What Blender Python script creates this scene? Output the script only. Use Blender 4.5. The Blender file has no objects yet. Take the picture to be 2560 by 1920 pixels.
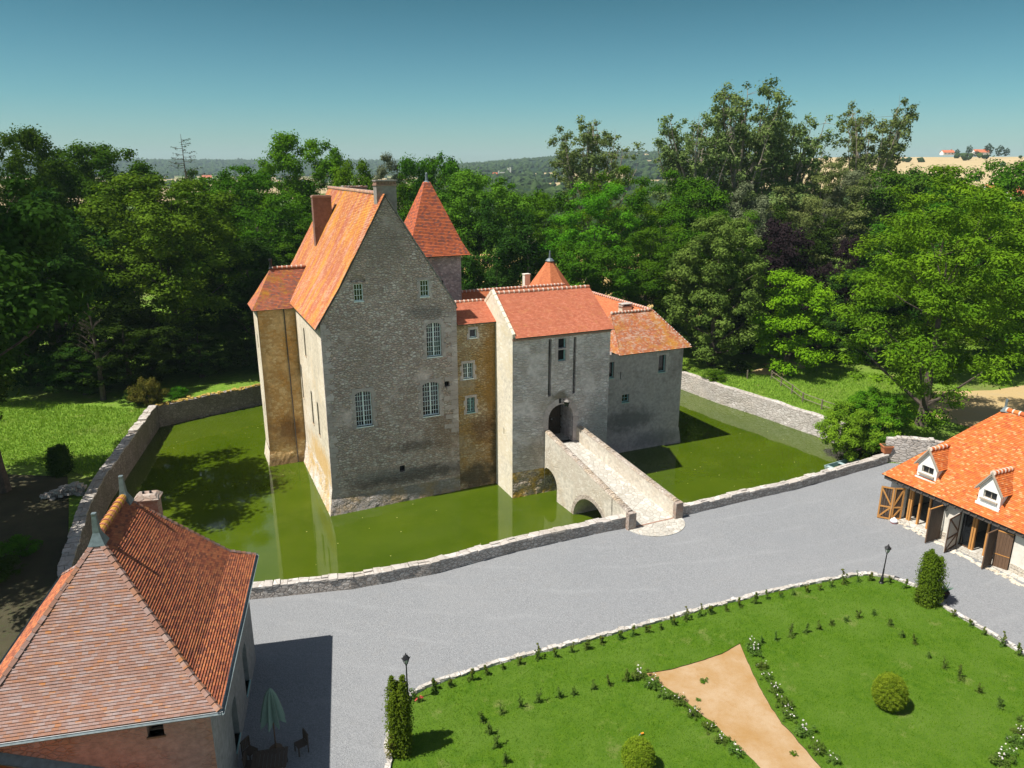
import bpy, math, random
import numpy as np
from mathutils import Vector, noise
from mathutils.geometry import tessellate_polygon

random.seed(7)
RNG = np.random.default_rng(11)
SC = bpy.context.scene
COL = SC.collection
R = math.radians

# ------------------------------------------------------------------ helpers
class MB:
    def __init__(s): s.v = []; s.f = []; s.m = []; s.uv = []
    def face(s, pts, m=0, uv=None):
        i = len(s.v); s.v.extend(tuple(p) for p in pts)
        s.f.append(tuple(range(i, i + len(pts)))); s.m.append(m); s.uv.append(uv)
    def hexa(s, b, t, m=0, bottom=True):          # b, t: 4 bottom and 4 top corners, same turn
        n = len(b)
        if bottom: s.face(b[::-1], m)
        s.face(t, m)
        for i in range(n):
            j = (i + 1) % n
            s.face([b[i], b[j], t[j], t[i]], m)
    def box(s, x0, y0, z0, x1, y1, z1, m=0, T=None):
        T = T or (lambda a, b, c: (a, b, c))
        s.hexa([T(x0, y0, z0), T(x1, y0, z0), T(x1, y1, z0), T(x0, y1, z0)],
               [T(x0, y0, z1), T(x1, y0, z1), T(x1, y1, z1), T(x0, y1, z1)], m)
    def obox(s, c, ax, ay, az, m=0, jit=0.0):
        c = Vector(c); ax = Vector(ax); ay = Vector(ay); az = Vector(az)
        j = lambda: Vector((random.uniform(-jit, jit), random.uniform(-jit, jit), random.uniform(-jit, jit)))
        b = [c - ax - ay - az + j(), c + ax - ay - az + j(), c + ax + ay - az + j(), c - ax + ay - az + j()]
        t = [c - ax - ay + az + j(), c + ax - ay + az + j(), c + ax + ay + az + j(), c - ax + ay + az + j()]
        s.hexa(b, t, m)
    def tube(s, p0, p1, r0, r1, n=7, m=0, cap=True):
        p0 = Vector(p0); p1 = Vector(p1); d = (p1 - p0)
        if d.length < 1e-6: return
        d.normalize(); a = d.orthogonal().normalized(); b = d.cross(a)
        A = [p0 + (a * math.cos(2 * math.pi * i / n) + b * math.sin(2 * math.pi * i / n)) * r0 for i in range(n)]
        B = [p1 + (a * math.cos(2 * math.pi * i / n) + b * math.sin(2 * math.pi * i / n)) * r1 for i in range(n)]
        for i in range(n):
            j = (i + 1) % n; s.face([A[i], A[j], B[j], B[i]], m)
        if cap: s.face(A[::-1], m); s.face(B, m)
    def path(s, pts, rad, n=7, m=0):
        for i in range(len(pts) - 1): s.tube(pts[i], pts[i + 1], rad[i], rad[i + 1], n, m)
    def lathe(s, c, prof, n=12, m=0):
        c = Vector(c)
        for k in range(len(prof) - 1):
            (r0, z0), (r1, z1) = prof[k], prof[k + 1]
            for i in range(n):
                a0 = 2 * math.pi * i / n; a1 = 2 * math.pi * (i + 1) / n
                P = lambda r, a, z: c + Vector((r * math.cos(a), r * math.sin(a), z))
                q = [P(r0, a0, z0), P(r0, a1, z0), P(r1, a1, z1), P(r1, a0, z1)]
                if r0 < 1e-6: q = [q[0], q[2], q[3]]
                elif r1 < 1e-6: q = q[:3]
                s.face(q, m)
    def build(s, name, mats, parent=None, loc=None, smooth=False):
        if not isinstance(mats, (list, tuple)): mats = [mats]
        if loc is None: loc = parent_loc(parent) if parent else (s.v[0] if s.v else (0, 0, 0))
        lx, ly, lz = loc
        me = bpy.data.meshes.new(name)
        me.from_pydata([(a - lx, b - ly, c - lz) for a, b, c in s.v], [], s.f)
        for m in mats: me.materials.append(m)
        if len(mats) > 1: me.polygons.foreach_set('material_index', s.m)
        if any(u is not None for u in s.uv):
            l = me.uv_layers.new(name='UVMap'); fl = []
            for f, u in zip(s.f, s.uv):
                for k in range(len(f)): fl.extend(u[k] if u else (0.0, 0.0))
            l.data.foreach_set('uv', fl)
        if smooth: me.polygons.foreach_set('use_smooth', [True] * len(me.polygons))
        me.update()
        return link(name, me, parent, loc)

def parent_loc(p):
    l = Vector(p.location)
    while p.parent: p = p.parent; l = l + p.location
    return l
def link(name, me, parent=None, loc=(0, 0, 0)):
    o = bpy.data.objects.new(name, me); COL.objects.link(o)
    if parent: o.parent = parent
    else: o.location = loc
    return o
def tag(o, label, cat=None, group=None, kind=None):
    if label: o['label'] = label
    if cat: o['category'] = cat
    if group: o['group'] = group
    if kind: o['kind'] = kind
    return o
def thing(name, label, cat, loc, group=None):
    o = bpy.data.objects.new(name, None); COL.objects.link(o); o.location = loc
    o.empty_display_size = 0.3
    return tag(o, label, cat, group)
def copy_tree(o, parent=None):
    c = o.copy(); COL.objects.link(c)
    if parent: c.parent = parent
    for ch in [x for x in CH.get(o.name, [])]:
        copy_tree(ch, c)
    return c
CH = {}
def remember(root):
    CH[root.name] = list(root.children)
    for c in root.children: remember(c)

# ------------------------------------------------------------------ material helpers
class NT:
    def __init__(s, name):
        s.mat = bpy.data.materials.new(name); s.mat.use_nodes = True
        s.t = s.mat.node_tree; s.t.nodes.clear()
        s.out = s.t.nodes.new('ShaderNodeOutputMaterial')
    def n(s, ty, ins=None, **kw):
        x = s.t.nodes.new('ShaderNode' + ty)
        for k, v in kw.items(): setattr(x, k, v)
        for k, v in (ins or {}).items():
            if hasattr(v, 'is_output') or isinstance(v, bpy.types.NodeSocket): s.t.links.new(v, x.inputs[k])
            else: x.inputs[k].default_value = v
        return x
    def math(s, op, a, b=0.0, c=0.0):
        x = s.n('Math', {0: a, 1: b, 2: c}, operation=op); return x.outputs[0]
    def mix(s, f, a, b, mode='MIX'):
        x = s.n('Mix', {0: f, 6: a, 7: b}, data_type='RGBA', blend_type=mode); return x.outputs[2]
    def ramp(s, f, stops, interp='LINEAR'):
        x = s.n('ValToRGB', {0: f}); r = x.color_ramp; r.interpolation = interp
        while len(r.elements) > 1: r.elements.remove(r.elements[-1])
        r.elements[0].position = stops[0][0]; r.elements[0].color = c4(stops[0][1])
        for p, c in stops[1:]:
            e = r.elements.new(p); e.color = c4(c)
        return x.outputs[0]
    def mapr(s, v, a, b, c=0.0, d=1.0):
        return s.n('MapRange', {0: v, 1: a, 2: b, 3: c, 4: d}).outputs[0]
    def noise(s, vec, scale, detail=3.0, rough=0.55):
        return s.n('TexNoise', {'Vector': vec, 'Scale': scale, 'Detail': detail, 'Roughness': rough}).outputs[0]
    def done(s, shader): s.t.links.new(shader, s.out.inputs[0]); return s.mat
def c4(c):
    if isinstance(c, (int, float)): return (c, c, c, 1)
    return (c[0], c[1], c[2], 1)

def plain(name, col, rough=0.6, metal=0.0, var=0.15, scale=6.0, bump=0.0):
    t = NT(name); o = t.n('TexCoord').outputs['Object']
    nz = t.noise(o, scale, 4)
    cc = t.mix(t.mapr(nz, .3, .7), c4([x * (1 - var) for x in col]), c4([min(1, x * (1 + var)) for x in col]))
    p = t.n('BsdfPrincipled', {'Base Color': cc, 'Roughness': rough, 'Metallic': metal})
    if bump: t.t.links.new(t.n('Bump', {'Strength': bump, 'Height': nz, 'Distance': .02}).outputs[0], p.inputs['Normal'])
    return t.done(p.outputs[0])

def stone(name, tones, mortar, scale=3.2, patch=None, patch_amt=.5, patch_scale=.22, blobs=(), bump=.5, mort_w=.07, zs=1.5, soot=.35, render=None, grain=.5):
    """rubble masonry: tones = 3 stone colours, mortar; patch = stain colour in large irregular areas;
    render = (colour, amount) patches where the stones are plastered over"""
    t = NT(name); obj = t.n('TexCoord').outputs['Object']
    mp = t.n('Mapping', {'Vector': obj, 'Rotation': (0, 0, R(-24.6)), 'Scale': (1, 1, zs)}).outputs[0]
    rot = t.n('Mapping', {'Vector': obj, 'Rotation': (0, 0, R(-24.6))}).outputs[0]
    ns = t.n('TexNoise', {'Vector': mp, 'Scale': 2.5, 'Detail': 2}).outputs[1]
    vec = t.n('VectorMath', {0: mp, 1: t.n('VectorMath', {0: ns, 'Scale': .16}, operation='SCALE').outputs[0]}, operation='ADD').outputs[0]
    vo = t.n('TexVoronoi', {'Vector': vec, 'Scale': scale, 'Randomness': .95})
    ve = t.n('TexVoronoi', {'Vector': vec, 'Scale': scale, 'Randomness': .95}, feature='DISTANCE_TO_EDGE').outputs[0]
    rnd = t.n('SeparateColor', {0: vo.outputs['Color']}).outputs[0]
    col = t.ramp(rnd, [(0, tones[0]), (.35, tones[1]), (.7, tones[2]), (1, tones[1])])
    fine = t.noise(mp, 14, 5, .65)
    col = t.mix(t.mapr(fine, .25, .8, .0, grain), col, c4([x * .45 for x in tones[1]]))
    mo = t.mapr(ve, 0.0, mort_w, 1, 0)
    col = t.mix(t.math('MULTIPLY', mo, .85), col, c4(mortar))
    big = t.noise(obj, .5, 5, .6)
    col = t.mix(t.mapr(big, .42, .7, 0, soot), col, c4([x * .35 for x in tones[1]]))
    if patch:
        pn = t.noise(obj, patch_scale, 4, .6)
        col = t.mix(t.math('MULTIPLY', t.mapr(pn, .45, .62), patch_amt), col, t.mix(rnd, c4(patch), c4([x * .55 for x in patch])))
    ht = t.math('ADD', t.math('MULTIPLY', t.mapr(ve, 0, mort_w * 1.6), .7), t.math('MULTIPLY', fine, .4))
    if render:
        rn = t.noise(obj, .45, 5, .6); rm = t.mapr(rn, .5 - render[1] * .2, .62 - render[1] * .2)
        fr = t.noise(obj, 3.5, 5, .6)
        col = t.mix(rm, col, t.mix(t.mapr(fr, .3, .7), c4(render[0]), c4([x * .62 for x in render[0]])))
        ht = t.math('MULTIPLY', ht, t.math('SUBTRACT', 1.0, t.math('MULTIPLY', rm, .7)))
    for (cen, rad, bc, amt) in blobs:
        dv = t.n('VectorMath', {0: rot, 1: (cen[0] - 12, cen[1] - 8, cen[2])}, operation='SUBTRACT').outputs[0]
        dv = t.n('VectorMath', {0: dv, 1: (1 / rad[0], 1 / rad[1], 1 / rad[2])}, operation='MULTIPLY').outputs[0]
        ln = t.n('VectorMath', {0: dv}, operation='LENGTH').outputs['Value']
        jn = t.noise(obj, 1.3, 5, .65)
        f = t.mapr(t.math('ADD', ln, t.math('MULTIPLY', t.math('SUBTRACT', jn, .5), 1.6)), 1.1, .45)
        col = t.mix(t.math('MULTIPLY', f, amt), col, c4(bc))
    p = t.n('BsdfPrincipled', {'Base Color': col, 'Roughness': .92, 'Specular IOR Level': .2})
    b = t.n('Bump', {'Strength': bump, 'Distance': .06, 'Height': ht})
    t.t.links.new(b.outputs[0], p.inputs['Normal'])
    return t.done(p.outputs[0])

def tiles(name, pal, w=.2, lichen=None, lich_amt=.6, joint=.05, streak=(.5, .03), pale=None, dark_amt=.3, joint_dark=.35, lo=.5, hi=.68):
    """plain clay tiles: UV.x in metres along the course, UV.y counts courses"""
    t = NT(name); uv = t.n('UVMap').outputs[0]
    s = t.n('SeparateXYZ', {0: uv}); u, v = s.outputs[0], s.outputs[1]
    row = t.math('FLOOR', v)
    off = t.n('TexWhiteNoise', {'W': row}, noise_dimensions='1D').outputs[0]
    al = t.math('ADD', t.math('DIVIDE', u, w), t.math('ADD', t.math('MULTIPLY', row, .5), t.math('MULTIPLY', off, .18)))
    cell = t.math('FLOOR', al)
    wn = t.n('TexWhiteNoise', {'Vector': t.n('CombineXYZ', {0: cell, 1: row}).outputs[0]}, noise_dimensions='2D').outputs[0]
    n = len(pal)
    col = t.ramp(wn, [(i / max(1, n - 1), c) for i, c in enumerate(pal)])
    obj = t.n('TexCoord').outputs['Object']
    big = t.noise(obj, .7, 4, .6)
    col = t.mix(t.mapr(big, .4, .75, 0, dark_amt), col, c4([x * .5 for x in pal[0]]))
    sv = t.n('CombineXYZ', {0: t.math('MULTIPLY', u, streak[0]), 1: t.math('MULTIPLY', v, streak[1])}).outputs[0]
    if lichen:
        ln = t.noise(sv, 1.6, 5, .7)
        ln2 = t.math('ADD', ln, t.math('MULTIPLY', t.math('SUBTRACT', wn, .5), .12))
        col = t.mix(t.math('MULTIPLY', t.mapr(ln2, lo, hi), lich_amt), col, c4(lichen))
    if pale:
        sv2 = t.n('VectorMath', {0: sv, 1: (7.3, 2.1, 0)}, operation='ADD').outputs[0]
        pn = t.math('ADD', t.noise(sv2, 2.3, 5, .7), t.math('MULTIPLY', t.math('SUBTRACT', wn, .5), .15))
        col = t.mix(t.mapr(pn, .5, .64, 0, .75), col, c4(pale))
    fx = t.math('FRACT', al)
    jm = t.math('LESS_THAN', fx, joint)
    col = t.mix(t.math('MULTIPLY', jm, joint_dark), col, (.02, .012, .008, 1))
    fine = t.noise(obj, 30, 3)
    col = t.mix(t.mapr(fine, .3, .75, 0, .25), col, c4([x * .4 for x in pal[0]]))
    p = t.n('BsdfPrincipled', {'Base Color': col, 'Roughness': .85, 'Specular IOR Level': .25})
    b = t.n('Bump', {'Strength': .35, 'Distance': .02, 'Height': t.math('ADD', wn, fine)})
    t.t.links.new(b.outputs[0], p.inputs['Normal'])
    return t.done(p.outputs[0])

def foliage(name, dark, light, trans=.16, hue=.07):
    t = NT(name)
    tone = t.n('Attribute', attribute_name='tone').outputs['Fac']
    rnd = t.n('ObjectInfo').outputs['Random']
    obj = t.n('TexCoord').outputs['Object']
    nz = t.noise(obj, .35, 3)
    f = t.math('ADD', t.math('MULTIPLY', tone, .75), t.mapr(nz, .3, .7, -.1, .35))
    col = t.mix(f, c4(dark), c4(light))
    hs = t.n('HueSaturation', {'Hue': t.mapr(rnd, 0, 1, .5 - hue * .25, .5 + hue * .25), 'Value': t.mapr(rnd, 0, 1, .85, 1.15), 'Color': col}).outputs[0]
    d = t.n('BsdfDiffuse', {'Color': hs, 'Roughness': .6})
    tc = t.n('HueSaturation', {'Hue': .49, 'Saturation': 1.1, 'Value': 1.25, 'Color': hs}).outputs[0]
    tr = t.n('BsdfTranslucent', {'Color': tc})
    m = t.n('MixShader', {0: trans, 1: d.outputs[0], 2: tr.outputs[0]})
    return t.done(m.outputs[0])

def wood(name, a, b, scale=3.0):
    t = NT(name); obj = t.n('TexCoord').outputs['Object']
    mp = t.n('Mapping', {'Vector': obj, 'Scale': (9, 9, .7)}).outputs[0]
    nz = t.noise(mp, scale, 5, .6)
    col = t.mix(t.mapr(nz, .3, .7), c4(a), c4(b))
    p = t.n('BsdfPrincipled', {'Base Color': col, 'Roughness': .7})
    t.t.links.new(t.n('Bump', {'Strength': .3, 'Distance': .01, 'Height': nz}).outputs[0], p.inputs['Normal'])
    return t.done(p.outputs[0])

M = {}
# ------------------------------------------------------------------ frames of reference (metres)
TH = R(24.6); UX, UY = math.cos(TH), math.sin(TH); OX, OY = -13.4, 52.7
def L(u, v, z): return (OX + u * UX - v * UY, OY + u * UY + v * UX, z)
def PV(a, b, z): return (-10.3 - .977 * a - .215 * b, 21.6 - .215 * a + .977 * b, z)
WATER = -2.0

# ------------------------------------------------------------------ roofs, walls, windows
def inter(poly, lvl):
    xs = []
    n = len(poly)
    for i in range(n):
        (a, s0), (b, s1) = poly[i], poly[(i + 1) % n]
        if (s0 - lvl) * (s1 - lvl) <= 0 and abs(s1 - s0) > 1e-9:
            xs.append(a + (b - a) * (lvl - s0) / (s1 - s0))
    return (min(xs), max(xs)) if len(xs) >= 2 else None

def roof_face(mb, pts, course=.12, th=.03, seg=1.2, sag=.02, k0=0, m=0, under=.1, um=1, edge=True):
    """a convex roof slope laid with real courses, each tilted and with its own butt edge"""
    P = [Vector(p) for p in pts]
    nrm = (P[1] - P[0]).cross(P[2] - P[0])
    if len(P) > 3 and nrm.length < 1e-6: nrm = (P[2] - P[0]).cross(P[3] - P[0])
    nrm.normalize()
    if nrm.z < 0: nrm = -nrm
    t = Vector((0, 0, 1)).cross(nrm).normalized(); s = nrm.cross(t)
    if s.z < 0: s = -s
    o = P[0]
    poly = [((p - o).dot(t), (p - o).dot(s)) for p in P]
    smin = min(q[1] for q in poly); smax = max(q[1] for q in poly)
    n = max(1, int(round((smax - smin) / course))); c = (smax - smin) / n
    W = lambda a, b, h: o + t * a + s * b + nrm * h
    def wob(a, b):
        q = W(a, b, 0)
        return sag * (noise.noise(q * .45) * 1.2 + noise.noise(q * 1.7) * .45)
    for k in range(n):
        l0 = smin + k * c; l1 = l0 + c
        i0 = inter(poly, l0 + 1e-4); i1 = inter(poly, l1 - 1e-4)
        if not i0 or not i1: continue
        ns = max(1, int(math.ceil(max(i0[1] - i0[0], i1[1] - i1[0]) / seg)))
        j = random.uniform(-.006, .006)
        for q in range(ns):
            f0, f1 = q / ns, (q + 1) / ns
            a0 = i0[0] + (i0[1] - i0[0]) * f0; a1 = i0[0] + (i0[1] - i0[0]) * f1
            b0 = i1[0] + (i1[1] - i1[0]) * f0; b1 = i1[0] + (i1[1] - i1[0]) * f1
            w = [wob(a0, l0), wob(a1, l0), wob(b1, l1), wob(b0, l1)]
            mb.face([W(a0, l0 + j, w[0] + th), W(a1, l0 + j, w[1] + th), W(b1, l1, w[2] + .002), W(b0, l1, w[3] + .002)], m,
                    [(a0 + 50, k0 + k + .001), (a1 + 50, k0 + k + .001), (b1 + 50, k0 + k + .99), (b0 + 50, k0 + k + .99)])
            mb.face([W(a0, l0 + j, w[0] - .01), W(a1, l0 + j, w[1] - .01), W(a1, l0 + j, w[1] + th), W(a0, l0 + j, w[0] + th)], m,
                    [(a0 + 50, k0 + k + .001), (a1 + 50, k0 + k + .001), (a1 + 50, k0 + k + .1), (a0 + 50, k0 + k + .1)])
    if under:
        lo = [p - nrm * under for p in P]; hi = [p - nrm * .012 for p in P]
        mb.face(lo[::-1], um)
        for i in range(len(P)):
            j = (i + 1) % len(P); mb.face([lo[i], lo[j], hi[j], hi[i]], um)
    return k0 + n

def ridge_tiles(mb, p0, p1, r=.14, step=.4, m=0, mm=1, lift=.02):
    p0 = Vector(p0); p1 = Vector(p1); d = p1 - p0; n = max(1, int(round(d.length / step))); dn = d.normalized()
    side = dn.cross(Vector((0, 0, 1))).normalized(); up = side.cross(dn)
    def arc(c, rr):
        return [c + side * math.cos(a) * rr + up * (math.sin(a) * rr + lift) for a in [math.pi * (i / 6) for i in range(-1, 8)]]
    for k in range(n):
        a = p0 + d * (k / n); b = p0 + d * ((k + 1) / n); jr = r * random.uniform(.95, 1.06)
        A = arc(a, jr * 1.02); B = arc(b, jr * .92)
        u = random.uniform(0, 40)
        for i in range(8): mb.face([A[i], A[i + 1], B[i + 1], B[i]], m, [(u, 3.1), (u + .05, 3.1), (u + .05, 3.9), (u, 3.9)])
        e = a + dn * .055
        C = arc(a - dn * .035, jr * 1.14); D = arc(e, jr * 1.14)
        for i in range(8): mb.face([C[i], C[i + 1], D[i + 1], D[i]], mm)
        mb.face(C[::-1], mm); mb.face(D, mm)

def wall(mb, outer, holes, T, out, m=0, back=None):
    """outer polygon and holes in (s, z); T(s, z, depth); out = outward vector; back = material index of a closed recess"""
    loops = [outer] + [h['poly'] for h in holes]
    flat = [p for l in loops for p in l]
    tris = tessellate_polygon([[Vector((p[0], p[1], 0)) for p in l] for l in loops])
    W = [Vector(T(p[0], p[1], 0)) for p in flat]
    out = Vector(out)
    for tri in tris:
        q = [W[i] for i in tri]
        nn = (q[1] - q[0]).cross(q[2] - q[0])
        if nn.length < 1e-9: continue
        if nn.dot(out) < 0: q = q[::-1]
        mb.face(q, m)
    for h in holes:
        d = h.get('depth', .3); pl = h['poly']
        for i in range(len(pl)):
            a, b = pl[i], pl[(i + 1) % len(pl)]
            mb.face([T(a[0], a[1], 0), T(b[0], b[1], 0), T(b[0], b[1], d), T(a[0], a[1], d)], h.get('rm', m))
        if h.get('back') is not None: mb.face([T(p[0], p[1], d) for p in pl], h['back'])

def rect(s0, s1, z0, z1): return [(s0, z0), (s1, z0), (s1, z1), (s0, z1)]
def archpoly(s0, s1, z0, zs, zt, n=10, point=0.0):
    c = (s0 + s1) / 2; h = (s1 - s0) / 2
    p = [(s0, z0), (s1, z0)]
    for i in range(n + 1):
        a = math.pi * i / n
        p.append((c + h * math.cos(a), zs + (zt - zs) * (math.sin(a) ** (1 - point * .4))))
    return p

def tbar(mb, T, s0, z0, s1, z1, d0, d1, m=0):
    mb.hexa([T(s0, z0, d0), T(s1, z0, d0), T(s1, z0, d1), T(s0, z0, d1)],
            [T(s0, z1, d0), T(s1, z1, d0), T(s1, z1, d1), T(s0, z1, d1)], m)

def window(parent, T, s0, s1, z0, z1, depth=.24, cols=2, rows=4, mull=True, frame='win_frame', surround=.2, poly=None, sill=True, bar=.027):
    mb = MB(); fw = .055; d0, d1 = depth - .05, depth + .04
    tbar(mb, T, s0, z0, s0 + fw, z1, d0, d1); tbar(mb, T, s1 - fw, z0, s1, z1, d0, d1)
    tbar(mb, T, s0 + fw, z0, s1 - fw, z0 + fw * 1.3, d0, d1); tbar(mb, T, s0 + fw, z1 - fw, s1 - fw, z1, d0, d1)
    c = (s0 + s1) / 2
    if mull: tbar(mb, T, c - .05, z0 + fw * 1.3, c + .05, z1 - fw, d0 - .02, d1)
    half = [(s0 + fw, c - .05), (c + .05, s1 - fw)] if mull else [(s0 + fw, s1 - fw)]
    for a, b in half:
        for i in range(1, cols):
            x = a + (b - a) * i / cols; tbar(mb, T, x - bar / 2, z0 + fw, x + bar / 2, z1 - fw, d0 + .015, d1 - .01)
        for i in range(1, rows):
            z = z0 + (z1 - z0) * i / rows; tbar(mb, T, a, z - bar / 2, b, z + bar / 2, d0 + .018, d1 - .012)
    if sill: tbar(mb, T, s0 - .04, z0 - .07, s1 + .04, z0 + .0, -.05, depth)
    o = mb.build('window', M[frame], parent)
    g = MB(); g.face([T(s0, z0, depth + .02), T(s1, z0, depth + .02), T(s1, z1, depth + .02), T(s0, z1, depth + .02)])
    g.build('glass', M['glass'], o)
    if surround:
        sb = MB(); pl = poly or rect(s0, s1, z0, z1); w = surround
        oz = []
        n = 4
        # toothed dressed stone jambs
        lo, hi = z0 - .12, z1 + w + .05
        k = max(2, int((hi - lo) / .38)); e = [lo + (hi - lo) * i / k for i in range(k + 1)]
        left = []; right = []
        for i in range(k):
            x = w * (1.0 if i % 2 else 1.75)
            left += [(s0 - x, e[i]), (s0 - x, e[i + 1])]; right += [(s1 + x, e[i]), (s1 + x, e[i + 1])]
        outer = right + left[::-1]
        inner = [(p[0], p[1]) for p in pl]
        def T2(s, z, d): return T(s, z, d - .015)
        ov = Vector(T(0, 0, -1)) - Vector(T(0, 0, 0))
        wall(sb, outer, [dict(poly=inner, depth=.03)], T2, ov)
        for i in range(len(outer)):
            a, b = outer[i], outer[(i + 1) % len(outer)]
            sb.face([T(a[0], a[1], -.015), T(b[0], b[1], -.015), T(b[0], b[1], .02), T(a[0], a[1], .02)])
        sb.build('surround', M['dressed'], o)
    return o

def rubble_wall(mb, path, width, z0, z1, cap=True, seg=.7, jit=.035, zvar=.05, m=0, cm=1, z1b=None):
    """a rough stone wall along a path (centre line), with loose cap stones on top"""
    P = [Vector((p[0], p[1], 0)) for p in path]
    pts = []
    for i in range(len(P) - 1):
        n = max(1, int((P[i + 1] - P[i]).length / seg))
        for k in range(n): pts.append(P[i].lerp(P[i + 1], k / n))
    pts.append(P[-1])
    N = len(pts); nz = 4
    rows = []
    for i, p in enumerate(pts):
        d = (pts[min(N - 1, i + 1)] - pts[max(0, i - 1)]).normalized(); s = Vector((-d.y, d.x, 0))
        f = i / (N - 1); top = z1 if z1b is None else z1 + (z1b - z1) * f
        zt = top + noise.noise(Vector((p.x * .8, p.y * .8, 3))) * zvar
        L_ = []; R_ = []
        for k in range(nz + 1):
            z = z0 + (zt - z0) * k / nz
            j1 = noise.noise(Vector((p.x * 2, p.y * 2, z * 3))) * jit; j2 = noise.noise(Vector((p.x * 2 + 9, p.y * 2, z * 3))) * jit
            bat = (1 - k / nz) * .04
            L_.append(p + s * (width / 2 + j1 + bat) + Vector((0, 0, z))); R_.append(p - s * (width / 2 + j2 + bat) + Vector((0, 0, z)))
        rows.append((L_, R_, d, s, zt, p))
    for i in range(N - 1):
        a, b = rows[i], rows[i + 1]
        for k in range(nz):
            mb.face([b[0][k], a[0][k], a[0][k + 1], b[0][k + 1]], m)
            mb.face([a[1][k], b[1][k], b[1][k + 1], a[1][k + 1]], m)
        mb.face([a[0][nz], a[1][nz], b[1][nz], b[0][nz]], m)
    for r in (rows[0], rows[-1]):
        for k in range(nz): mb.face([r[0][k], r[1][k], r[1][k + 1], r[0][k + 1]], m)
    if cap:
        tot = sum((pts[i + 1] - pts[i]).length for i in range(N - 1)); x = 0.0; i = 0; acc = 0.0
        while x < tot - .15:
            l = random.uniform(.35, .75)
            mid = min(tot, x + l / 2)
            while i < N - 2 and acc + (pts[i + 1] - pts[i]).length < mid: acc += (pts[i + 1] - pts[i]).length; i += 1
            d = (pts[i + 1] - pts[i]); q = pts[i] + d.normalized() * (mid - acc); dn = d.normalized(); s = Vector((-dn.y, dn.x, 0))
            zt = rows[i][4]
            if random.random() < .45:
                w1 = width * random.uniform(.42, .58)
                for sg, ww in ((1, w1), (-1, width - w1)):
                    h = random.uniform(.04, .075)
                    c = q + s * sg * (width / 2 - ww / 2 + .015) + Vector((0, 0, zt + h * .6))
                    mb.obox(c, dn * (l / 2 - .012), s * (ww / 2 - .01), Vector((0, 0, h)), cm, .022)
            else:
                h = random.uniform(.04, .08)
                mb.obox(q + Vector((0, 0, zt + h * .6)), dn * (l / 2 - .012), s * (width / 2 + random.uniform(.0, .05)), Vector((random.uniform(-.01, .01), 0, h)), cm, .025)
            x += l

# ------------------------------------------------------------------ materials
M['keep_stone'] = stone('keep_stone', [(.90, .70, .61), (.61, .46, .40), (.99, .88, .81)], (.36, .27, .245), 3.7, mort_w=.11, zs=1.9, grain=.35, patch=(.55, .42, .32), patch_amt=.35,
    bump=1.4, render=((.8, .65, .6), -.45), soot=.25,
    blobs=[((6, 0, .1), (6.5, 2, .75), (.09, .082, .08), .75), ((6.2, 0, 2.6), (2.6, 1.5, .55), (.12, .1, .085), .6), ((9, 0, 3.4), (2, 1.5, 2.2), (.27, .17, .09), .55), ((4.6, 0, 19.5), (2.2, 1.5, 3.2), (.3, .25, .22), .5), ((7.5, 0, 13.3), (1.6, 1.5, .7), (.2, .185, .18), .6), ((3.5, 0, .55), (3, 1.5, .5), (.3, .29, .28), .5)])
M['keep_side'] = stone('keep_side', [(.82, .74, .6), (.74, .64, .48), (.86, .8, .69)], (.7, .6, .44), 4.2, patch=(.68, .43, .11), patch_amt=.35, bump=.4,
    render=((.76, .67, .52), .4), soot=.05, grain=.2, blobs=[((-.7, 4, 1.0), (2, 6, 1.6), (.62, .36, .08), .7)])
M['ochre_stone'] = stone('ochre_stone', [(.84, .65, .42), (.5, .34, .19), (.97, .82, .58)], (.33, .21, .11), 3.7, mort_w=.1, patch=(.5, .28, .06), patch_amt=.7, patch_scale=.3, bump=1.4, zs=1.8,
    render=((.45, .34, .22), -.2), blobs=[((13, 0, 8), (.9, 1.5, 9), (.36, .19, .04), .75), ((12, 0, 3.2), (1.2, 1.5, 1.4), (.16, .08, .035), .7), ((11.5, 0, -1.0), (2.5, 1.5, 1.3), (.08, .07, .05), .85), ((13.2, 0, 1), (.5, 1.5, 4), (.1, .07, .03), .8)])
M['tower_ochre'] = stone('tower_ochre', [(.9, .62, .3), (.62, .38, .15), (.97, .76, .43)], (.5, .3, .13), 4.0, patch=(.62, .31, .07), patch_amt=.6, patch_scale=.35, bump=.6,
    render=((.8, .54, .26), -.1), blobs=[((-2, 12, 1.2), (1.6, 2, 1.6), (.13, .065, .03), .7), ((-3.8, 12, 4), (.5, 2, 8), (.3, .19, .09), .6), ((-2, 12, -1.8), (3, 2, .7), (.2, .13, .07), .8)])
M['gate_stone'] = stone('gate_stone', [(.84, .75, .72), (.64, .56, .53), (.96, .89, .86)], (.44, .38, .355), 2.4, patch=(.56, .46, .39), patch_amt=.4, bump=1.0, zs=2.4, mort_w=.08, grain=.35,
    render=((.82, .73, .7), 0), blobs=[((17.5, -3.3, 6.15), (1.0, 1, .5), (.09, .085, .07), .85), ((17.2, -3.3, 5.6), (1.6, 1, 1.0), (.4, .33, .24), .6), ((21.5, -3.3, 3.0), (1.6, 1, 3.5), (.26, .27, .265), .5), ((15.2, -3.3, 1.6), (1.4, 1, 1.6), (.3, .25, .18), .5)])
M['gate_side'] = stone('gate_side', [(.8, .73, .58), (.72, .64, .48), (.84, .78, .66)], (.68, .6, .45), 2.6, patch=(.55, .38, .12), patch_amt=.3, bump=.3, zs=2.2, mort_w=.05, render=((.8, .73, .59), .3), soot=.06, grain=.25)
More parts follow.
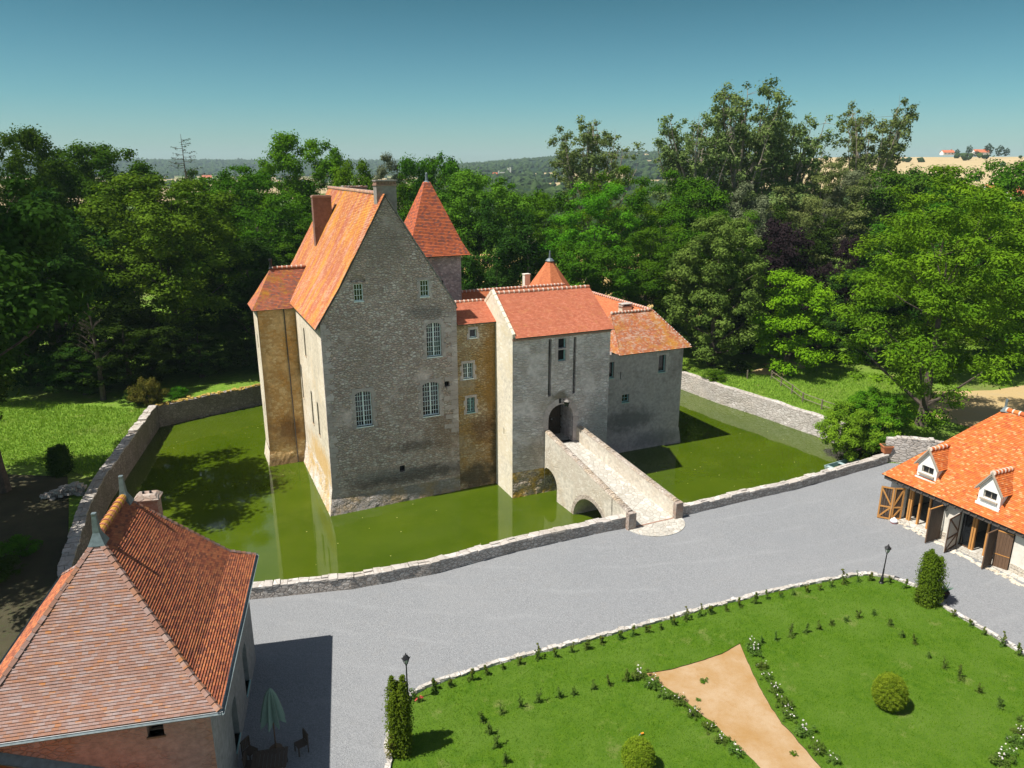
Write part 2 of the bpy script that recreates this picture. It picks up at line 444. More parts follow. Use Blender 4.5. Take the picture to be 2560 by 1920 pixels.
M['wing_stone'] = stone('wing_stone', [(.56, .485, .465), (.45, .385, .365), (.66, .59, .57)], (.45, .39, .37), 4.0, patch=(.22, .18, .155), patch_amt=.5, bump=.5, render=((.53, .46, .44), .7), soot=.35, blobs=[((27.5, 1.5, 1.2), (3.2, 2, 1.3), (.13, .125, .12), .7), ((31, 1.5, -1.2), (4, 2, 1), (.16, .17, .165), .6)])
M['tower_stone'] = stone('tower_stone', [(.72, .69, .65), (.44, .415, .39), (.9, .87, .83)], (.32, .29, .27), 3.7, bump=.8)
M['moss_stone'] = stone('moss_stone', [(.74, .64, .54), (.5, .42, .34), (.85, .68, .45)], (.12, .1, .07), 2.6, patch=(.85, .5, .05), patch_amt=.85, patch_scale=.9, bump=1.0, zs=2.2, mort_w=.09)
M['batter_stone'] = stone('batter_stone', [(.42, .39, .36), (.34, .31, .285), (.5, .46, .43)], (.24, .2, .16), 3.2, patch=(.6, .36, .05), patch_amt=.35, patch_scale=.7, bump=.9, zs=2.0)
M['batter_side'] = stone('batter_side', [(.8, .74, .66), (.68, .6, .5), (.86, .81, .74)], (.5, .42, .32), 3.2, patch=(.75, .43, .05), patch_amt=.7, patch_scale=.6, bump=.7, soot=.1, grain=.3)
M['bridge_stone'] = stone('bridge_stone', [(.68, .62, .52), (.56, .49, .4), (.74, .69, .6)], (.56, .48, .38), 4.2, patch=(.58, .44, .25), patch_amt=.35, bump=.7, render=((.7, .64, .54), .3), soot=.18, grain=.35)
M['deck_stone'] = stone('deck_stone', [(.58, .555, .5), (.48, .455, .4), (.66, .635, .58)], (.33, .29, .235), 2.4, bump=.6, zs=1, soot=.12)
M['moat_wall'] = stone('moat_wall', [(.64, .59, .545), (.46, .41, .37), (.74, .69, .64)], (.22, .185, .16), 3.6, patch=(.3, .22, .14), patch_amt=.3, bump=1.0, mort_w=.09)
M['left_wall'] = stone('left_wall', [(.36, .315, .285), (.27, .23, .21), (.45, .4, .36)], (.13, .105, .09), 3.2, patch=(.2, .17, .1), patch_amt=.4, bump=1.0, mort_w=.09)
M['bank_wall'] = stone('bank_wall', [(.66, .61, .57), (.55, .5, .46), (.72, .68, .64)], (.3, .26, .22), 2.0, patch=(.45, .37, .27), patch_amt=.3, bump=1.2, zs=2.4)
M['cap_stone'] = stone('cap_stone', [(.6, .56, .52), (.48, .44, .4), (.68, .64, .6)], (.34, .3, .26), 1.6, patch=(.42, .34, .24), patch_amt=.3, bump=.5, soot=.3)
M['bridge_cap'] = stone('bridge_cap', [(.58, .5, .42), (.44, .37, .31), (.66, .59, .51)], (.3, .24, .19), 4.5, patch=(.5, .36, .2), patch_amt=.4, patch_scale=.8, bump=.8, soot=.5)
M['pillar'] = stone('pillar', [(.46, .39, .33), (.38, .31, .26), (.56, .49, .43)], (.28, .23, .19), 3, patch=(.42, .23, .15), patch_amt=.5, patch_scale=1.2, bump=.6)
M['dressed'] = stone('dressed', [(.62, .53, .5), (.52, .44, .41), (.7, .61, .58)], (.36, .29, .27), 1.6, bump=.3, zs=1.4, mort_w=.03)
M['quoin'] = stone('quoin', [(.64, .53, .49), (.5, .41, .375), (.78, .67, .63)], (.3, .24, .21), 1.2, bump=.3, zs=1.2, mort_w=.02)
M['pav_stone'] = stone('pav_stone', [(.42, .24, .19), (.34, .185, .145), (.47, .3, .24)], (.32, .21, .17), 3.4, patch=(.44, .22, .1), patch_amt=.5, patch_scale=.6, bump=.9, render=((.4, .25, .2), .35), soot=.2)
M['pav_side'] = stone('pav_side', [(.3, .29, .28), (.25, .24, .23), (.36, .345, .33)], (.24, .23, .22), 3.4, bump=.6, render=((.3, .29, .28), .8))
M['kerb_stone'] = stone('kerb_stone', [(.6, .565, .52), (.5, .465, .42), (.68, .65, .61)], (.36, .32, .26), 3, bump=.6, soot=.3)
M['plaster'] = plain('plaster', (.66, .62, .54), .9, var=.1, scale=2.5, bump=.15)
M['white_render'] = plain('white_render', (.76, .75, .72), .9, var=.05, scale=3, bump=.1)
M['chim_stone'] = stone('chim_stone', [(.3, .27, .245), (.25, .22, .2), (.36, .33, .3)], (.25, .22, .2), 3.6, bump=.4, render=((.3, .275, .25), .9), soot=.5)
M['chim_brick'] = stone('chim_brick', [(.28, .15, .11), (.22, .12, .09), (.33, .2, .15)], (.22, .13, .1), 6, bump=.4, zs=2.5, render=((.27, .15, .115), .6), soot=.6)
M['brick'] = stone('brick', [(.42, .25, .18), (.36, .2, .14), (.46, .31, .24)], (.4, .3, .24), 5, bump=.4, zs=2.6)
M['mortar'] = plain('mortar', (.62, .54, .46), .95, var=.12, scale=8)
M['dark'] = plain('dark', (.012, .011, .011), .95)
M['soffit'] = wood('soffit', (.05, .042, .036), (.09, .078, .068))
M['lead'] = plain('lead', (.12, .155, .165), .55, .15, var=.25)
M['iron'] = plain('iron', (.018, .018, .02), .45, .4)
M['gutter'] = plain('gutter', (.55, .56, .56), .4, .6, var=.1)
M['win_frame'] = plain('win_frame', (.84, .92, .9), .6, var=.06)
M['teal_frame'] = plain('teal_frame', (.3, .5, .48), .6, var=.08)
M['oak'] = wood('oak', (.45, .2, .05), (.55, .27, .075))
M['dark_oak'] = wood('dark_oak', (.03, .018, .012), (.075, .045, .028))
M['brown_oak'] = wood('brown_oak', (.1, .055, .03), (.16, .09, .05))
M['pale_wood'] = wood('pale_wood', (.4, .3, .19), (.52, .4, .27))
M['pale_panel'] = plain('pale_panel', (.5, .47, .42), .7, var=.08)
M['grey_wood'] = wood('grey_wood', (.3, .26, .21), (.42, .37, .3))

gl = NT('glass')
M['glass'] = gl.done(gl.n('BsdfPrincipled', {'Base Color': (.012, .014, .016, 1), 'Roughness': .06, 'Specular IOR Level': .6}).outputs[0])

SAL = [(.50, .16, .085), (.56, .185, .10), (.46, .135, .075), (.60, .22, .13), (.52, .165, .09)]
M['tile_keep'] = tiles('tile_keep', [(.40, .12, .055), (.46, .15, .07), (.35, .095, .05), (.48, .18, .1), (.41, .13, .06)], .19, lichen=(.62, .3, .025), lich_amt=.7, streak=(.4, .012), pale=(.5, .29, .21), dark_amt=.25, lo=.44, hi=.6)
M['tile_tower'] = tiles('tile_tower', [(.47, .12, .05), (.55, .15, .06), (.36, .09, .05), (.2, .09, .075), (.52, .14, .055), (.5, .13, .05)], .22, dark_amt=.35)
M['tile_corner'] = tiles('tile_corner', [(.46, .14, .07), (.4, .12, .065), (.2, .11, .1), (.5, .17, .085), (.26, .12, .09)], .2, lichen=(.48, .24, .015), lich_amt=.8, streak=(.5, .06), dark_amt=.3)
M['tile_gate'] = tiles('tile_gate', SAL, .19, lichen=(.55, .27, .08), lich_amt=.35, streak=(.8, .1), pale=None, dark_amt=.18, lo=.55, hi=.7)
M['tile_wing'] = tiles('tile_wing', [(.5, .17, .07), (.56, .2, .085), (.4, .13, .07), (.6, .3, .2), (.3, .13, .09)], .2, lichen=(.6, .29, .02), lich_amt=.65, streak=(.4, .05), pale=(.6, .42, .33), dark_amt=.3, lo=.47, hi=.62)
M['tile_range'] = tiles('tile_range', [(.52, .17, .07), (.58, .2, .085), (.48, .145, .06), (.5, .16, .07)], .2, dark_amt=.15)
M['tile_pav_front'] = tiles('tile_pav_front', [(.27, .14, .10), (.29, .175, .14), (.275, .155, .12), (.31, .15, .09), (.27, .175, .155), (.31, .215, .19), (.275, .14, .10), (.285, .165, .135), (.40, .155, .04)], .21, pale=(.33, .265, .255), streak=(.5, .3), dark_amt=.2, joint=.03, joint_dark=.5)
M['tile_pav_side'] = tiles('tile_pav_side', [(.42, .125, .055), (.5, .17, .075), (.3, .09, .05), (.2, .075, .05), (.55, .2, .08), (.36, .1, .05)], .2, dark_amt=.3, joint=.06, joint_dark=.7)
M['tile_barn'] = tiles('tile_barn', [(.58, .15, .035), (.64, .19, .045), (.5, .115, .03), (.68, .33, .14), (.56, .14, .035), (.62, .2, .05), (.44, .10, .035), (.6, .16, .035)], .2, streak=(.8, .12), dark_amt=.22, joint=.05)
M['tile_ridge'] = tiles('tile_ridge', [(.45, .17, .1), (.5, .22, .14), (.42, .15, .09)], .3)
M['tile_lichen_ridge'] = tiles('tile_lichen_ridge', [(.5, .27, .03), (.42, .2, .05), (.55, .3, .05)], .3)

# ------------------------------------------------------------------ the castle
castle = thing('castle', 'moated stone castle with steep orange tiled roofs, a tall gabled keep and a gatehouse', 'castle', L(12, 8, 0))

# keep ------------------------------------------------------------
def TF(s, z, d): return L(s, d, z)
outN = Vector(L(0, -1, 0)) - Vector(L(0, 0, 0)); outW = Vector(L(-1, 0, 0)) - Vector(L(0, 0, 0))
outE = -outW; outS = -outN
mb = MB()
A5 = archpoly(1.59, 2.87, 4.8, 7.35, 7.62); A4 = archpoly(6.95, 8.33, 4.9, 7.43, 7.7); A3 = archpoly(7.44, 8.65, 9.75, 12.18, 12.45)
H = lambda poly, d=.3, **k: dict(poly=poly, depth=d, **k)
lun = [(1.72, 15.98), (2.95, 15.98), (2.85, 16.25), (2.62, 16.45), (2.33, 16.52), (2.04, 16.45), (1.82, 16.25)]
holes = [H(A5), H(A4), H(A3), H(rect(1.99, 2.67, 14.56, 15.84)), H(rect(7.06, 7.76, 14.55, 15.8)), H(rect(8.80, 9.24, 7.1, 7.78), .4, back=1),
         H(rect(4.83, 5.27, .5, 1.03), .4, back=1), H(lun, .14, back=0)]
wall(mb, [(-.6, -.8), (9.95, -.8), (9.95, 13.62), (4.65, 22.0), (.78, 15.25), (-.6, 13.05)], holes, TF, outN, 0)
mb.build('keep_wall', [M['keep_stone'], M['dark']], castle)
mb = MB()                                                             # side and rear walls
def TW(s, z, d): return L(-.6 + d, s, z)
wins = [(7.6, 8.25, 8.9, 11.3), (6.3, 7.0, 3.3, 6.2), (3.6, 4.3, 3.2, 6.0), (10.9, 11.5, 4.3, 7.4)]
wall(mb, [(0, .1), (20, .1), (20, 13.0), (0, 13.0)], [H(archpoly(a, b, c, d - .3, d, 8), .35) for a, b, c, d in wins], TW, outW, 0)
mb.face([L(-.6, 0, .1), L(-.6, 0, -.8), L(-.75, 0, -.8)], 0)
wall(mb, [(-.6, -2.4), (9.95, -2.4), (9.95, 13.6), (4.65, 22.0), (-.6, 13.0)], [], lambda s, z, d: L(s, 20 - d, z), outS, 1)
wall(mb, [(0.0, 8.0), (20, 8.0), (20, 13.4), (0.0, 13.4)], [], lambda s, z, d: L(9.95 - d, s, z), outE, 1)
wall(mb, [(2.2, -2.4), (20, -2.4), (20, 8.0), (2.2, 8.0)], [], lambda s, z, d: L(9.95 - d, s, z), outE, 1)
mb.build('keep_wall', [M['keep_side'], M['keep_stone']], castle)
# battered foot of the keep, in courses
mb = MB()
def batter(mb, P0, P1, Q0, Q1, rows, cols, jit=.03, m=0):
    """grid between top edge P0-P1 and bottom edge Q0-Q1 with a rough face"""
    P0, P1, Q0, Q1 = map(Vector, (P0, P1, Q0, Q1)); g = []
    for r in range(rows + 1):
        row = []
        for c in range(cols + 1):
            a = P0.lerp(P1, c / cols); b = Q0.lerp(Q1, c / cols); p = a.lerp(b, r / rows)
            if 0 < r and 0 < c < cols: p = p + Vector((noise.noise(p * 2.7), noise.noise(p * 2.7 + Vector((5, 0, 0))), 0)) * jit
            row.append(p)
        g.append(row)
    for r in range(rows):
        for c in range(cols): mb.face([g[r + 1][c], g[r + 1][c + 1], g[r][c + 1], g[r][c]], m)
batter(mb, L(-.72, 0, -.8), L(9.95, 0, -.8), L(-1.08, -.62, -2.4), L(9.95, -.1, -2.4), 8, 60, .06)
batter(mb, L(-.6, 20, .1), L(-.6, 0, .1), L(-.72, 20, -.8), L(-.72, 0, -.8), 3, 60, .02, 1)
batter(mb, L(-.72, 20, -.8), L(-.72, 0, -.8), L(-1.08, 20, -2.4), L(-1.08, -.62, -2.4), 6, 60, .05, 1)
mb.face([L(-.6, 0, .1), L(-.72, 0, -.8), L(-.6, 0, -.8)], 0)
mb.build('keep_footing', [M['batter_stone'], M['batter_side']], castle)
# quoins
mb = MB()
for i, z in enumerate(np.arange(-.8, 12.7, .42)):
    l = .62 if i % 2 else .38
    mb.hexa([L(-.615, -.014, z + .012), L(-.6 + l * random.uniform(.8, 1.3), -.014, z + .012), L(-.6 + l, .12, z + .012), L(-.615, .12, z + .012)],
            [L(-.615, -.014, z + .40), L(-.6 + l * random.uniform(.8, 1.3), -.014, z + .40), L(-.6 + l, .12, z + .40), L(-.615, .12, z + .40)], 0)
mb.build('quoins', M['quoin'], castle); mb = MB()
for i, z in enumerate(np.arange(3.2, 13.0, .40)):
    l = 1.0 if i % 2 else .55
    a = 9.94 - l * random.uniform(.8, 1.25)
    mb.hexa([L(a, -.013, z + .012), L(9.94, -.013, z + .012), L(9.94, .1, z + .012), L(a, .1, z + .012)],
            [L(a, -.013, z + .38), L(9.94, -.013, z + .38), L(9.94, .1, z + .38), L(a, .1, z + .38)], 0)
mb.build('quoins', M['quoin'], castle)
window(castle, TF, 1.59, 2.87, 4.8, 7.62, cols=3, rows=7, poly=A5)
window(castle, TF, 6.95, 8.33, 4.9, 7.7, cols=3, rows=7, poly=A4)
window(castle, TF, 7.44, 8.65, 9.75, 12.45, cols=3, rows=7, poly=A3)
window(castle, TF, 1.99, 2.67, 14.56, 15.84, .14, cols=3, rows=3, mull=False, surround=0)
window(castle, TF, 7.06, 7.76, 14.55, 15.8, .14, cols=3, rows=3, mull=False, surround=.14)
for a, b, c, d in wins: window(castle, TW, a, b, c, d, .33, cols=2, rows=6, mull=False, surround=0, frame='pale_wood')

mb = MB(); uL = [(-1.0, 12.72), (.9, 15.62), (4.65, 22.18)]
k = roof_face(mb, [L(-1.0, -.14, 12.72), L(-1.0, 20.2, 12.72), L(.9, 20.2, 15.62), L(.9, -.14, 15.62)], .125, .032, 1.3, .035)
roof_face(mb, [L(.9, -.14, 15.62), L(.9, 20.2, 15.62), L(4.65, 20.2, 22.18), L(4.65, -.14, 22.18)], .125, .032, 1.3, .035, k)
roof_face(mb, [L(10.15, .32, 13.4), L(10.15, 20.2, 13.4), L(4.65, 20.2, 22.18), L(4.65, .32, 22.18)], .125, .032, 1.3, .03)
mb.build('keep_roof', [M['tile_keep'], M['soffit']], castle)
mb = MB(); ridge_tiles(mb, L(4.65, 1.45, 22.16), L(4.65, 20.2, 22.16), .15, .42)
mb.build('ridge_tiles', [M['tile_keep'], M['mortar']], castle)
# mortared coping on the right rake of the gable
mb = MB()
for i in range(14):
    a, b = i / 14, (i + 1) / 14 - .006
    P = lambda f, v, h: L(4.72 + (9.98 - 4.72) * f, v, 21.96 + (13.56 - 21.96) * f + h)
    h = random.uniform(.16, .2)
    mb.hexa([P(a, -.05, 0), P(b, -.05, 0), P(b, .34, 0), P(a, .34, 0)], [P(a, -.05, h), P(b, -.05, h), P(b, .34, h), P(a, .34, h)], 0)
mb.build('coping', M['chim_stone'], castle)
# chimneys of the keep
mb = MB(); mb.box(1.86, 13.42, 14.5, 3.46, 14.25, 21.5, 0, L); c = mb.build('chimney', M['chim_brick'], castle)
mb = MB(); mb.box(1.82, 13.38, 21.5, 3.5, 14.29, 21.64, 0, L); mb.box(1.9, 13.46, 21.64, 3.42, 14.2, 21.70, 0, L); mb.build('chimney_cap', M['brick'], c)
mb = MB(); mb.box(4.2, .52, 19.5, 5.68, 1.4, 22.75, 0, L); mb.box(4.14, .46, 22.75, 5.74, 1.46, 22.83, 1, L); c = mb.build('chimney', [M['chim_stone'], M['brick']], castle)
mb = MB()
for i in range(7): mb.box(4.2 + i * .235, .5, 22.83, 4.27 + i * .235, 1.42, 23.05, 1, L)
for i in range(3): mb.box(4.19, .56 + i * .3, 22.835, 5.69, .66 + i * .3, 23.045, 1, L)
mb.box(4.14, .44, 23.05, 5.76, 1.48, 23.14, 0, L)
mb.build('chimney_cap', [M['chim_stone'], M['brick']], c)
mb = MB(); mb.box(5.35, 17.0, 20, 7.55, 17.75, 22.2, 0, L); c = mb.build('chimney', M['chim_stone'], castle)
mb = MB(); mb.box(5.27, 16.92, 22.2, 7.63, 17.83, 22.3, 1, L)
for i in range(9): mb.obox(L(5.42 + i * .26 + random.uniform(-.05, .05), 17.37, 22.34), (.1, 0, 0), (0, .3, 0), (0, 0, random.uniform(.02, .06)), i % 2, .03)
mb.build('chimney_cap', [M['cap_stone'], M['brick']], c)

# corner tower on the left --------------------------------------------------
mb = MB()
def TT(s, z, d): return L(s, 12.0 + d, z)
wall(mb, [(-3.85, -.6), (-.6, -.6), (-.6, 12.5), (-3.72, 12.5)], [], TT, outN, 0)
batter(mb, L(-3.85, 12, -.6), L(-.6, 12, -.6), L(-4.08, 11.8, -2.4), L(-.6, 11.8, -2.4), 4, 14, .05, 0)
def TTw(s, z, d): return L(-3.78 + d, s, z)
wall(mb, [(12, -.6), (15.4, -.6), (15.4, 12.5), (12, 12.5)], [H(rect(13.4, 13.8, 8.6, 9.9), .3, back=2), H(rect(13.2, 13.4, 2.4, 3.7), .3, back=2)], TTw, outW, 1)
batter(mb, L(-3.79, 15.4, -.6), L(-3.84, 12, -.6), L(-4.12, 15.4, -2.4), L(-4.08, 11.8, -2.4), 4, 14, .05, 1)
wall(mb, [(-3.75, -2.4), (-.6, -2.4), (-.6, 12.5), (-3.75, 12.5)], [], lambda s, z, d: L(s, 15.4 - d, z), outS, 0)
mb.build('tower_wall', [M['tower_ochre'], M['keep_side'], M['dark']], castle)
mb = MB(); mb.tube(L(-1.55, 11.93, 12.4), L(-1.45, 11.86, -2), .045, .045, 8); mb.build('downpipe', M['soffit'], castle)
mb = MB()
e0, e1, z0, z1, z2 = -4.15, -1.0, 12.32, 13.25, 15.62     # flared hip roof
F0, F1 = 11.68, 15.6
g0, gA, gB = -3.55, 12.3, 14.95
k = roof_face(mb, [L(e0, F0, z0), L(-.75, F0, z0), L(-.3, gA, z1), L(g0, gA, z1)], .12, .03, .8, .015)
roof_face(mb, [L(g0, gA, z1), L(-.3, gA, z1), L(1.2, 13.62, z2), L(-2.1, 13.62, z2)], .12, .03, .8, .015, k)
k = roof_face(mb, [L(e0, F1, z0), L(e0, F0, z0), L(g0, gA, z1), L(g0, gB, z1)], .12, .03, .8, .015)
roof_face(mb, [L(g0, gB, z1), L(g0, gA, z1), L(-2.1, 13.62, z2)], .12, .03, .8, .015, k)
roof_face(mb, [L(e0, F1, z0), L(-.75, F1, z0), L(-.3, gB, z1), L(g0, gB, z1)], .12, .03)
roof_face(mb, [L(g0, gB, z1), L(-.3, gB, z1), L(1.2, 13.62, z2), L(-2.1, 13.62, z2)], .12, .03)
mb.build('tower_roof', [M['tile_corner'], M['soffit']], castle)
mb = MB(); ridge_tiles(mb, L(-2.0, 13.62, z2), L(.85, 13.62, z2), .13, .38); mb.build('ridge_tiles', [M['tile_ridge'], M['mortar']], castle)
mb = MB(); mb.lathe(L(-2.1, 13.62, z2 - .05), [(.22, 0), (.14, .15), (.11, .6), (.1, .7), (0, .72)], 8)
mb.tube(L(-2.1, 13.62, z2 + .6), L(-2.1, 13.62, z2 + .78), .16, .16, 8); mb.build('finial', M['iron'], castle)

# curtain between keep and gatehouse ---------------------------------------
mb = MB()
S1, S2, S3 = rect(11.03, 11.62, 10.97, 11.65), rect(10.43, 11.27, 7.62, 8.9), rect(10.69, 11.38, 4.71, 5.98)
wall(mb, [(9.95, -2.4), (13.35, -2.4), (13.35, 12.2), (9.95, 12.2)], [H(S1), H(S2), H(S3)], TF, outN, 0)
mb.face([L(9.95, 4.6, -2.4), L(13.35, 4.6, -2.4), L(13.35, 4.6, 12.2), L(9.95, 4.6, 12.2)], 0)
mb.build('curtain_wall', M['ochre_stone'], castle)
window(castle, TF, 11.03, 11.62, 10.97, 11.65, .2, cols=1, rows=1, mull=False, surround=.13, frame='win_frame')
window(castle, TF, 10.43, 11.27, 7.62, 8.9, .2, cols=2, rows=3, surround=.16)
window(castle, TF, 10.69, 11.38, 4.71, 5.98, .2, cols=2, rows=4, surround=.16, frame='teal_frame')
mb = MB()
roof_face(mb, [L(9.97, -.22, 12.15), L(13.28, -.22, 12.15), L(13.28, 2.3, 13.5), L(9.97, 2.3, 13.5)], .12, .03, 1, .015)
roof_face(mb, [L(9.97, 4.8, 12.15), L(13.28, 4.8, 12.15), L(13.28, 2.3, 13.5), L(9.97, 2.3, 13.5)], .12, .03, 1, .015)
mb.build('curtain_roof', [M['tile_gate'], M['soffit']], castle)
mb = MB(); ridge_tiles(mb, L(9.97, 2.3, 13.48), L(13.28, 2.3, 13.48), .13, .38); mb.build('ridge_tiles', [M['tile_ridge'], M['mortar']], castle)

# gatehouse -----------------------------------------------------------------
VG = -3.31
def TG(s, z, d): return L(s, VG + d, z)
ARCH = archpoly(16.47, 18.78, 2.1, 4.25, 5.5, 14, .25)
mb = MB()
wall(mb, [(13.25, .2), (22.1, .2), (22.1, 11.35), (13.25, 11.35)],
     [H(ARCH, .55), H(rect(16.4, 16.68, 6.3, 11.02), .4, back=1), H(rect(18.66, 18.92, 6.25, 11.0), .4, back=1),
      H(rect(17.26, 17.98, 10.18, 10.98), .35, back=1), H(rect(17.26, 17.98, 9.12, 10.06), .35, back=1)], TG, outN, 0)
def TGw(s, z, d): return L(13.25 + d, s, z)
wall(mb, [(VG, -2.4), (4.75, -2.4), (4.75, 11.5), (.72, 14.55), (VG - .05, 11.72)], [H(rect(-1.72, -1.6, 3.0, 3.6), .25, back=1)], TGw, outW, 2)
wall(mb, [(VG, -2.4), (4.75, -2.4), (4.75, 11.4), (.72, 14.2), (VG, 11.4)], [], lambda s, z, d: L(22.1 - d, s, z), outE, 0)
wall(mb, [(13.25, -2.4), (22.1, -2.4), (22.1, 11.4), (13.25, 11.4)], [], lambda s, z, d: L(s, 4.75 - d, z), outS, 0)
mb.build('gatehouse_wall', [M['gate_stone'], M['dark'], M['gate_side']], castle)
mb = MB(); batter(mb, L(13.25, VG, .2), L(22.1, VG, .2), L(13.2, VG - .12, -2.4), L(22.1, VG - .12, -2.4), 10, 40, .07)
mb.build('gatehouse_footing', M['moss_stone'], castle)
mb = MB()                                                            # passage behind the arch
za, zb = 2.02, 5.4
P = lambda u, v, z: L(u, v, z)
v0, v1 = VG + .55, 4.4
mb.face([P(16.3, VG, 2.1), P(18.95, VG, 2.1), P(18.95, v1, 2.1), P(16.3, v1, 2.1)], 1)
mb.face([P(16.3, v0, za), P(16.3, v1, za), P(16.3, v1, zb + .3), P(16.3, v0, zb + .3)], 0)
mb.face([P(18.95, v0, za), P(18.95, v1, za), P(18.95, v1, zb + .3), P(18.95, v0, zb + .3)], 0)
mb.face([P(16.3, v0, zb + .3), P(18.95, v0, zb + .3), P(18.95, v1, zb + .3), P(16.3, v1, zb + .3)], 0)
mb.face([P(16.3, v1, za), P(18.95, v1, za), P(18.95, v1, zb + .3), P(16.3, v1, zb + .3)], 2)
mb.build('gate_passage', [M['gate_stone'], M['deck_stone'], M['dark']], castle)
mb = MB()
for i in range(6): mb.box(17.62 + i * .19, -1.2, 2.12, 17.8 + i * .19, -1.1, 5.0, 0, L)
for z in (2.6, 3.6, 4.6): mb.box(17.6, -1.24, z, 18.8, -1.2, z + .16, 0, L)
dr = mb.build('gate_door', M['dark_oak'], castle)
mb = MB(); mb.lathe(L(17.85, -1.28, 3.5), [(.05, 0), (.07, .05), (.03, .1), (0, .11)], 8); mb.build('handle', M['gutter'], dr)
# dressed voussoirs of the arch
mb = MB()
c, h = (16.47 + 18.78) / 2, 1.155
for i in range(11):
    a0, a1 = math.pi * i / 11 + .012, math.pi * (i + 1) / 11 - .012
    q = lambda a, r: (c + (h + r) * math.cos(a), 4.25 + (1.25 + r) * (math.sin(a) ** .9))
    A, B_, C_, D_ = q(a0, .0), q(a1, .0), q(a1, .5), q(a0, .5)
    mb.hexa([TG(*A, .1), TG(*B_, .1), TG(*C_, .1), TG(*D_, .1)], [TG(*A, -.02), TG(*B_, -.02), TG(*C_, -.02), TG(*D_, -.02)], 0)
for s, e in ((16.47, -.42), (18.78, .42)):
    for i in range(5):
        z = 2.15 + i * .42
        w = e * (1 if i % 2 else 1.35)
        a, b = sorted((s, s + w))
        mb.hexa([TG(a, z, .1), TG(b, z, .1), TG(b, z + .4, .1), TG(a, z + .4, .1)], [TG(a, z, -.02), TG(b, z, -.02), TG(b, z + .4, -.02), TG(a, z + .4, -.02)], 0)
mb.build('arch_surround', M['dressed'], castle)
mb = MB(); wall(mb, rect(17.0, 18.25, 8.98, 11.15), [dict(poly=rect(17.26, 17.98, 9.12, 10.06), depth=.03), dict(poly=rect(17.26, 17.98, 10.18, 10.98), depth=.03)], lambda s, z, d: TG(s, z, d - .014), outN)
w_ = mb.build('window', M['dressed'], castle)
mb = MB(); tbar(mb, TG, 17.9, 9.14, 17.97, 10.04, .2, .28); tbar(mb, TG, 17.9, 10.2, 17.97, 10.96, .2, .28); tbar(mb, TG, 17.26, 9.13, 17.9, 9.19, .2, .28); mb.build('frame', M['teal_frame'], w_)
mb = MB()
roof_face(mb, [L(13.42, VG - .28, 11.42), L(22.3, VG - .28, 11.42), L(22.3, .72, 14.26), L(13.42, .72, 14.26)], .125, .03, 1.2, .03)
roof_face(mb, [L(13.42, 5.0, 11.35), L(22.3, 5.0, 11.35), L(22.3, .72, 14.26), L(13.42, .72, 14.26)], .125, .03, 1.2, .03)
mb.build('gatehouse_roof', [M['tile_gate'], M['soffit']], castle)
mb = MB(); ridge_tiles(mb, L(13.42, .72, 14.24), L(22.3, .72, 14.24), .15, .45); mb.build('ridge_tiles', [M['tile_ridge'], M['mortar']], castle)
mb = MB()                                                            # thick gable parapet, lit from the left
for a, b in (((VG - .1, 11.66), (.72, 14.55)), ((.72, 14.55), (4.8, 11.5))):
    for i in range(8):
        f0, f1 = i / 8, (i + 1) / 8 - .01
        y0, z0_ = a[0] + (b[0] - a[0]) * f0, a[1] + (b[1] - a[1]) * f0; y1, z1_ = a[0] + (b[0] - a[0]) * f1, a[1] + (b[1] - a[1]) * f1
        mb.hexa([L(13.22, y0, z0_ - .25), L(13.46, y0, z0_ - .25), L(13.46, y1, z1_ - .25), L(13.22, y1, z1_ - .25)],
                [L(13.22, y0, z0_ + .06), L(13.46, y0, z0_ + .1), L(13.46, y1, z1_ + .1), L(13.22, y1, z1_ + .06)], 0)
mb.build('coping', M['gate_side'], castle)
mb = MB(); mb.box(13.25, VG - .12, 11.17, 22.1, VG + .05, 11.34, 0, L); mb.build('cornice', M['brick'], castle)

# right-hand wing -----------------------------------------------------------
VW = 1.5
def TR(s, z, d): return L(s, VW + d, z)
mb = MB()
WA, WB, WC = rect(30.58, 31.4, 5.48, 7.12), rect(26.66, 27.44, 3.0, 3.76), rect(25.15, 25.66, 5.55, 7.05)
wall(mb, [(22.1, -2.4), (33.35, -2.4), (33.35, 7.75), (22.1, 7.75)], [H(WA), H(WB), H(WC), H(rect(26.35, 26.45, 5.3, 6.0), .2, back=1)], TR, outN, 0)
wall(mb, [(VW, -2.4), (19, -2.4), (19, 7.75), (VW, 7.75)], [], lambda s, z, d: L(33.35 - d, s, z), outE, 0)
wall(mb, [(22.1, -2.4), (33.35, -2.4), (33.35, 7.75), (22.1, 7.75)], [], lambda s, z, d: L(s, 19 - d, z), outS, 0)
wall(mb, [(5, 0), (19, 0), (19, 7.75), (5, 7.75)], [], lambda s, z, d: L(28.6 + d, s, z), outW, 0)
batter(mb, L(31.5, VW - .01, -.4), L(33.4, VW - .01, -.4), L(31.5, VW - .1, -2.4), L(33.7, VW - .2, -2.4), 5, 8, .05)
batter(mb, L(33.36, VW - .01, -.4), L(33.36, 19, -.4), L(33.7, VW - .2, -2.4), L(33.7, 19, -2.4), 5, 30, .05)
mb.build('wing_wall', [M['wing_stone'], M['dark']], castle)
window(castle, TR, 30.58, 31.4, 5.48, 7.12, .25, cols=1, rows=1, mull=False, surround=.16, frame='teal_frame')
window(castle, TR, 26.66, 27.44, 3.0, 3.76, .22, cols=2, rows=2, mull=False, surround=.12, frame='teal_frame')
window(castle, TR, 25.15, 25.66, 5.55, 7.05, .22, cols=1, rows=1, mull=False, surround=.14, frame='teal_frame')
mb = MB()
roof_face(mb, [L(26.1, 1.2, 7.66), L(34.1, 1.2, 7.66), L(31.2, 4.0, 11.0), L(26.7, 4.0, 11.0)], .12, .032, 1, .04)
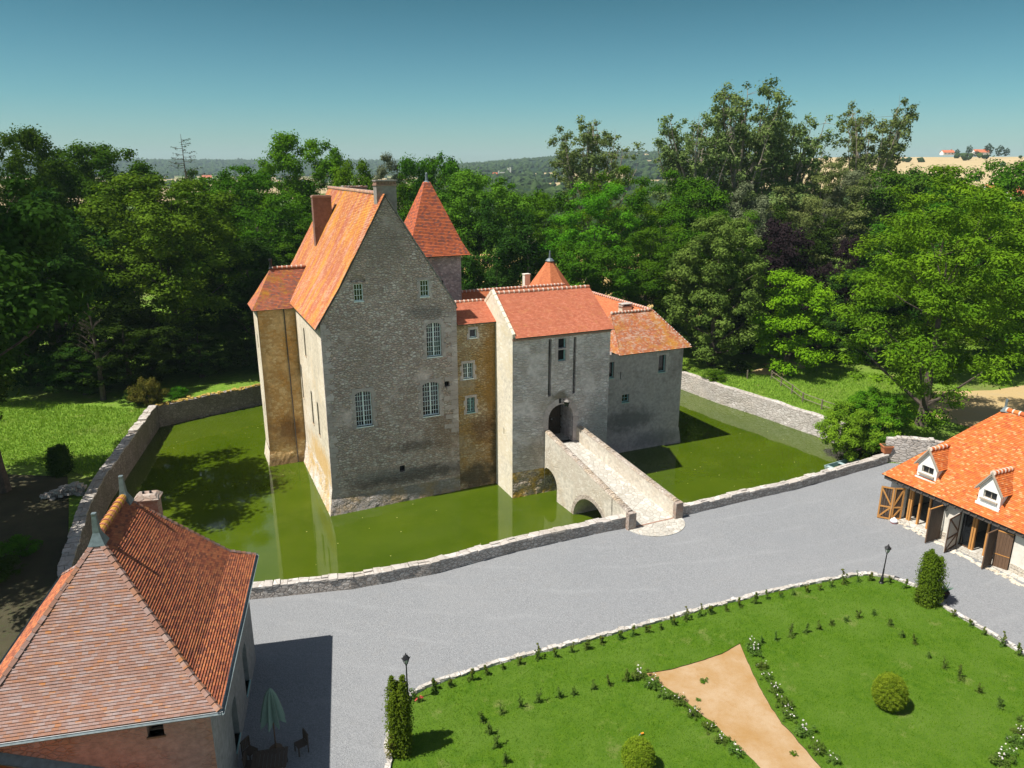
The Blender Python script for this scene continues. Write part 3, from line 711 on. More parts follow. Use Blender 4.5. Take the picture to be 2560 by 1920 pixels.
roof_face(mb, [L(26.1, 6.6, 7.66), L(26.1, 1.2, 7.66), L(26.7, 4.0, 11.0)], .12, .032, 1, .02)
roof_face(mb, [L(26.1, 6.6, 7.66), L(28.3, 6.6, 7.66), L(31.2, 4.0, 11.0), L(26.7, 4.0, 11.0)], .12, .032, 1, .02)
mb.build('wing_roof', [M['tile_wing'], M['soffit']], castle)
mb = MB()
roof_face(mb, [L(34.1, 1.2, 7.66), L(34.1, 19.2, 7.66), L(31.2, 19.2, 11.0), L(31.2, 4.0, 11.0)], .12, .03, 1.4, .03)
roof_face(mb, [L(28.3, 4.0, 7.66), L(28.3, 19.2, 7.66), L(31.2, 19.2, 11.0), L(31.2, 4.0, 11.0)], .12, .03, 1.4, .03)
mb.build('wing_roof', [M['tile_range'], M['soffit']], castle)
mb = MB(); ridge_tiles(mb, L(26.75, 4.0, 10.99), L(31.1, 4.0, 10.99), .13, .36); ridge_tiles(mb, L(31.2, 4.1, 10.99), L(31.2, 19.2, 10.99), .14, .4)
ridge_tiles(mb, L(33.95, 1.35, 7.85), L(31.25, 3.95, 10.98), .07, .36); mb.build('ridge_tiles', [M['tile_ridge'], M['mortar']], castle)
mb = MB(); mb.box(29.7, 6.7, 9.2, 30.8, 7.4, 10.85, 0, L); c = mb.build('chimney', M['keep_side'], castle)
mb = MB(); mb.box(29.64, 6.64, 10.85, 30.86, 7.46, 10.95, 1, L); mb.box(29.72, 6.72, 10.95, 29.86, 7.38, 11.12, 0, L); mb.box(30.64, 6.72, 10.95, 30.78, 7.38, 11.12, 0, L)
mb.box(29.66, 6.62, 11.12, 30.84, 7.48, 11.19, 0, L); mb.build('chimney_cap', [M['cap_stone'], M['brick']], c)

# stair tower behind the keep ----------------------------------------------
mb = MB(); cu, cv, hw = 12.45, 14.0, 2.35
for a, b, o_, T_ in ((cu - hw, cu + hw, outN, lambda s, z, d: L(s, cv - hw + d, z)), (cu - hw, cu + hw, outS, lambda s, z, d: L(s, cv + hw - d, z)),
                     (cv - hw, cv + hw, outW, lambda s, z, d: L(cu - hw + d, s, z)), (cv - hw, cv + hw, outE, lambda s, z, d: L(cu + hw - d, s, z))):
    wall(mb, [(a, -2.4), (b, -2.4), (b, 16.4), (a, 16.4)], [H(rect(a + 2.6, a + 2.9, 13.4, 13.9), .2, back=1)] if o_ is outN else [], T_, o_)
mb.build('tower_wall', [M['tower_stone'], M['dark']], castle)
mb = MB()
rings = [(3.05, 16.22), (2.45, 17.35), (.24, 22.75)]
k = 0
for j in range(2):
    (r0, z0), (r1, z1) = rings[j], rings[j + 1]; kk = k
    for dx0, dy0, dx1, dy1 in ((-1, -1, 1, -1), (1, -1, 1, 1), (1, 1, -1, 1), (-1, 1, -1, -1)):
        kk = roof_face(mb, [L(cu + dx0 * r0, cv + dy0 * r0, z0), L(cu + dx1 * r0, cv + dy1 * r0, z0), L(cu + dx1 * r1, cv + dy1 * r1, z1), L(cu + dx0 * r1, cv + dy0 * r1, z1)], .135, .035, 1, .012, k)
    k = kk
mb.build('tower_roof', [M['tile_tower'], M['soffit']], castle)
mb = MB(); mb.lathe(L(cu, cv, 22.65), [(.34, 0), (.26, .12), (.14, .2), (.1, .85), (.05, .92), (0, .95)], 8); mb.build('finial', M['lead'], castle)

# courtyard range and little octagonal tower --------------------------------
mb = MB()
wall(mb, [(14.8, -2.4), (28.6, -2.4), (28.6, 9.2), (14.8, 9.2)], [], lambda s, z, d: L(s, 13.0 + d, z), outN)
wall(mb, [(9.95, -2.4), (28.6, -2.4), (28.6, 9.2), (9.95, 9.2)], [], lambda s, z, d: L(s, 19.0 - d, z), outS)
mb.build('range_wall', M['tower_stone'], castle)
mb = MB()
roof_face(mb, [L(14.7, 12.6, 8.9), L(28.4, 12.6, 8.9), L(28.4, 16, 11.95), L(14.7, 16, 11.95)], .12, .03, 1.4, .03)
roof_face(mb, [L(9.9, 19.4, 8.9), L(28.4, 19.4, 8.9), L(28.4, 16, 11.95), L(9.9, 16, 11.95)], .12, .03, 1.4, .03)
mb.build('range_roof', [M['tile_range'], M['soffit']], castle)
mb = MB(); ridge_tiles(mb, L(14.8, 16, 11.93), L(28.3, 16, 11.93), .15, .42); mb.build('ridge_tiles', [M['tile_ridge'], M['mortar']], castle)
cu, cv = 27.5, 18.0
mb = MB(); oc = [(math.cos(R(22.5 + 45 * i)), math.sin(R(22.5 + 45 * i))) for i in range(8)]
for i in range(8):
    a, b = oc[i], oc[(i + 1) % 8]
    mb.face([L(cu + a[0] * 3, cv + a[1] * 3, -2.4), L(cu + b[0] * 3, cv + b[1] * 3, -2.4), L(cu + b[0] * 3, cv + b[1] * 3, 9.8), L(cu + a[0] * 3, cv + a[1] * 3, 9.8)])
mb.build('tower_wall', M['tower_stone'], castle)
mb = MB()
for i in range(8):
    a, b = oc[i], oc[(i + 1) % 8]
    roof_face(mb, [L(cu + a[0] * 3.7, cv + a[1] * 3.7, 9.55), L(cu + b[0] * 3.7, cv + b[1] * 3.7, 9.55), L(cu + b[0] * .12, cv + b[1] * .12, 14.55), L(cu + a[0] * .12, cv + a[1] * .12, 14.55)], .13, .03, 1, .01)
mb.build('tower_roof', [M['tile_range'], M['soffit']], castle)
mb = MB(); mb.lathe(L(cu, cv, 14.4), [(.5, -.12), (.28, .12), (.12, .2), (.07, .95), (0, 1.0)], 8); mb.build('finial', M['lead'], castle)
mb = MB(); mb.box(25.75, 20.6, 9, 26.4, 21.2, 12.5, 0, L); mb.box(25.7, 20.55, 12.5, 26.45, 21.25, 12.6, 0, L); mb.build('chimney', M['plaster'], castle)

# wall lantern over the gate ------------------------------------------------
lp = thing('wall_lantern', 'black iron lantern with a pale lid hanging over the gatehouse arch', 'lantern', L(17.9, VG, 5.6))
mb = MB(); mb.box(17.42, VG - .03, 5.6, 17.6, VG + .0, 6.0, 0, L); mb.path([L(17.51, VG - .03, 5.9), L(17.6, VG - .25, 6.02), L(17.78, VG - .45, 5.95), L(17.85, VG - .5, 5.98)], [.025] * 4, 6)
mb.path([L(17.51, VG - .03, 5.66), L(17.66, VG - .2, 5.72), L(17.78, VG - .45, 5.92)], [.018] * 3, 6); mb.build('bracket', M['iron'], lp)
mb = MB(); q = Vector(L(17.88, VG - .5, 5.42)); fr = []
for i in range(4):
    a = R(45 + 90 * i - 24); fr.append((math.cos(a), math.sin(a)))
for i in range(4):
    a, b = fr[i], fr[(i + 1) % 4]
    mb.tube(q + Vector((a[0] * .13, a[1] * .13, 0)), q + Vector((a[0] * .26, a[1] * .26, .42)), .014, .014, 5)
    mb.tube(q + Vector((a[0] * .13, a[1] * .13, 0)), q + Vector((b[0] * .13, b[1] * .13, 0)), .014, .014, 5)
    mb.tube(q + Vector((a[0] * .26, a[1] * .26, .42)), q + Vector((b[0] * .26, b[1] * .26, .42)), .018, .018, 5)
mb.build('lantern_frame', M['iron'], lp)
mb = MB(); mb.hexa([q + Vector((a * .29, b * .29, .43)) for a, b in fr], [q + Vector((a * .12, b * .12, .56)) for a, b in fr]); mb.lathe(q + Vector((0, 0, .55)), [(.05, 0), (.03, .06), (0, .12)], 6); mb.build('lid', M['chim_stone'], lp)
mb = MB(); mb.hexa([q + Vector((a * .12, b * .12, .02)) for a, b in fr], [q + Vector((a * .245, b * .245, .41)) for a, b in fr]); mb.build('lantern_glass', M['glass'], lp)

# ------------------------------------------------------------------ bridge
br = thing('stone_bridge', 'pale humped stone bridge with two arches crossing the moat to the gatehouse', 'bridge', L(18, -9, 0))
NV = 40
va, vb = VG - .02, -14.95
def uL_(v): return 16.15 + (16.62 - 16.15) * (va - v) / (va - vb)
def uR_(v): return 19.62 + (21.08 - 19.62) * (va - v) / (va - vb)
def deckz(v): return 2.12 * (1 - (va - v) / (va - vb)) + .03
def topz(v): return deckz(v) + 1.22
hA = [(-3.4, -2.4), (-5.45, -2.4), (-5.45, -.9)] + [(-4.0 - 1.45 * math.cos(R(a)), -.9 + 1.25 * math.sin(R(a))) for a in range(15, 115, 15)] + [(-3.4, .1)]
hB = [(-8.0, -2.4), (-12.8, -2.4), (-12.8, -2.2)] + [(-10.4 - 2.4 * math.cos(R(a)), -2.2 + 2.32 * math.sin(R(a))) for a in range(10, 181, 10)]
hA = [(s, z) for s, z in hA]
mb = MB()
top = [(v, topz(v)) for v in np.linspace(va, -13.2, 14)]
outer = [(va, -2.6)] + [(-3.4 - .0001, -2.6), (-3.4, .1)] + list(reversed(hA[3:-1])) + [(-5.45, -.9), (-5.45, -2.6), (-8.0, -2.6)] + [p for p in reversed(hB[3:-1])] + [(-12.8, -2.2), (-12.8, -2.6), (-13.2, -2.6)] + top[::-1]
for T_, o_ in ((lambda s, z, d: L(uL_(s) + d, s, z), outW), (lambda s, z, d: L(uR_(s) - d, s, z), outE)):
    wall(mb, outer, [], T_, o_)
for chain in ([(-3.4, .1)] + list(reversed(hA[3:-1])) + [(-5.45, -.9), (-5.45, -2.6)], [(-8.0, -2.6)] + [p for p in reversed(hB[3:-1])] + [(-12.8, -2.2), (-12.8, -2.6)]):
    for i in range(len(chain) - 1):
        (s0, z0), (s1, z1) = chain[i], chain[i + 1]
        mb.face([L(uL_(s0), s0, z0), L(uL_(s1), s1, z1), L(uR_(s1), s1, z1), L(uR_(s0), s0, z0)], 0)
mb.face([L(uL_(-5.45), -5.45, -2.6), L(uR_(-5.45), -5.45, -2.6), L(uR_(-8), -8, -2.6), L(uL_(-8), -8, -2.6)])
mb.build('bridge_body', M['bridge_stone'], br)
for T_, sg in ((lambda v, o_: uL_(v) + o_, 1), (lambda v, o_: uR_(v) - o_, -1)):      # dressed ring of the big arch
    mb = MB()
    for i in range(17):
        a0, a1 = 10 * i + 5.6, 10 * i + 14.4
        q = lambda a, r: (-10.4 - (2.4 + r) * math.cos(R(a)), -2.2 + (2.32 + r) * math.sin(R(a)))
        A, B_, C_, D_ = q(a0, .01), q(a1, .01), q(a1, .34), q(a0, .34)
        mb.hexa([L(T_(p[0], .1), p[0], p[1]) for p in (A, B_, C_, D_)], [L(T_(p[0], -.02), p[0], p[1]) for p in (A, B_, C_, D_)])
    mb.build('arch_ring', M['bridge_cap'], br)
for side in (0, 1):                                                   # parapets with a rounded coping of small stones
    mb = MB(); N = 54
    U0 = (lambda v: uL_(v)) if side == 0 else (lambda v: uR_(v) - .5)
    U1 = (lambda v: uL_(v) + .5) if side == 0 else (lambda v: uR_(v))
    ve = -14.95
    for i in range(N):
        s0 = va + (ve - va) * i / N; s1 = va + (ve - va) * (i + 1) / N
        for u_, f_ in ((U1 if side == 0 else U0, 1),):
            mb.face([L(u_(s0), s0, deckz(s0) - .2), L(u_(s1), s1, deckz(s1) - .2), L(u_(s1), s1, topz(s1)), L(u_(s0), s0, topz(s0))], 0)
        if s1 < -13.1:
            ou = U0 if side == 0 else U1
            mb.face([L(ou(s0), s0, -2.6), L(ou(s1), s1, -2.6), L(ou(s1), s1, topz(s1)), L(ou(s0), s0, topz(s0))], 0)
        h = random.uniform(.06, .1); g = .012
        b = [L(U0(s0) - .02, s0 - g, topz(s0) - .02), L(U1(s0) + .02, s0 - g, topz(s0) - .02), L(U1(s1) + .02, s1 + g, topz(s1) - .02), L(U0(s1) - .02, s1 + g, topz(s1) - .02)]
        c_ = lambda v, f: U0(v) + (U1(v) - U0(v)) * f
        t = [L(c_(s0, .25), s0 - g, topz(s0) + h), L(c_(s0, .75), s0 - g, topz(s0) + h), L(c_(s1, .75), s1 + g, topz(s1) + h), L(c_(s1, .25), s1 + g, topz(s1) + h)]
        mb.hexa(b, t, 1)
    z_ = deckz(ve)
    mb.face([L(U0(ve), ve, -2.6), L(U1(ve), ve, -2.6), L(U1(ve), ve, topz(ve)), L(U0(ve), ve, topz(ve))], 0)
    mb.obox(L((U0(ve) + U1(ve)) / 2, ve - .14, .62), (Vector(L(.3, 0, 0)) - Vector(L(0, 0, 0))), (Vector(L(0, .17, 0)) - Vector(L(0, 0, 0))), (0, 0, .62), 2, .02)
    mb.build('parapet', [M['bridge_stone'], M['bridge_cap'], M['pillar']], br)
mb = MB(); g = []
for i in range(49):
    v = va + (vb - .15 - va) * i / 48; row = []
    for j in range(13):
        f = j / 12; u = uL_(v) + .45 + (uR_(v) - uL_(v) - .9) * f
        z = deckz(v) + noise.noise(Vector((u * 2.2, v * 2.2, 0))) * .025
        row.append(L(u, v, z))
    g.append(row)
for i in range(48):
    for j in range(12): mb.face([g[i + 1][j], g[i + 1][j + 1], g[i][j + 1], g[i][j]])
mb.build('deck', M['deck_stone'], br, smooth=True)
mb = MB(); mb.box(17.1, -15.12, 0, 20.6, -14.98, .07, 0, L); mb.build('threshold', M['brick'], br)

# ------------------------------------------------------------------ ground, water, yard
def ground_mat():
    t = NT('ground_grass'); o = t.n('TexCoord').outputs['Object']
    a = t.noise(o, .12, 5, .6); b = t.noise(o, 1.6, 6, .7); c = t.noise(o, 9, 4, .7)
    col = t.mix(t.mapr(b, .3, .7), (.10, .22, .014, 1), (.24, .36, .05, 1))
    col = t.mix(t.mapr(a, .5, .68, 0, .7), col, (.2, .2, .07, 1))
    col = t.mix(t.mapr(c, .35, .75, 0, .5), col, (.035, .08, .01, 1))
    col = t.mix(t.mapr(t.noise(o, .45, 5, .65), .6, .72, 0, .6), col, (.3, .22, .11, 1))
    p = t.n('BsdfPrincipled', {'Base Color': col, 'Roughness': .95, 'Specular IOR Level': .1})
    t.t.links.new(t.n('Bump', {'Strength': 1, 'Distance': .12, 'Height': t.math('ADD', b, c)}).outputs[0], p.inputs['Normal'])
    return t.done(p.outputs[0])
def gravel_mat():
    t = NT('gravel'); o = t.n('TexCoord').outputs['Object']
    v = t.n('TexVoronoi', {'Vector': o, 'Scale': 22.0}); r = t.n('SeparateColor', {0: v.outputs['Color']}).outputs[0]
    n1 = t.noise(o, 11, 6, .75); big = t.noise(o, .18, 5, .6); mid = t.noise(o, 1.1, 4, .6)
    col = t.mix(r, (.18, .185, .194, 1), (.305, .311, .319, 1))
    col = t.mix(t.mapr(n1, .35, .7, 0, .45), col, (.19, .203, .217, 1))
    col = t.mix(t.mapr(big, .4, .7, 0, .5), col, (.26, .265, .273, 1))
    st = t.n('Mapping', {'Vector': o, 'Rotation': (0, 0, R(64)), 'Scale': (.18, 2.2, 1)}).outputs[0]
    col = t.mix(t.mapr(t.noise(st, 1.0, 4, .6), .48, .7, 0, .3), col, (.225, .235, .25, 1))
    col = t.mix(t.mapr(mid, .55, .75, 0, .22), col, (.25, .24, .225, 1))
    tv = t.n('VectorMath', {0: o, 1: (3.0, 92.0, 0.0)}, operation='SUBTRACT').outputs[0]
    rr = t.n('VectorMath', {0: tv}, operation='LENGTH').outputs['Value']
    rr = t.math('ADD', rr, t.math('MULTIPLY', t.noise(o, .25, 2), 1.6))
    wv = t.math('PINGPONG', rr, 1.3)
    tm = t.math('MULTIPLY', t.mapr(wv, .0, .28, 1, 0), t.mapr(t.noise(o, .3, 4), .42, .6, 0, .3))
    col = t.mix(tm, col, (.32, .328, .338, 1))
    col = t.mix(t.mapr(t.noise(o, .07, 3, .5), .5, .72, 0, .35), col, (.2, .212, .226, 1))
    p = t.n('BsdfPrincipled', {'Base Color': col, 'Roughness': .95, 'Specular IOR Level': .15})
    t.t.links.new(t.n('Bump', {'Strength': .8, 'Distance': .035, 'Height': t.math('ADD', v.outputs['Distance'], n1)}).outputs[0], p.inputs['Normal'])
    return t.done(p.outputs[0])
def lawn_mat():
    t = NT('lawn'); o = t.n('TexCoord').outputs['Object']
    a = t.noise(o, .35, 5, .6); b = t.noise(o, 2.2, 6, .7); c = t.noise(o, 16, 4, .7)
    col = t.mix(t.mapr(b, .3, .7), (.05, .118, .004, 1), (.108, .19, .009, 1))
    col = t.mix(t.mapr(a, .42, .7, 0, .9), col, (.115, .19, .024, 1))
    col = t.mix(t.mapr(c, .3, .75, 0, .65), col, (.026, .08, .004, 1))
    col = t.mix(t.mapr(t.noise(o, .55, 6, .72), .58, .72, 0, .6), col, (.2, .2, .075, 1))
    p = t.n('BsdfPrincipled', {'Base Color': col, 'Roughness': .9, 'Specular IOR Level': .15})
    t.t.links.new(t.n('Bump', {'Strength': .9, 'Distance': .05, 'Height': t.math('ADD', b, c)}).outputs[0], p.inputs['Normal'])
    return t.done(p.outputs[0])
def sand_mat(name, a, b, c):
    t = NT(name); o = t.n('TexCoord').outputs['Object']
    n1 = t.noise(o, .5, 6, .65); n2 = t.noise(o, 3, 5, .7); n3 = t.noise(o, 25, 3, .7)
    col = t.mix(t.mapr(n1, .35, .65), c4(a), c4(b))
    col = t.mix(t.mapr(n2, .5, .75, 0, .6), col, c4(c))
    col = t.mix(t.mapr(n3, .3, .8, 0, .3), col, c4([x * .6 for x in a]))
    p = t.n('BsdfPrincipled', {'Base Color': col, 'Roughness': .95, 'Specular IOR Level': .1})
    t.t.links.new(t.n('Bump', {'Strength': .6, 'Distance': .03, 'Height': t.math('ADD', n2, n3)}).outputs[0], p.inputs['Normal'])
    return t.done(p.outputs[0])
def water_mat():
    t = NT('moat_water'); o = t.n('TexCoord').outputs['Object']
    a = t.noise(o, .16, 5, .6); b = t.noise(o, .9, 5, .7); s = t.n('TexVoronoi', {'Vector': o, 'Scale': 1.7, 'Randomness': 1.0})
    col = t.mix(t.mapr(a, .35, .65), (.043, .074, .0026, 1), (.062, .094, .005, 1))
    col = t.mix(t.mapr(t.noise(o, .3, 6, .75), .52, .7, 0, .35), col, (.085, .112, .012, 1))
    col = t.mix(t.mapr(b, .58, .72, 0, .25), col, (.05, .075, .004, 1))
    sp = t.math('LESS_THAN', s.outputs['Distance'], .08)
    sr = t.math('GREATER_THAN', t.n('SeparateColor', {0: s.outputs['Color']}).outputs[1], .82)
    fl = t.math('MULTIPLY', sp, sr)
    col = t.mix(fl, col, (.42, .42, .16, 1))
    p = t.n('BsdfPrincipled', {'Base Color': col, 'Roughness': .04, 'IOR': 1.36, 'Specular IOR Level': .65})
    w = t.noise(o, 1.2, 3, .6)
    t.t.links.new(t.n('Bump', {'Strength': .05, 'Distance': .04, 'Height': w}).outputs[0], p.inputs['Normal'])
    return t.done(p.outputs[0])
M['ground'] = ground_mat(); M['gravel'] = gravel_mat(); M['lawn'] = lawn_mat(); M['water'] = water_mat()
M['sand'] = sand_mat('sand', (.35, .21, .085), (.43, .31, .19), (.33, .185, .07))
M['dry_earth'] = sand_mat('dry_earth', (.46, .33, .15), (.42, .32, .17), (.33, .27, .13))
M['stubble'] = sand_mat('stubble', (.56, .38, .13), (.6, .44, .19), (.5, .36, .14))
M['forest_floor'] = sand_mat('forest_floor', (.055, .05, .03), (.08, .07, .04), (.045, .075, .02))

MOAT = [(-24.0, 36.5), (-15.1, 37.6), (-9.6, 38.65), (-5.1, 40.25), (0, 43.0), (5.1, 45.3), (8.0, 46.3), (12.0, 48.1), (17.0, 50.5), (25.7, 54.75), (31.6, 58.0),
        (33.2, 61), (33.0, 66), (31.2, 69.6), (27.3, 76), (24.0, 80.8), (20.9, 86.6), (16, 95.5), (8, 101.5), (-8, 98.5), (-20, 88.5), (-29, 80.1), (-34, 75.7), (-37.2, 72.4),
        (-34.6, 61.5), (-32.9, 54.3), (-31.2, 49), (-29.2, 44.2), (-27.6, 40.3), (-25.8, 37.6)]
def sheet(name, loops, z, mat, kind='structure', label=None):
    flat = [p for l in loops for p in l]
    tr = tessellate_polygon([[Vector((p[0], p[1], 0)) for p in l] for l in loops])
    mb = MB()
    for q in tr:
        a = [Vector((flat[i][0], flat[i][1], z)) for i in q]
        if (a[1] - a[0]).cross(a[2] - a[0]).z < 0: a = a[::-1]
        mb.face(a)
    o = mb.build(name, mat, loc=(0, 0, z)); o['kind'] = kind
    if label: o['label'] = label
    return o
circ = [(230 * math.cos(2 * math.pi * i / 72), 40 + 230 * math.sin(2 * math.pi * i / 72)) for i in range(72)]
sheet('ground', [circ, MOAT], 0.0, M['ground'], label='grass ground of the park around the moat')
sheet('moat_water', [[(-45, 30), (45, 30), (45, 110), (-45, 110)]], WATER, M['water'], label='green algae-covered water of the moat')
sheet('gravel_yard', [[(-23, 10), (60, 10), (60, 40), (42, 56), (31.7, 57.9), (25.7, 54.65), (17.0, 50.4), (12.0, 48.0), (8.0, 46.2), (5.1, 45.2), (0, 42.9), (-5.1, 40.15), (-9.6, 38.55), (-15.1, 37.5), (-24.2, 36.3)]], .006, M['gravel'],
      label='pale grey gravel courtyard')
sheet('stubble_field', [[(-24, 118), (34, 116), (44, 150), (40, 215), (-30, 215), (-34, 150)]], .01, M['stubble'], label='golden stubble field glimpsed between the trees')
sheet('dry_earth', [[(43.5, 67.5), (41.5, 72), (47, 78.5), (54, 79), (66, 84), (80, 75), (70, 60), (52, 60)]], .02, M['dry_earth'], label='dry tan earth behind the barn')
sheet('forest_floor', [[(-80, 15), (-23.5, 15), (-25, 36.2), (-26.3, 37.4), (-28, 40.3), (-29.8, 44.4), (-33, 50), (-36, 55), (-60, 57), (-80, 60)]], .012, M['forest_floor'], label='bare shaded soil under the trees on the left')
mb = MB(); mb.face([(-46, 29, -3.2), (46, 29, -3.2), (46, 111, -3.2), (-46, 111, -3.2)]); o = mb.build('moat_bed', M['forest_floor'], loc=(0, 0, -3.2)); o['kind'] = 'structure'

# garden ---------------------------------------------------------------------
KL = [(-5.0, 21.5), (-5.14, 25.19), (-5.38, 25.97), (-5.41, 26.91), (-5.11, 27.9), (-4.81, 29.08), (-4.22, 29.72), (-2.99, 30.41), (-1.24, 31.28), (0.41, 32.03), (2.5, 32.81), (5.79, 34.15), (8.22, 35.17), (11.27, 36.47), (14.99, 37.94), (18.56, 39.11), (21.17, 39.88), (22.06, 39.92), (23.12, 39.56), (24.04, 38.54), (24.66, 36.08), (25.28, 34.69), (26.23, 32.19), (27.2, 29.6), (27.8, 25)]
PTOP = [(11.96, 33.15), (10.78, 32.29), (9.13, 31.56), (7.96, 31.07), (6.62, 30.8)]
PRIGHT = [(13.3, 22.5), (12.99, 24.04), (12.71, 25.24), (12.46, 26.27), (12.07, 27.59), (11.9, 29.53), (11.9, 31.65)]
PLEFT = [(6.68, 30.59), (7.76, 29.28), (8.95, 27.52), (9.62, 26.2), (10.24, 25.0), (10.55, 24.04), (10.9, 22.5)]
def ragged(P, amp, step=.22):
    out = []
    for i in range(len(P) - 1):
        a = Vector((*P[i], 0)); b = Vector((*P[i + 1], 0)); n = max(1, int((b - a).length / step)); d = (b - a).normalized(); s_ = Vector((-d.y, d.x, 0))
        for k in range(n):
            q = a.lerp(b, k / n); j = noise.noise(q * 1.6) * amp + noise.noise(q * 6) * amp * .6 if (i or k) else 0
            out.append(((q + s_ * j).x, (q + s_ * j).y))
    return out + [P[-1]]
PRIGHT = ragged(PRIGHT, .07); PTOP = ragged(PTOP, .04); PLEFT = ragged(PLEFT, .07)
LAWN = KL + [(27.8, 22.5)] + PRIGHT + PTOP + PLEFT + [(-4.9, 22.5)]
LAWN = LAWN[1:]
lawn = sheet('lawn', [LAWN], .075, M['lawn'], label='mown green lawn of the garden')
sheet('sand_path', [PRIGHT + PTOP + PLEFT], .03, M['sand'], label='sandy wedge-shaped path through the lawn')
mb = MB()
edge = PRIGHT + PTOP + PLEFT
for i in range(len(edge) - 1):
    a, b = edge[i], edge[i + 1]; mb.face([(a[0], a[1], 0), (b[0], b[1], 0), (b[0], b[1], .075), (a[0], a[1], .075)])
o = mb.build('lawn_edge', M['forest_floor'], loc=(9, 28, 0)); o['kind'] = 'structure'
mb = MB()
def stones_along(mb, pts, w, h, l0, l1, z=0, jit=.03, rows=1, m=0):
    P = [Vector((p[0], p[1], 0)) for p in pts]
    for r in range(rows):
        for i in range(len(P) - 1):
            d = P[i + 1] - P[i]; x = 0.0
            while x < d.length:
                l = random.uniform(l0, l1); l = min(l, d.length - x + .02)
                if l < .06: break
                c = P[i] + d.normalized() * (x + l / 2); dn = d.normalized(); s = Vector((-dn.y, dn.x, 0))
                hh = h * random.uniform(.85, 1.15)
                mb.obox(c + s * random.uniform(-.02, .02) + Vector((0, 0, z + hh / 2 + r * h * .95)), dn * (l / 2 - .006), s * (w / 2 * random.uniform(.85, 1.1)), Vector((random.uniform(-.01, .01), random.uniform(-.01, .01), hh / 2)), m, jit)
                x += l
stones_along(mb, KL, .24, .21, .22, .55, 0, .038)
tag(mb.build('stone_kerb', M['kerb_stone'], loc=(11, 36, 0)), 'low kerb of white stones curving round the lawn', 'kerb')
mb = MB()                                                              # semicircular paved apron at the foot of the bridge
cx_, cy_ = 18.85, -14.95
ring = []
for i in range(25):
    a = math.pi * i / 24
    ring.append((cx_ + 2.2 * math.cos(a) * 1.0, cy_ - 1.95 * math.sin(a)))
for r0, r1, n in ((0, .4, 4), (.4, .75, 7), (.75, 1.0, 9)):
    for i in range(n):
        a0 = math.pi * (i / n) + .01; a1 = math.pi * ((i + 1) / n) - .01
        q = lambda a, r: (cx_ + 2.25 * r * math.cos(a), cy_ - 1.95 * r * math.sin(a) - .12)
        st = [q(a0, r0 + .015), q(a0, r1 - .012), q((a0 + a1) / 2, r1 - .012), q(a1, r1 - .012), q(a1, r0 + .015)]
        h = .05 + random.uniform(-.008, .01)
        mb.hexa([L(*p, 0) for p in st], [L(*p, h) for p in st])
mb.hexa([L(*p, -.01) for p in ring], [L(*p, .03) for p in ring], 1)
o = mb.build('paved_apron', [M['deck_stone'], M['mortar']], loc=L(cx_, cy_, 0)); tag(o, 'pale semicircular stone apron at the foot of the bridge', kind='structure')

# moat and garden walls --------------------------------------------------------
def wall_thing(name, label, path, w, z0, z1, m, cm, cat='wall', **k):
    mb = MB(); rubble_wall(mb, path, w, z0, z1, **k)
    o = mb.build(name, [M[m], M[cm]], loc=(path[0][0], path[0][1], 0)); return tag(o, label, cat)
wall_thing('moat_wall', 'long low rubble wall between gravel yard and moat, from tiled pavilion to bridge', [(-24.0, 36.4), (-15.1, 37.6), (-9.6, 38.65), (-5.1, 40.25), (0, 43.0), (5.1, 45.3), (7.85, 46.4)], .55, -2.6, .72, 'moat_wall', 'cap_stone')
wall_thing('moat_wall', 'low rubble wall running from bridge to terracotta planter on the right', [(12.1, 48.15), (17.0, 50.5), (21.5, 52.5), (25.7, 54.75), (31.6, 58.0)], .5, -2.6, .6, 'moat_wall', 'cap_stone', zvar=.09)
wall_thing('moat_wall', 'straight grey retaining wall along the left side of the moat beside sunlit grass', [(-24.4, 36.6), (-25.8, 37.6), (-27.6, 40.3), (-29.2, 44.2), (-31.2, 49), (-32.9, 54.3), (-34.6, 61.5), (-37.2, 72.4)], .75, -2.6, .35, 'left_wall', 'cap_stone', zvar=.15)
mb = MB(); rubble_wall(mb, [(-37.0, 72.6), (-34.0, 75.7), (-29.0, 80.1), (-20, 88.5), (-8, 98.5), (8, 101.5), (16, 95.5)], .7, -2.6, .25, cap=False, zvar=.2)
M['dry_moss'] = plain('dry_moss', (.35, .24, .05), .95, var=.5, scale=3)
mm = MB()
pp = [Vector((-36.8, 72.7, 0)), Vector((-34, 75.6, 0)), Vector((-29, 80, 0)), Vector((-22, 86.5, 0))]
for i in range(len(pp) - 1):
    d = pp[i + 1] - pp[i]; n = int(d.length / .22)
    for k in range(n):
        c = pp[i] + d * (k / n); mm.obox(c + Vector((random.uniform(-.25, .25), random.uniform(-.25, .25), .27 + random.uniform(-.05, .12))), (.16, .05, 0), (-.05, .16, .02), (0, 0, .05), 0, .05)
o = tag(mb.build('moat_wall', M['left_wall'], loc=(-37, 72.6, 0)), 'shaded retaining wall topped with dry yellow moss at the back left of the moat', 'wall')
mm.build('moss', M['dry_moss'], o)
wall_thing('moat_wall', 'pale sunlit stone bank wall on the right side of the moat below the fence', [(16, 95.5), (20.9, 86.6), (24.0, 80.8), (27.3, 76), (31.2, 69.6), (33, 66)], .8, -2.6, .08, 'bank_wall', 'bank_wall', cap=False, zvar=.12, jit=.06)
wall_thing('garden_wall', 'tall pale stone wall behind terracotta planter beside the barn', [(31.8, 58.5), (34.5, 57.6), (39.5, 56)], .6, 0, 2.15, 'bank_wall', 'bank_wall', cap=True, zvar=.3)
mb = MB()
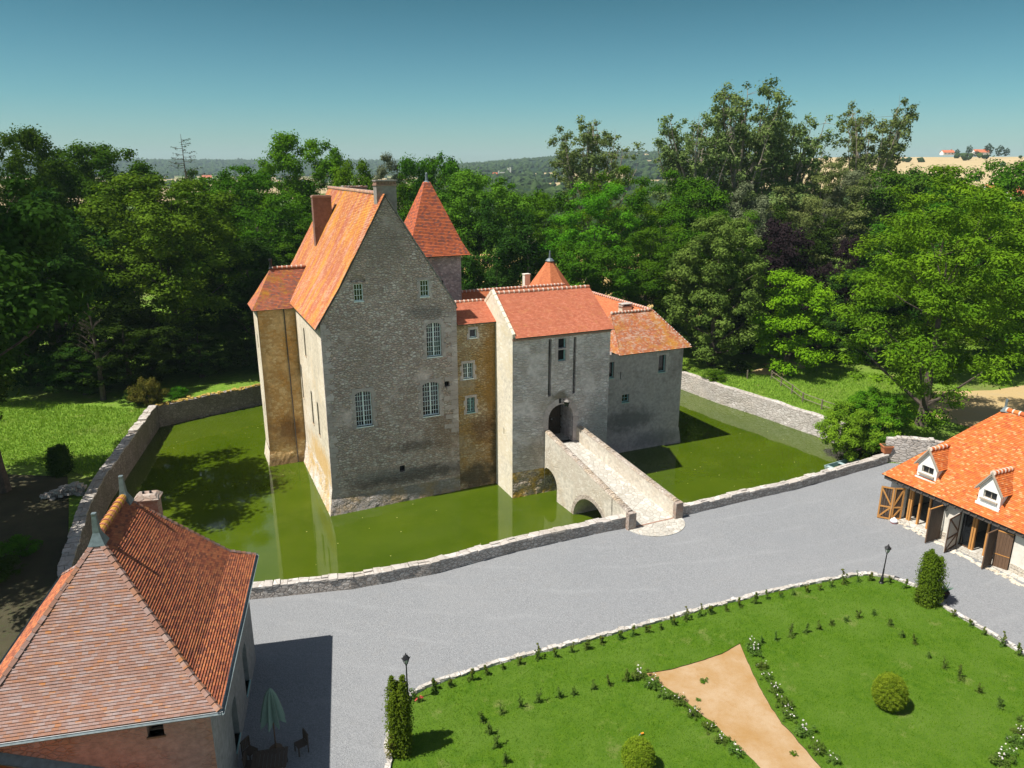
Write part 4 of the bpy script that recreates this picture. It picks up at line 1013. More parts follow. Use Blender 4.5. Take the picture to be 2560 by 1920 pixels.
for i in range(70):                                                     # collapsed dry-stone stub
    x = random.uniform(0, 1); c = Vector((-32.9, 51.6, 0)).lerp(Vector((-35.2, 50.8, 0)), x)
    s = random.uniform(.12, .24)
    mb.obox(c + Vector((random.uniform(-.3, .3), random.uniform(-.3, .3), random.uniform(.05, 1.0 - .5 * x))), (s, random.uniform(-.05, .05), .02), (0, s * .8, 0), (0, .02, s * .55), 0, .05)
tag(mb.build('rubble_wall', M['moat_wall'], loc=(-34, 51.2, 0)), 'short tumbled dry-stone stub meeting the left moat wall', 'wall')
# terracotta planter at the wall end
pt = thing('planter', 'square terracotta planter standing at the end of the moat wall', 'planter', (31.75, 58.25, .78))
M['terracotta'] = plain('terracotta', (.5, .17, .07), .8, var=.12)
mb = MB(); c = Vector((31.75, 58.25, .8)); sq = [(-1, -1), (1, -1), (1, 1), (-1, 1)]
mb.hexa([c + Vector((a * .27, b * .27, 0)) for a, b in sq], [c + Vector((a * .36, b * .36, .55)) for a, b in sq])
mb.hexa([c + Vector((a * .41, b * .41, .55)) for a, b in sq], [c + Vector((a * .42, b * .42, .66)) for a, b in sq]); mb.build('pot', M['terracotta'], pt)
mb = MB(); mb.face([c + Vector((a * .36, b * .36, .67)) for a, b in sq]); mb.build('soil', M['forest_floor'], pt)

# ------------------------------------------------------------------ pavilion in the left foreground
pv = thing('pavilion', 'foreground square stone pavilion with a big brown tiled hip roof and two lead finials', 'building', PV(4.3, 5.5, 0))
ez, mz, rz = 5.65, 6.5, 10.62; AW, BD = 8.6, 11.15
outPf = Vector(PV(0, -1, 0)) - Vector(PV(0, 0, 0)); outPr = Vector(PV(-1, 0, 0)) - Vector(PV(0, 0, 0))
WF = rect(2.03, 2.58, 4.62, 5.36)
mb = MB()
wall(mb, [(.45, 0), (AW - .45, 0), (AW - .45, 5.6), (.45, 5.6)], [H(WF, .4)], lambda s, z, d: PV(s, .45 + d, z), outPf, 0)
wr = [(7.3, 8.4, .5, 2.75), (3.8, 4.9, .5, 2.6)]
wall(mb, [(.45, 0), (BD - .45, 0), (BD - .45, 5.6), (.45, 5.6)], [H(archpoly(a, b, c, d - .3, d, 8), .35) for a, b, c, d in wr], lambda s, z, d: PV(.45 + d, s, z), outPr, 1)
wall(mb, [(.45, 0), (BD - .45, 0), (BD - .45, 5.6), (.45, 5.6)], [], lambda s, z, d: PV(AW - .45 - d, s, z), -outPr, 0)
wall(mb, [(.45, 0), (AW - .45, 0), (AW - .45, 5.6), (.45, 5.6)], [], lambda s, z, d: PV(s, BD - .45 - d, z), -outPf, 0)
mb.build('wall', [M['pav_stone'], M['pav_side']], pv)
window(pv, lambda s, z, d: PV(s, .45 + d, z), 2.03, 2.58, 4.62, 5.36, .36, cols=1, rows=1, mull=False, surround=0, frame='brown_oak')
for a, b, c, d in wr: window(pv, lambda s, z, dd: PV(.45 + dd, s, z), a, b, c, d, .33, cols=1, rows=3, surround=0, frame='teal_frame')
R1, R2 = (4.5, 4.5, rz), (4.5, 8.05, rz)
C0 = [(0, 0), (AW, 0), (AW, BD), (0, BD)]; C1 = [(1, 1), (AW - 1, 1), (AW - 1, BD - 1), (1, BD - 1)]
def slope(name, i0, i1, tops, mat, th, course=.108):
    mb = MB()
    k = roof_face(mb, [PV(*C0[i0], ez), PV(*C0[i1], ez), PV(*C1[i1], mz), PV(*C1[i0], mz)], course, th, .9, .02)
    roof_face(mb, [PV(*C1[i0], mz), PV(*C1[i1], mz)] + [PV(*t) for t in tops], course, th, .9, .025, k)
    mb.build(name, [mat, M['soffit']], pv)
slope('roof', 0, 1, [R1], M['tile_pav_front'], .032)
slope('roof', 3, 0, [R1, R2], M['tile_pav_side'], .05)
slope('roof', 1, 2, [R2, R1], M['tile_pav_side'], .04)
slope('roof', 2, 3, [R2], M['tile_pav_side'], .04)
for nm, segs, mt in (('hip_tiles', [(C0[0], C1[0], R1), (C0[1], C1[1], R1), (C0[2], C1[2], R2), (C0[3], C1[3], R2)], 'tile_pav_front'),):
    for a, b, c in segs:
        mb = MB()
        for p, q in ((PV(*a, ez + .03), PV(*b, mz + .04)), (PV(*b, mz + .04), PV(c[0], c[1], c[2] + .02))):
            p = Vector(p); q = Vector(q); d = q - p; n = int(d.length / .3); dn = d.normalized(); sd = dn.cross(Vector((0, 0, 1))).normalized(); up = sd.cross(dn)
            for k in range(n):                                          # each hip tile is a folded plate lapping the one below
                s0 = p + d * (k / n); s1 = p + d * ((k + 1.12) / n); w = .125 * random.uniform(.92, 1.05)
                e = [s0 - sd * w - up * .035 + up * .02, s0 + up * .07, s0 + sd * w - up * .035 + up * .02]; f = [s1 - sd * w * .9 - up * .055, s1 + up * .03, s1 + sd * w * .9 - up * .055]
                u = random.uniform(0, 60)
                for i in (0, 1):
                    mb.face([e[i], e[i + 1], f[i + 1], f[i]], 0, [(u, 5.1), (u + .02, 5.1), (u + .02, 5.9), (u, 5.9)])
                    mb.face([e[i], e[i + 1], e[i + 1] - up * .05, e[i] - up * .05], 0, [(u, 5.1)] * 4)
        mb.build(nm, M[mt], pv)
mb = MB(); ridge_tiles(mb, PV(4.5, 4.75, rz + .03), PV(4.5, 7.9, rz + .03), .17, .42); mb.build('ridge_tiles', [M['tile_lichen_ridge'], M['tile_ridge']], pv)
for (a, b, z) in (R1, R2):
    mb = MB()
    q = lambda r, h, zz: [PV(a + r * x, b + h * y, z + zz) for x, y in ((-1, -1), (1, -1), (1, 1), (-1, 1))]
    prof = [(.3, .3, -.26), (.17, .17, .06), (.12, .12, .2), (.075, .075, .9), (.085, .085, .93), (.08, .08, .98)]
    for i in range(len(prof) - 1):
        A, B_ = q(*prof[i]), q(*prof[i + 1])
        for j in range(4): mb.face([A[j], A[(j + 1) % 4], B_[(j + 1) % 4], B_[j]])
    mb.face(q(*prof[-1])); mb.build('finial', M['lead'], pv)
mb = MB()
E_ = [(-.1, -.1), (AW + .1, -.1), (AW + .1, BD + .1), (-.1, BD + .1)]
for i in range(4):
    a, b = E_[i], E_[(i + 1) % 4]; p, q = Vector(PV(*a, ez - .05)), Vector(PV(*b, ez - .05)); d = (q - p).normalized(); s = d.cross(Vector((0, 0, 1)))
    arc = [(math.cos(R(x)) * .075, math.sin(R(x)) * .075) for x in range(180, 361, 30)]
    for k in range(len(arc) - 1):
        (x0, y0), (x1, y1) = arc[k], arc[k + 1]
        mb.face([p + s * x0 + Vector((0, 0, y0)), p + s * x1 + Vector((0, 0, y1)), q + s * x1 + Vector((0, 0, y1)), q + s * x0 + Vector((0, 0, y0))])
    mb.tube(p + s * .078, q + s * .078, .013, .013, 6, 1)
mb.build('gutter', [M['lead'], M['gutter']], pv)
mb = MB(); mb.box(3.6, 9.35, 6.5, 4.5, 10.0, 9.75, 0, PV); c = mb.build('chimney', M['brick'], pv)
mb = MB(); mb.box(3.52, 9.27, 9.75, 4.58, 10.08, 9.84, 0, PV); mb.hexa([PV(3.5, 9.25, 9.84), PV(4.6, 9.25, 9.84), PV(4.6, 10.1, 9.84), PV(3.5, 10.1, 9.84)], [PV(3.68, 9.4, 10.02), PV(4.42, 9.4, 10.02), PV(4.42, 9.95, 10.02), PV(3.68, 9.95, 10.02)], 1)
for x in (3.9, 4.2): mb.tube(PV(x, 9.68, 10.0), PV(x, 9.68, 10.12), .06, .05, 8, 2)
mb.build('chimney_cap', [M['brick'], M['pillar'], M['iron']], c)
ax = thing('annex', 'low lean-to with bright orange tiles against the pavilion at the bottom left corner', 'building', PV(6, -1.5, 0))
mb = MB(); fz = lambda a: 4.55 - .42 * (7.2 - a)
roof_face(mb, [PV(2.2, .2, fz(2.2)), PV(9.4, .2, fz(9.4)), PV(9.4, -3.5, fz(9.4)), PV(2.2, -3.5, fz(2.2))], .2, .04, 1, .01); mb.build('roof', [M['tile_barn'], M['soffit']], ax)
mb = MB(); mb.hexa([PV(2.2, .2, fz(2.2) + .05), PV(9.4, .2, fz(9.4) + .05), PV(9.4, .44, fz(9.4) + .2), PV(2.2, .44, fz(2.2) + .2)], [PV(2.2, .2, fz(2.2) + .1), PV(9.4, .2, fz(9.4) + .1), PV(9.4, .44, fz(9.4) + .34), PV(2.2, .44, fz(2.2) + .34)]); mb.build('flashing', M['lead'], ax)
mb = MB(); mb.box(2.4, -3.3, 0, 9.2, .44, 2.2, 0, PV); mb.build('wall', M['pav_stone'], ax)

# ------------------------------------------------------------------ barn on the right
bn = thing('barn', 'long cream barn with bright orange tiled roof, two dormers and open wooden doors', 'building', L(39, -30, 0))
BU = 35.1; outB = outW
def TBn(s, z, d): return L(BU + d, s, z)
mb = MB()
bays = [(-24.88, -21.85), (-29.5, -26.0), (-34.6, -31.0)]
wall(mb, [(-44, 0), (-20.75, 0), (-20.75, 3.3), (-44, 3.3)], [H(rect(a, b, .06, 2.62), .35) for a, b in bays], TBn, outB, 0)
wall(mb, [(BU, 0), (43.7, 0), (43.7, 3.2), (BU, 3.2)], [], lambda s, z, d: L(s, -20.75 - d, z), Vector(L(0, 1, 0)) - Vector(L(0, 0, 0)), 0)
wall(mb, [(-44, 0), (-20.75, 0), (-20.75, 3.2), (-44, 3.2)], [], lambda s, z, d: L(43.7 - d, s, z), outE, 0)
mb.face([L(BU + .35, -44, .08), L(43.5, -44, .08), L(43.5, -21, .08), L(BU + .35, -21, .08)], 1)
for v in (-25.4, -30.2): mb.box(BU + .36, v - .1, .08, 43.6, v + .1, 3.2, 0, L)
mb.face([L(40, -44, .08), L(40, -21, .08), L(40, -21, 3.2), L(40, -44, 3.2)], 0)
mb.build('wall', [M['plaster'], M['deck_stone']], bn)
for (a, b) in ((-25.98, -24.9), (-30.98, -29.52)):
    mb = MB()
    for k in range(2): mb.box(BU - .07 - (.35 if a < -30 else 0) * 0, a + .02, .02 + k * .3, BU + .2, b - .02, .3 + k * .3 - .012, 0, L)
    mb.build('plinth', M['bridge_stone'], bn)
# roof
mb = MB(); e = 2.95; rzb = 8.55
roof_face(mb, [L(34.62, -44, e), L(34.62, -20.25, e), L(39.4, -24.9, rzb), L(39.4, -39, rzb)], .115, .035, 1.0, .035, m=0); mb.build('roof', [M['tile_barn'], M['soffit']], bn)
mb = MB(); roof_face(mb, [L(34.62, -20.25, e), L(44.2, -20.25, e), L(39.4, -24.9, rzb)], .115, .035, 1, .03)
roof_face(mb, [L(44.2, -44, e), L(44.2, -20.25, e), L(39.4, -24.9, rzb), L(39.4, -39, rzb)], .115, .035, 1.5, .03); mb.build('roof', [M['tile_barn'], M['soffit']], bn)
mb = MB(); ridge_tiles(mb, L(39.4, -25.1, rzb), L(39.4, -39, rzb), .16, .42); mb.build('ridge_tiles', [M['tile_barn'], M['mortar']], bn)
mb = MB(); mb.lathe(L(39.4, -24.95, rzb - .1), [(.34, 0), (.16, .25), (.1, .35), (.1, .85), (0, .87)], 4); mb.build('finial', M['lead'], bn)
mb = MB(); mb.box(34.72, -44, 2.64, 34.8, -20.4, 2.9, 0, L)
for i in range(48): mb.box(34.66, -43.6 + i * .48, 2.74, 35.12, -43.5 + i * .48, 2.86, 0, L)
mb.build('eave_boards', M['soffit'], bn)
# orange oak posts of the glazed doors
for v in (-22.2, -22.36, -22.98, -23.72, -26.8, -26.96, -27.75, -31.1, -31.9):
    mb = MB(); mb.box(BU + .16, v - .06, .09, BU + .34, v + .06, 2.6, 0, L); mb.build('door_post', M['oak'], bn)
mb = MB(); mb.box(BU + .2, -24.86, .06, BU + .3, -23.7, .16, 0, L); mb.build('door_sill', M['brown_oak'], bn); mb = MB(); mb.box(BU + .2, -26.8, .06, BU + .3, -26.05, .16, 0, L); mb.build('door_sill', M['brown_oak'], bn)
for a, b in ((-24.86, -23.78), (-26.74, -26.04), (-28.9, -27.81)):
    mb = MB(); mb.face([L(BU + .26, a, .16), L(BU + .26, b, .16), L(BU + .26, b, 2.55), L(BU + .26, a, 2.55)]); mb.build('glass', M['glass'], bn)
# door leaves
def leaf(p0, p1, h, panel, rail, braces, z0=.06, flip=1, name='door'):
    a = Vector(L(p0[0], p0[1], z0)); b = Vector(L(p1[0], p1[1], z0)); d = (b - a); w = d.length; d.normalize(); n = Vector((-d.y, d.x, 0)) * flip
    T = lambda s, z, q: a + d * s + n * q + Vector((0, 0, z))
    mb = MB(); nb = max(3, int(w / .16))
    for i in range(nb): tbar(mb, T, w * i / nb + .004, 0, w * (i + 1) / nb - .004, h, 0, .045, 0)
    f = .1
    if braces:
        for (s0, z0_, s1, z1_) in ((0, 0, f, h), (w - f, 0, w, h), (f, 0, w - f, f), (f, h - f, w - f, h), (f, h * .36, w - f, h * .36 + f)): tbar(mb, T, s0, z0_, s1, z1_, .047, .085, 1)
        for (s0, z0_, s1, z1_) in braces:
            q = Vector((s1 * w - s0 * w, z1_ * h - z0_ * h)); q.normalize(); o = (-q.y * .05, q.x * .05)
            P = [(s0 * w + o[0], z0_ * h + o[1]), (s0 * w - o[0], z0_ * h - o[1]), (s1 * w - o[0], z1_ * h - o[1]), (s1 * w + o[0], z1_ * h + o[1])]
            mb.hexa([T(x, y, .049) for x, y in P], [T(x, y, .08) for x, y in P], 1)
    else:
        for z in (h * .35,): tbar(mb, T, 0, z, w, z + .05, .047, .06, 1)
        tbar(mb, T, 0, h - .02, w, h + .03, -.01, .06, 1); tbar(mb, T, w - .05, 0, w + .004, h, -.012, .052, 2)
    o = mb.build(name, [M[panel], M[rail], M['brown_oak']], bn)
    return o, T, w
leaf((34.36, -21.6), (33.84, -20.95), 2.42, 'dark_oak', 'pale_oak' if 'pale_oak' in M else 'oak', [(.12, .46, .88, .92)[::1], (.9, .04, .14, .36)], flip=1)
leaf((35.02, -21.9), (34.38, -21.6), 2.42, 'dark_oak', 'oak', [(.88, .44, .14, .92), (.88, .04, .14, .36)], flip=1)
o, T, w = leaf((35.0, -24.95), (33.5, -25.02), 2.45, 'dark_oak', 'oak', None, flip=-1)
mb = MB(); tbar(mb, T, w * .35, 1.62, w * .5, 1.68, .045, .06); mb.build('plate', M['cap_stone'], o)
leaf((35.05, -26.0), (33.45, -26.32), 2.4, 'pale_panel', 'brown_oak', [(.9, .96, .1, .48), (.1, .36, .9, .06)], flip=1)
o, T, w = leaf((34.72, -28.66), (33.7, -28.74), 2.45, 'dark_oak', 'brown_oak', None, flip=-1)
mb = MB(); tbar(mb, T, w * .42, 1.6, w * .6, 1.82, .045, .055); mb.build('plate', M['cap_stone'], o)
leaf((34.74, -28.68), (35.0, -29.48), 2.4, 'brown_oak', 'oak', None, flip=-1)
mb = MB(); mb.box(BU - .05, -31.15, .06, BU + .3, -31.0, 2.6, 0, L); mb.build('door_post', M['brown_oak'], bn)
# dormers
for v0, v1, uf in ((-23.86, -22.44, 35.22), (-28.22, -26.82, 35.14)):
    vm = (v0 + v1) / 2; T = lambda s, z, d, uf=uf: L(uf + d, s, z)
    mb = MB(); WD = rect(v0 + .26, v1 - .3, 3.98, 4.52)
    wall(mb, [(v0, 3.45), (v1, 3.45), (v1, 4.66), (vm, 5.66), (v0, 4.66)], [H(WD, .2)], T, outB, 0)
    for v in (v0, v1):
        mb.face([L(uf, v, 3.45), L(uf, v, 4.66), L(uf + 1.1, v, 4.66)], 0)
        mb.face([L(uf, v, 3.45), L(uf, v, 4.66), L(uf + .004, v, 4.66)], 0)
    dm = mb.build('dormer', M['white_render'], bn)
    mb = MB(); tl = M['tile_barn']
    bu = lambda z: 34.62 + (z - 2.95) / 1.1715
    for sg, ve in ((1, v1 + .16), (-1, v0 - .16)):
        roof_face(mb, [L(uf - .16, ve, 4.52), L(bu(4.52) + .1, ve, 4.52), L(bu(5.78) + .1, vm, 5.78), L(uf - .16, vm, 5.78)], .125, .035, .7, .012)
    mb.build('dormer_roof', [tl, M['grey_wood']], dm)
    mb = MB(); ridge_tiles(mb, L(uf - .1, vm, 5.76), L(bu(5.78), vm, 5.76), .14, .36); mb.build('ridge_tiles', [tl, M['mortar']], dm)
    mb = MB()
    for ve, s in ((v1 + .2, 1), (v0 - .2, -1)):
        mb.hexa([L(uf - .2, ve, 4.38), L(uf - .13, ve, 4.38), L(uf - .13, vm, 5.72), L(uf - .2, vm, 5.72)], [L(uf - .2, ve, 4.52), L(uf - .13, ve, 4.52), L(uf - .13, vm, 5.86), L(uf - .2, vm, 5.86)])
    mb.build('bargeboard', M['grey_wood'], dm)
    mb = MB(); a, b = v0 + .26, v1 - .3
    for q in ((a, 3.98, a + .04, 4.52), (b - .04, 3.98, b, 4.52), (a, 3.98, b, 4.02), (a, 4.48, b, 4.52), ((a + b) / 2 - .02, 4.0, (a + b) / 2 + .02, 4.5)): tbar(mb, T, *q, .14, .19)
    mb.face([T(a, 3.98, .18), T(b, 3.98, .18), T(b, 4.52, .18), T(a, 4.52, .18)], 1); mb.build('window', [M['grey_wood'], M['glass']], dm)
    mb = MB(); tbar(mb, T, a - .12, 3.86, b + .12, 3.96, -.14, .16); mb.build('sill', M['grey_wood'], dm)
    mb = MB(); mb.box(uf - .1, v0 - .06, 3.36, uf - .002, v1 + .06, 3.62, 0, L); mb.build('mortar_fillet', M['white_render'], dm)
# doorstep stones
mb = MB()
for a, b in ((-31.0, -20.9),):
    for i in range(46):
        v = a + (b - a) * i / 46; s = random.uniform(.1, .2)
        mb.obox(L(34.45 + random.uniform(-.15, .15) - (.25 if v < -26 else 0), v, .015), (s, .05, 0), (-.05, s * .8, 0), (0, 0, .03), 0, .025)
mb.hexa([L(*p, 0) for p in ((34.55, -30.9), (35.12, -30.9), (35.12, -21.7), (34.75, -21.7))], [L(*p, .055) for p in ((34.55, -30.9), (35.12, -30.9), (35.12, -21.7), (34.75, -21.7))], 1)
mb.box(34.85, -24.8, .056, 35.4, -21.95, .1, 1, L); mb.box(34.85, -28.4, .056, 35.4, -26.1, .1, 1, L)
o = mb.build('doorstep_paving', [M['bridge_stone'], M['deck_stone']], loc=L(34.8, -26, 0)); tag(o, 'pale paving and loose stones along the barn doors', kind='structure')
wl = thing('wall_lantern', 'small black lantern on the barn wall between the open doors', 'lantern', L(35.0, -25.1, 2.3))
mb = MB(); mb.path([L(35.08, -25.1, 2.2), L(34.9, -25.1, 2.15), L(34.78, -25.1, 2.3)], [.02] * 3, 6); mb.lathe(L(34.78, -25.1, 2.3), [(.07, 0), (.08, .03), (.07, .04)], 6); mb.build('bracket', M['iron'], wl)
mb = MB(); mb.lathe(L(34.78, -25.1, 2.33), [(.07, 0), (.12, .26), (.16, .27), (.05, .4), (0, .44)], 6); mb.build('lantern_frame', M['iron'], wl)
bg = thing('bag', 'small white bag with a red base lying beside the folded barn door', 'bag', L(34.2, -22.05, 0))
mb = MB(); q = L(34.2, -22.05, .03); mb.lathe(q, [(.0, 0), (.22, 0), (.24, .06)], 12); mb.build('base', plain('red_cloth', (.5, .08, .07), .8), bg)
mb = MB(); mb.lathe(q, [(.235, .06), (.26, .16), (.2, .26), (.1, .31), (.05, .4), (0, .41)], 12); mb.build('sack', plain('white_cloth', (.75, .74, .76), .8), bg)

# ------------------------------------------------------------------ vegetation
def leaf_mesh(name, cl, n_per, leaf, squash=.8, up=.5, inner=.45, aspect=.6, seed=0, outward=.9, per_area=True):
    """cl: (x, y, z, r) leaf clumps; every leaf is its own small diamond with a tone attribute"""
    g = np.random.default_rng(seed); cl = np.asarray(cl, float)
    w = cl[:, 3] ** 2; w = w / w.mean() if per_area else np.ones(len(cl))
    cnt = np.maximum(3, (n_per * w).astype(int)); idx = np.repeat(np.arange(len(cl)), cnt); N = len(idx)
    d = g.normal(size=(N, 3)); d /= np.linalg.norm(d, axis=1)[:, None]
    rr = cl[idx, 3] * (inner + (1 - inner) * g.random(N) ** .7) * (1 + .22 * g.normal(size=N)).clip(.4, 1.6)
    p = cl[idx, :3] + d * rr[:, None] * np.array([1, 1, squash])
    n = d * outward + np.array([0, 0, up]) + g.normal(size=(N, 3)) * .38; n /= np.linalg.norm(n, axis=1)[:, None]
    t = np.cross(n, g.normal(size=(N, 3))); t /= np.linalg.norm(t, axis=1)[:, None]; b = np.cross(n, t)
    s = leaf * (.55 + .9 * g.random(N)); tt = t * (s * .5)[:, None]; bb = b * (s * .5 * aspect)[:, None]
    V = np.empty((N, 4, 3)); V[:, 0] = p + tt; V[:, 1] = p + bb - tt * .1; V[:, 2] = p - tt; V[:, 3] = p - bb - tt * .1
    ct = g.random(len(cl)); tone = (ct[idx] * .5 + g.random(N) * .5)
    return quads_mesh(name, V, tone)
def quads_mesh(name, V, tone):
    N = len(V); me = bpy.data.meshes.new(name)
    me.vertices.add(N * 4); me.loops.add(N * 4); me.polygons.add(N)
    me.vertices.foreach_set('co', V.reshape(-1)); me.loops.foreach_set('vertex_index', np.arange(N * 4, dtype=np.int32))
    me.polygons.foreach_set('loop_start', np.arange(0, N * 4, 4, dtype=np.int32))
    at = me.attributes.new('tone', 'FLOAT', 'FACE'); at.data.foreach_set('value', tone.astype(np.float32))
    me.update(calc_edges=True); return me

def crown_clumps(seed, R_, z0, z1, n, rc, shape='round', lump=.3):
    g = np.random.default_rng(seed); out = []
    zc, hz = (z0 + z1) / 2, (z1 - z0) / 2
    while len(out) < n:
        d = g.normal(size=3); d /= np.linalg.norm(d)
        f = 1 + lump * (noise.noise(Vector((d[0] * 1.6 + seed, d[1] * 1.6, d[2] * 1.6))))
        k = (.8 + .2 * g.random()) if g.random() < .78 else g.random() * .75
        p = d * k * f
        if shape == 'cone':
            h = g.random() ** .8; rad = R_ * (1 - h) ** .75 * (.95 if h > .12 else .8) + .1; a = g.random() * 6.283; q = rad * (.75 + .25 * g.random()) if g.random() < .8 else rad * g.random() * .8
            out.append((q * math.cos(a) * f, q * math.sin(a) * f, z0 + (z1 - z0) * h, rc * (.6 + .6 * g.random()) * (1 - .5 * h))); continue
        if shape == 'egg': p = p * np.array([1 - .28 * p[2], 1 - .28 * p[2], 1])
        out.append((p[0] * R_, p[1] * R_, zc + p[2] * hz, rc * (.6 + .7 * g.random())))
    return out

def wood_mesh(name, h, r0, targets, seed, lean=0.0, fork=.35, n_l=14):
    """trunk tapering to near the top, limbs reaching into the clumps"""
    rd = random.Random(seed); mb = MB(); pts = []; rad = []
    for i in range(9):
        f = i / 8; pts.append(Vector((rd.uniform(-.15, .15) * f * h * .06 + lean * f, rd.uniform(-.15, .15) * f * h * .06, h * f))); rad.append(r0 * (1 - f) ** .8 + .04 + (r0 * .35 if i == 0 else 0))
    mb.path(pts, rad, 8)
    ts = rd.sample(targets, min(n_l, len(targets)))
    for t in ts:
        T = Vector(t[:3]); zb = max(h * .12, min(h * .85, T.z - (T.xy.length) * rd.uniform(.5, 1.1))); f = zb / h
        k = min(7, int(f * 8)); b = pts[k].lerp(pts[k + 1], f * 8 - k); m = b.lerp(T, .5) + Vector((0, 0, -.05 * h * rd.random())); r = (r0 * (1 - f) + .05) * .45
        mb.path([b, m, T], [r, r * .6, r * .22], 6)
    me_o = mb
    me = bpy.data.meshes.new(name); me.from_pydata([tuple(v) for v in mb.v], [], mb.f); me.polygons.foreach_set('use_smooth', [True] * len(me.polygons)); me.update(); return me

KIND = {}
def kind(name, H_, R_, z0, n, rc, leaf, n_per, seed, shape='round', squash=.8, up=.5, lump=.35, r0=.35, aspect=.6, inner=.45, n_l=14):
    cl = crown_clumps(seed, R_, z0, H_ - rc * .6, n, rc, shape, lump)
    KIND[name] = (leaf_mesh(name + '_crown', cl, n_per, leaf, squash, up, inner, aspect, seed), wood_mesh(name + '_trunk', H_ * .7, r0, cl, seed, n_l=n_l), H_, R_)
kind('round_a', 20, 6.2, 1.2, 150, 1.2, .31, 270, 1, 'egg', lump=.4, squash=.75, inner=.35)
kind('round_b', 20, 6.4, 1.0, 160, 1.15, .31, 270, 2, lump=.45, squash=.72, inner=.35)
kind('dome', 28, 8.0, 5.0, 230, 1.3, .34, 270, 13, lump=.22, squash=.75, inner=.35)
kind('high', 21, 6.6, 8.0, 62, 1.55, .36, 400, 12, lump=.6, squash=.7)
kind('dense', 18, 6.0, .6, 190, .95, .27, 230, 3, lump=.4, squash=.75, inner=.35)
kind('feathery', 20, 6.2, 1.5, 185, 1.1, .28, 260, 4, squash=.55, up=.8, lump=.42, inner=.35, aspect=.42)
kind('feathery_b', 20, 6.4, 1.2, 190, 1.1, .28, 260, 5, squash=.55, up=.8, lump=.45, inner=.35, aspect=.42)
kind('linden', 18, 5.6, .3, 230, .85, .28, 210, 6, 'egg', up=.4, lump=.25, inner=.35, squash=.7)
kind('purple', 16, 5.0, 1.0, 170, .95, .3, 130, 8, 'egg', up=.3, lump=.3)
kind('maple', 14, 4.6, 1.0, 95, 1.15, .28, 290, 9, 'egg', squash=.6, up=.8, lump=.45)
def poplar_kind(name, seed, H_=26, spread=6.5, limbs=19):
    g = random.Random(seed); mb = MB(); cl = []
    base = Vector((0, 0, 0)); mb.path([base, Vector((.1, 0, H_ * .3)), Vector((.2, .1, H_ * .6))], [.5, .36, .22], 8)
    for i in range(limbs):
        a = 2.4 * i + g.uniform(-.4, .4); z = H_ * g.uniform(.16, .55); b = Vector((.1, 0, z)); L_ = (H_ - z) * g.uniform(.75, 1.02); out_ = spread * g.uniform(.45, 1.0) * (1 - .35 * (z / H_))
        tip = Vector((math.cos(a) * out_, math.sin(a) * out_, min(H_ - .6, z + L_ * (.95 - .25 * out_ / spread)))); mid = b.lerp(tip, .5) + Vector((math.cos(a), math.sin(a), 0)) * out_ * .14
        pts = []
        for k in range(9):
            f = k / 8; p = b * (1 - f) ** 2 + mid * 2 * f * (1 - f) + tip * f * f; pts.append(p + Vector((g.uniform(-.15, .15), g.uniform(-.15, .15), 0)) * f)
        mb.path(pts, [.2 * (1 - k / 8.5) + .02 for k in range(9)], 6)
        for k in range(3, 9):
            for _ in range(3):
                if g.random() < .2: continue
                tw = pts[k] + Vector((g.gauss(0, 1), g.gauss(0, 1), g.gauss(.3, .7))) * .85
                mb.tube(pts[k], tw, .03, .01, 4, cap=False); cl.append((tw.x, tw.y, tw.z, g.uniform(.4, .85)))
        mb.tube(tip, tip + Vector((g.uniform(-.3, .3), g.uniform(-.3, .3), 1.2)), .02, .008, 4, cap=False)
    me = bpy.data.meshes.new(name + '_trunk'); me.from_pydata([tuple(v) for v in mb.v], [], mb.f); me.update()
    KIND[name] = (leaf_mesh(name + '_crown', cl, 70, .27, .95, .3, .15, .7, seed), me, H_, spread)
poplar_kind('poplar_a', 21); poplar_kind('poplar_b', 22, limbs=24); poplar_kind('poplar_c', 23, limbs=18)

M['bark'] = plain('bark', (.085, .065, .05), .95, var=.4, scale=4)
M['pale_bark'] = plain('pale_bark', (.27, .23, .18), .95, var=.35, scale=3)
F = {}
F['chestnut'] = foliage('chestnut', (0.02, 0.068, 0.006), (0.18, 0.32, 0.026))
F['olive'] = foliage('olive', (0.018, 0.06, 0.006), (0.105, 0.19, 0.017))
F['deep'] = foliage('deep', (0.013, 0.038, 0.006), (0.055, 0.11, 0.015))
F['green'] = foliage('green', (0.02, 0.075, 0.006), (0.1, 0.225, 0.012))
F['bright'] = foliage('bright', (0.032, 0.11, 0.006), (0.15, 0.31, 0.014))
F['lime'] = foliage('lime', (0.07, 0.2, 0.006), (0.235, 0.46, 0.016))
F['ash'] = foliage('ash', (0.034, 0.105, 0.006), (0.175, 0.325, 0.015))
F['grey'] = foliage('grey', (0.11, 0.14, 0.07), (0.22, 0.26, 0.14))
F['poplar'] = foliage('poplar_leaf', (0.06, 0.1, 0.028), (0.23, 0.29, 0.085))
F['purple'] = foliage('purple_leaf', (.018, .012, .014), (.045, .03, .034), trans=.15)
F['linden'] = foliage('linden_leaf', (0.035, 0.075, 0.011), (0.185, 0.26, 0.05))
F['yellow'] = foliage('yellow_leaf', (0.06, 0.17, 0.01), (0.24, 0.46, 0.03))
F['rust'] = foliage('rust', (0.05, 0.075, 0.012), (0.2, 0.17, 0.035))
F['thuja'] = foliage('thuja', (0.035, 0.07, 0.006), (0.14, 0.215, 0.016), trans=.12)
F['box'] = foliage('box', (.04, .10, .005), (.25, .37, .025), trans=.12)
F['hedge'] = foliage('hedge', (0.05, 0.1, 0.014), (0.13, 0.2, 0.035))
F['flower'] = foliage('flower', (.6, .55, .5), (.8, .78, .75), trans=.1)
F['agave'] = foliage('agave', (.05, .12, .08), (.1, .2, .14), trans=.1)
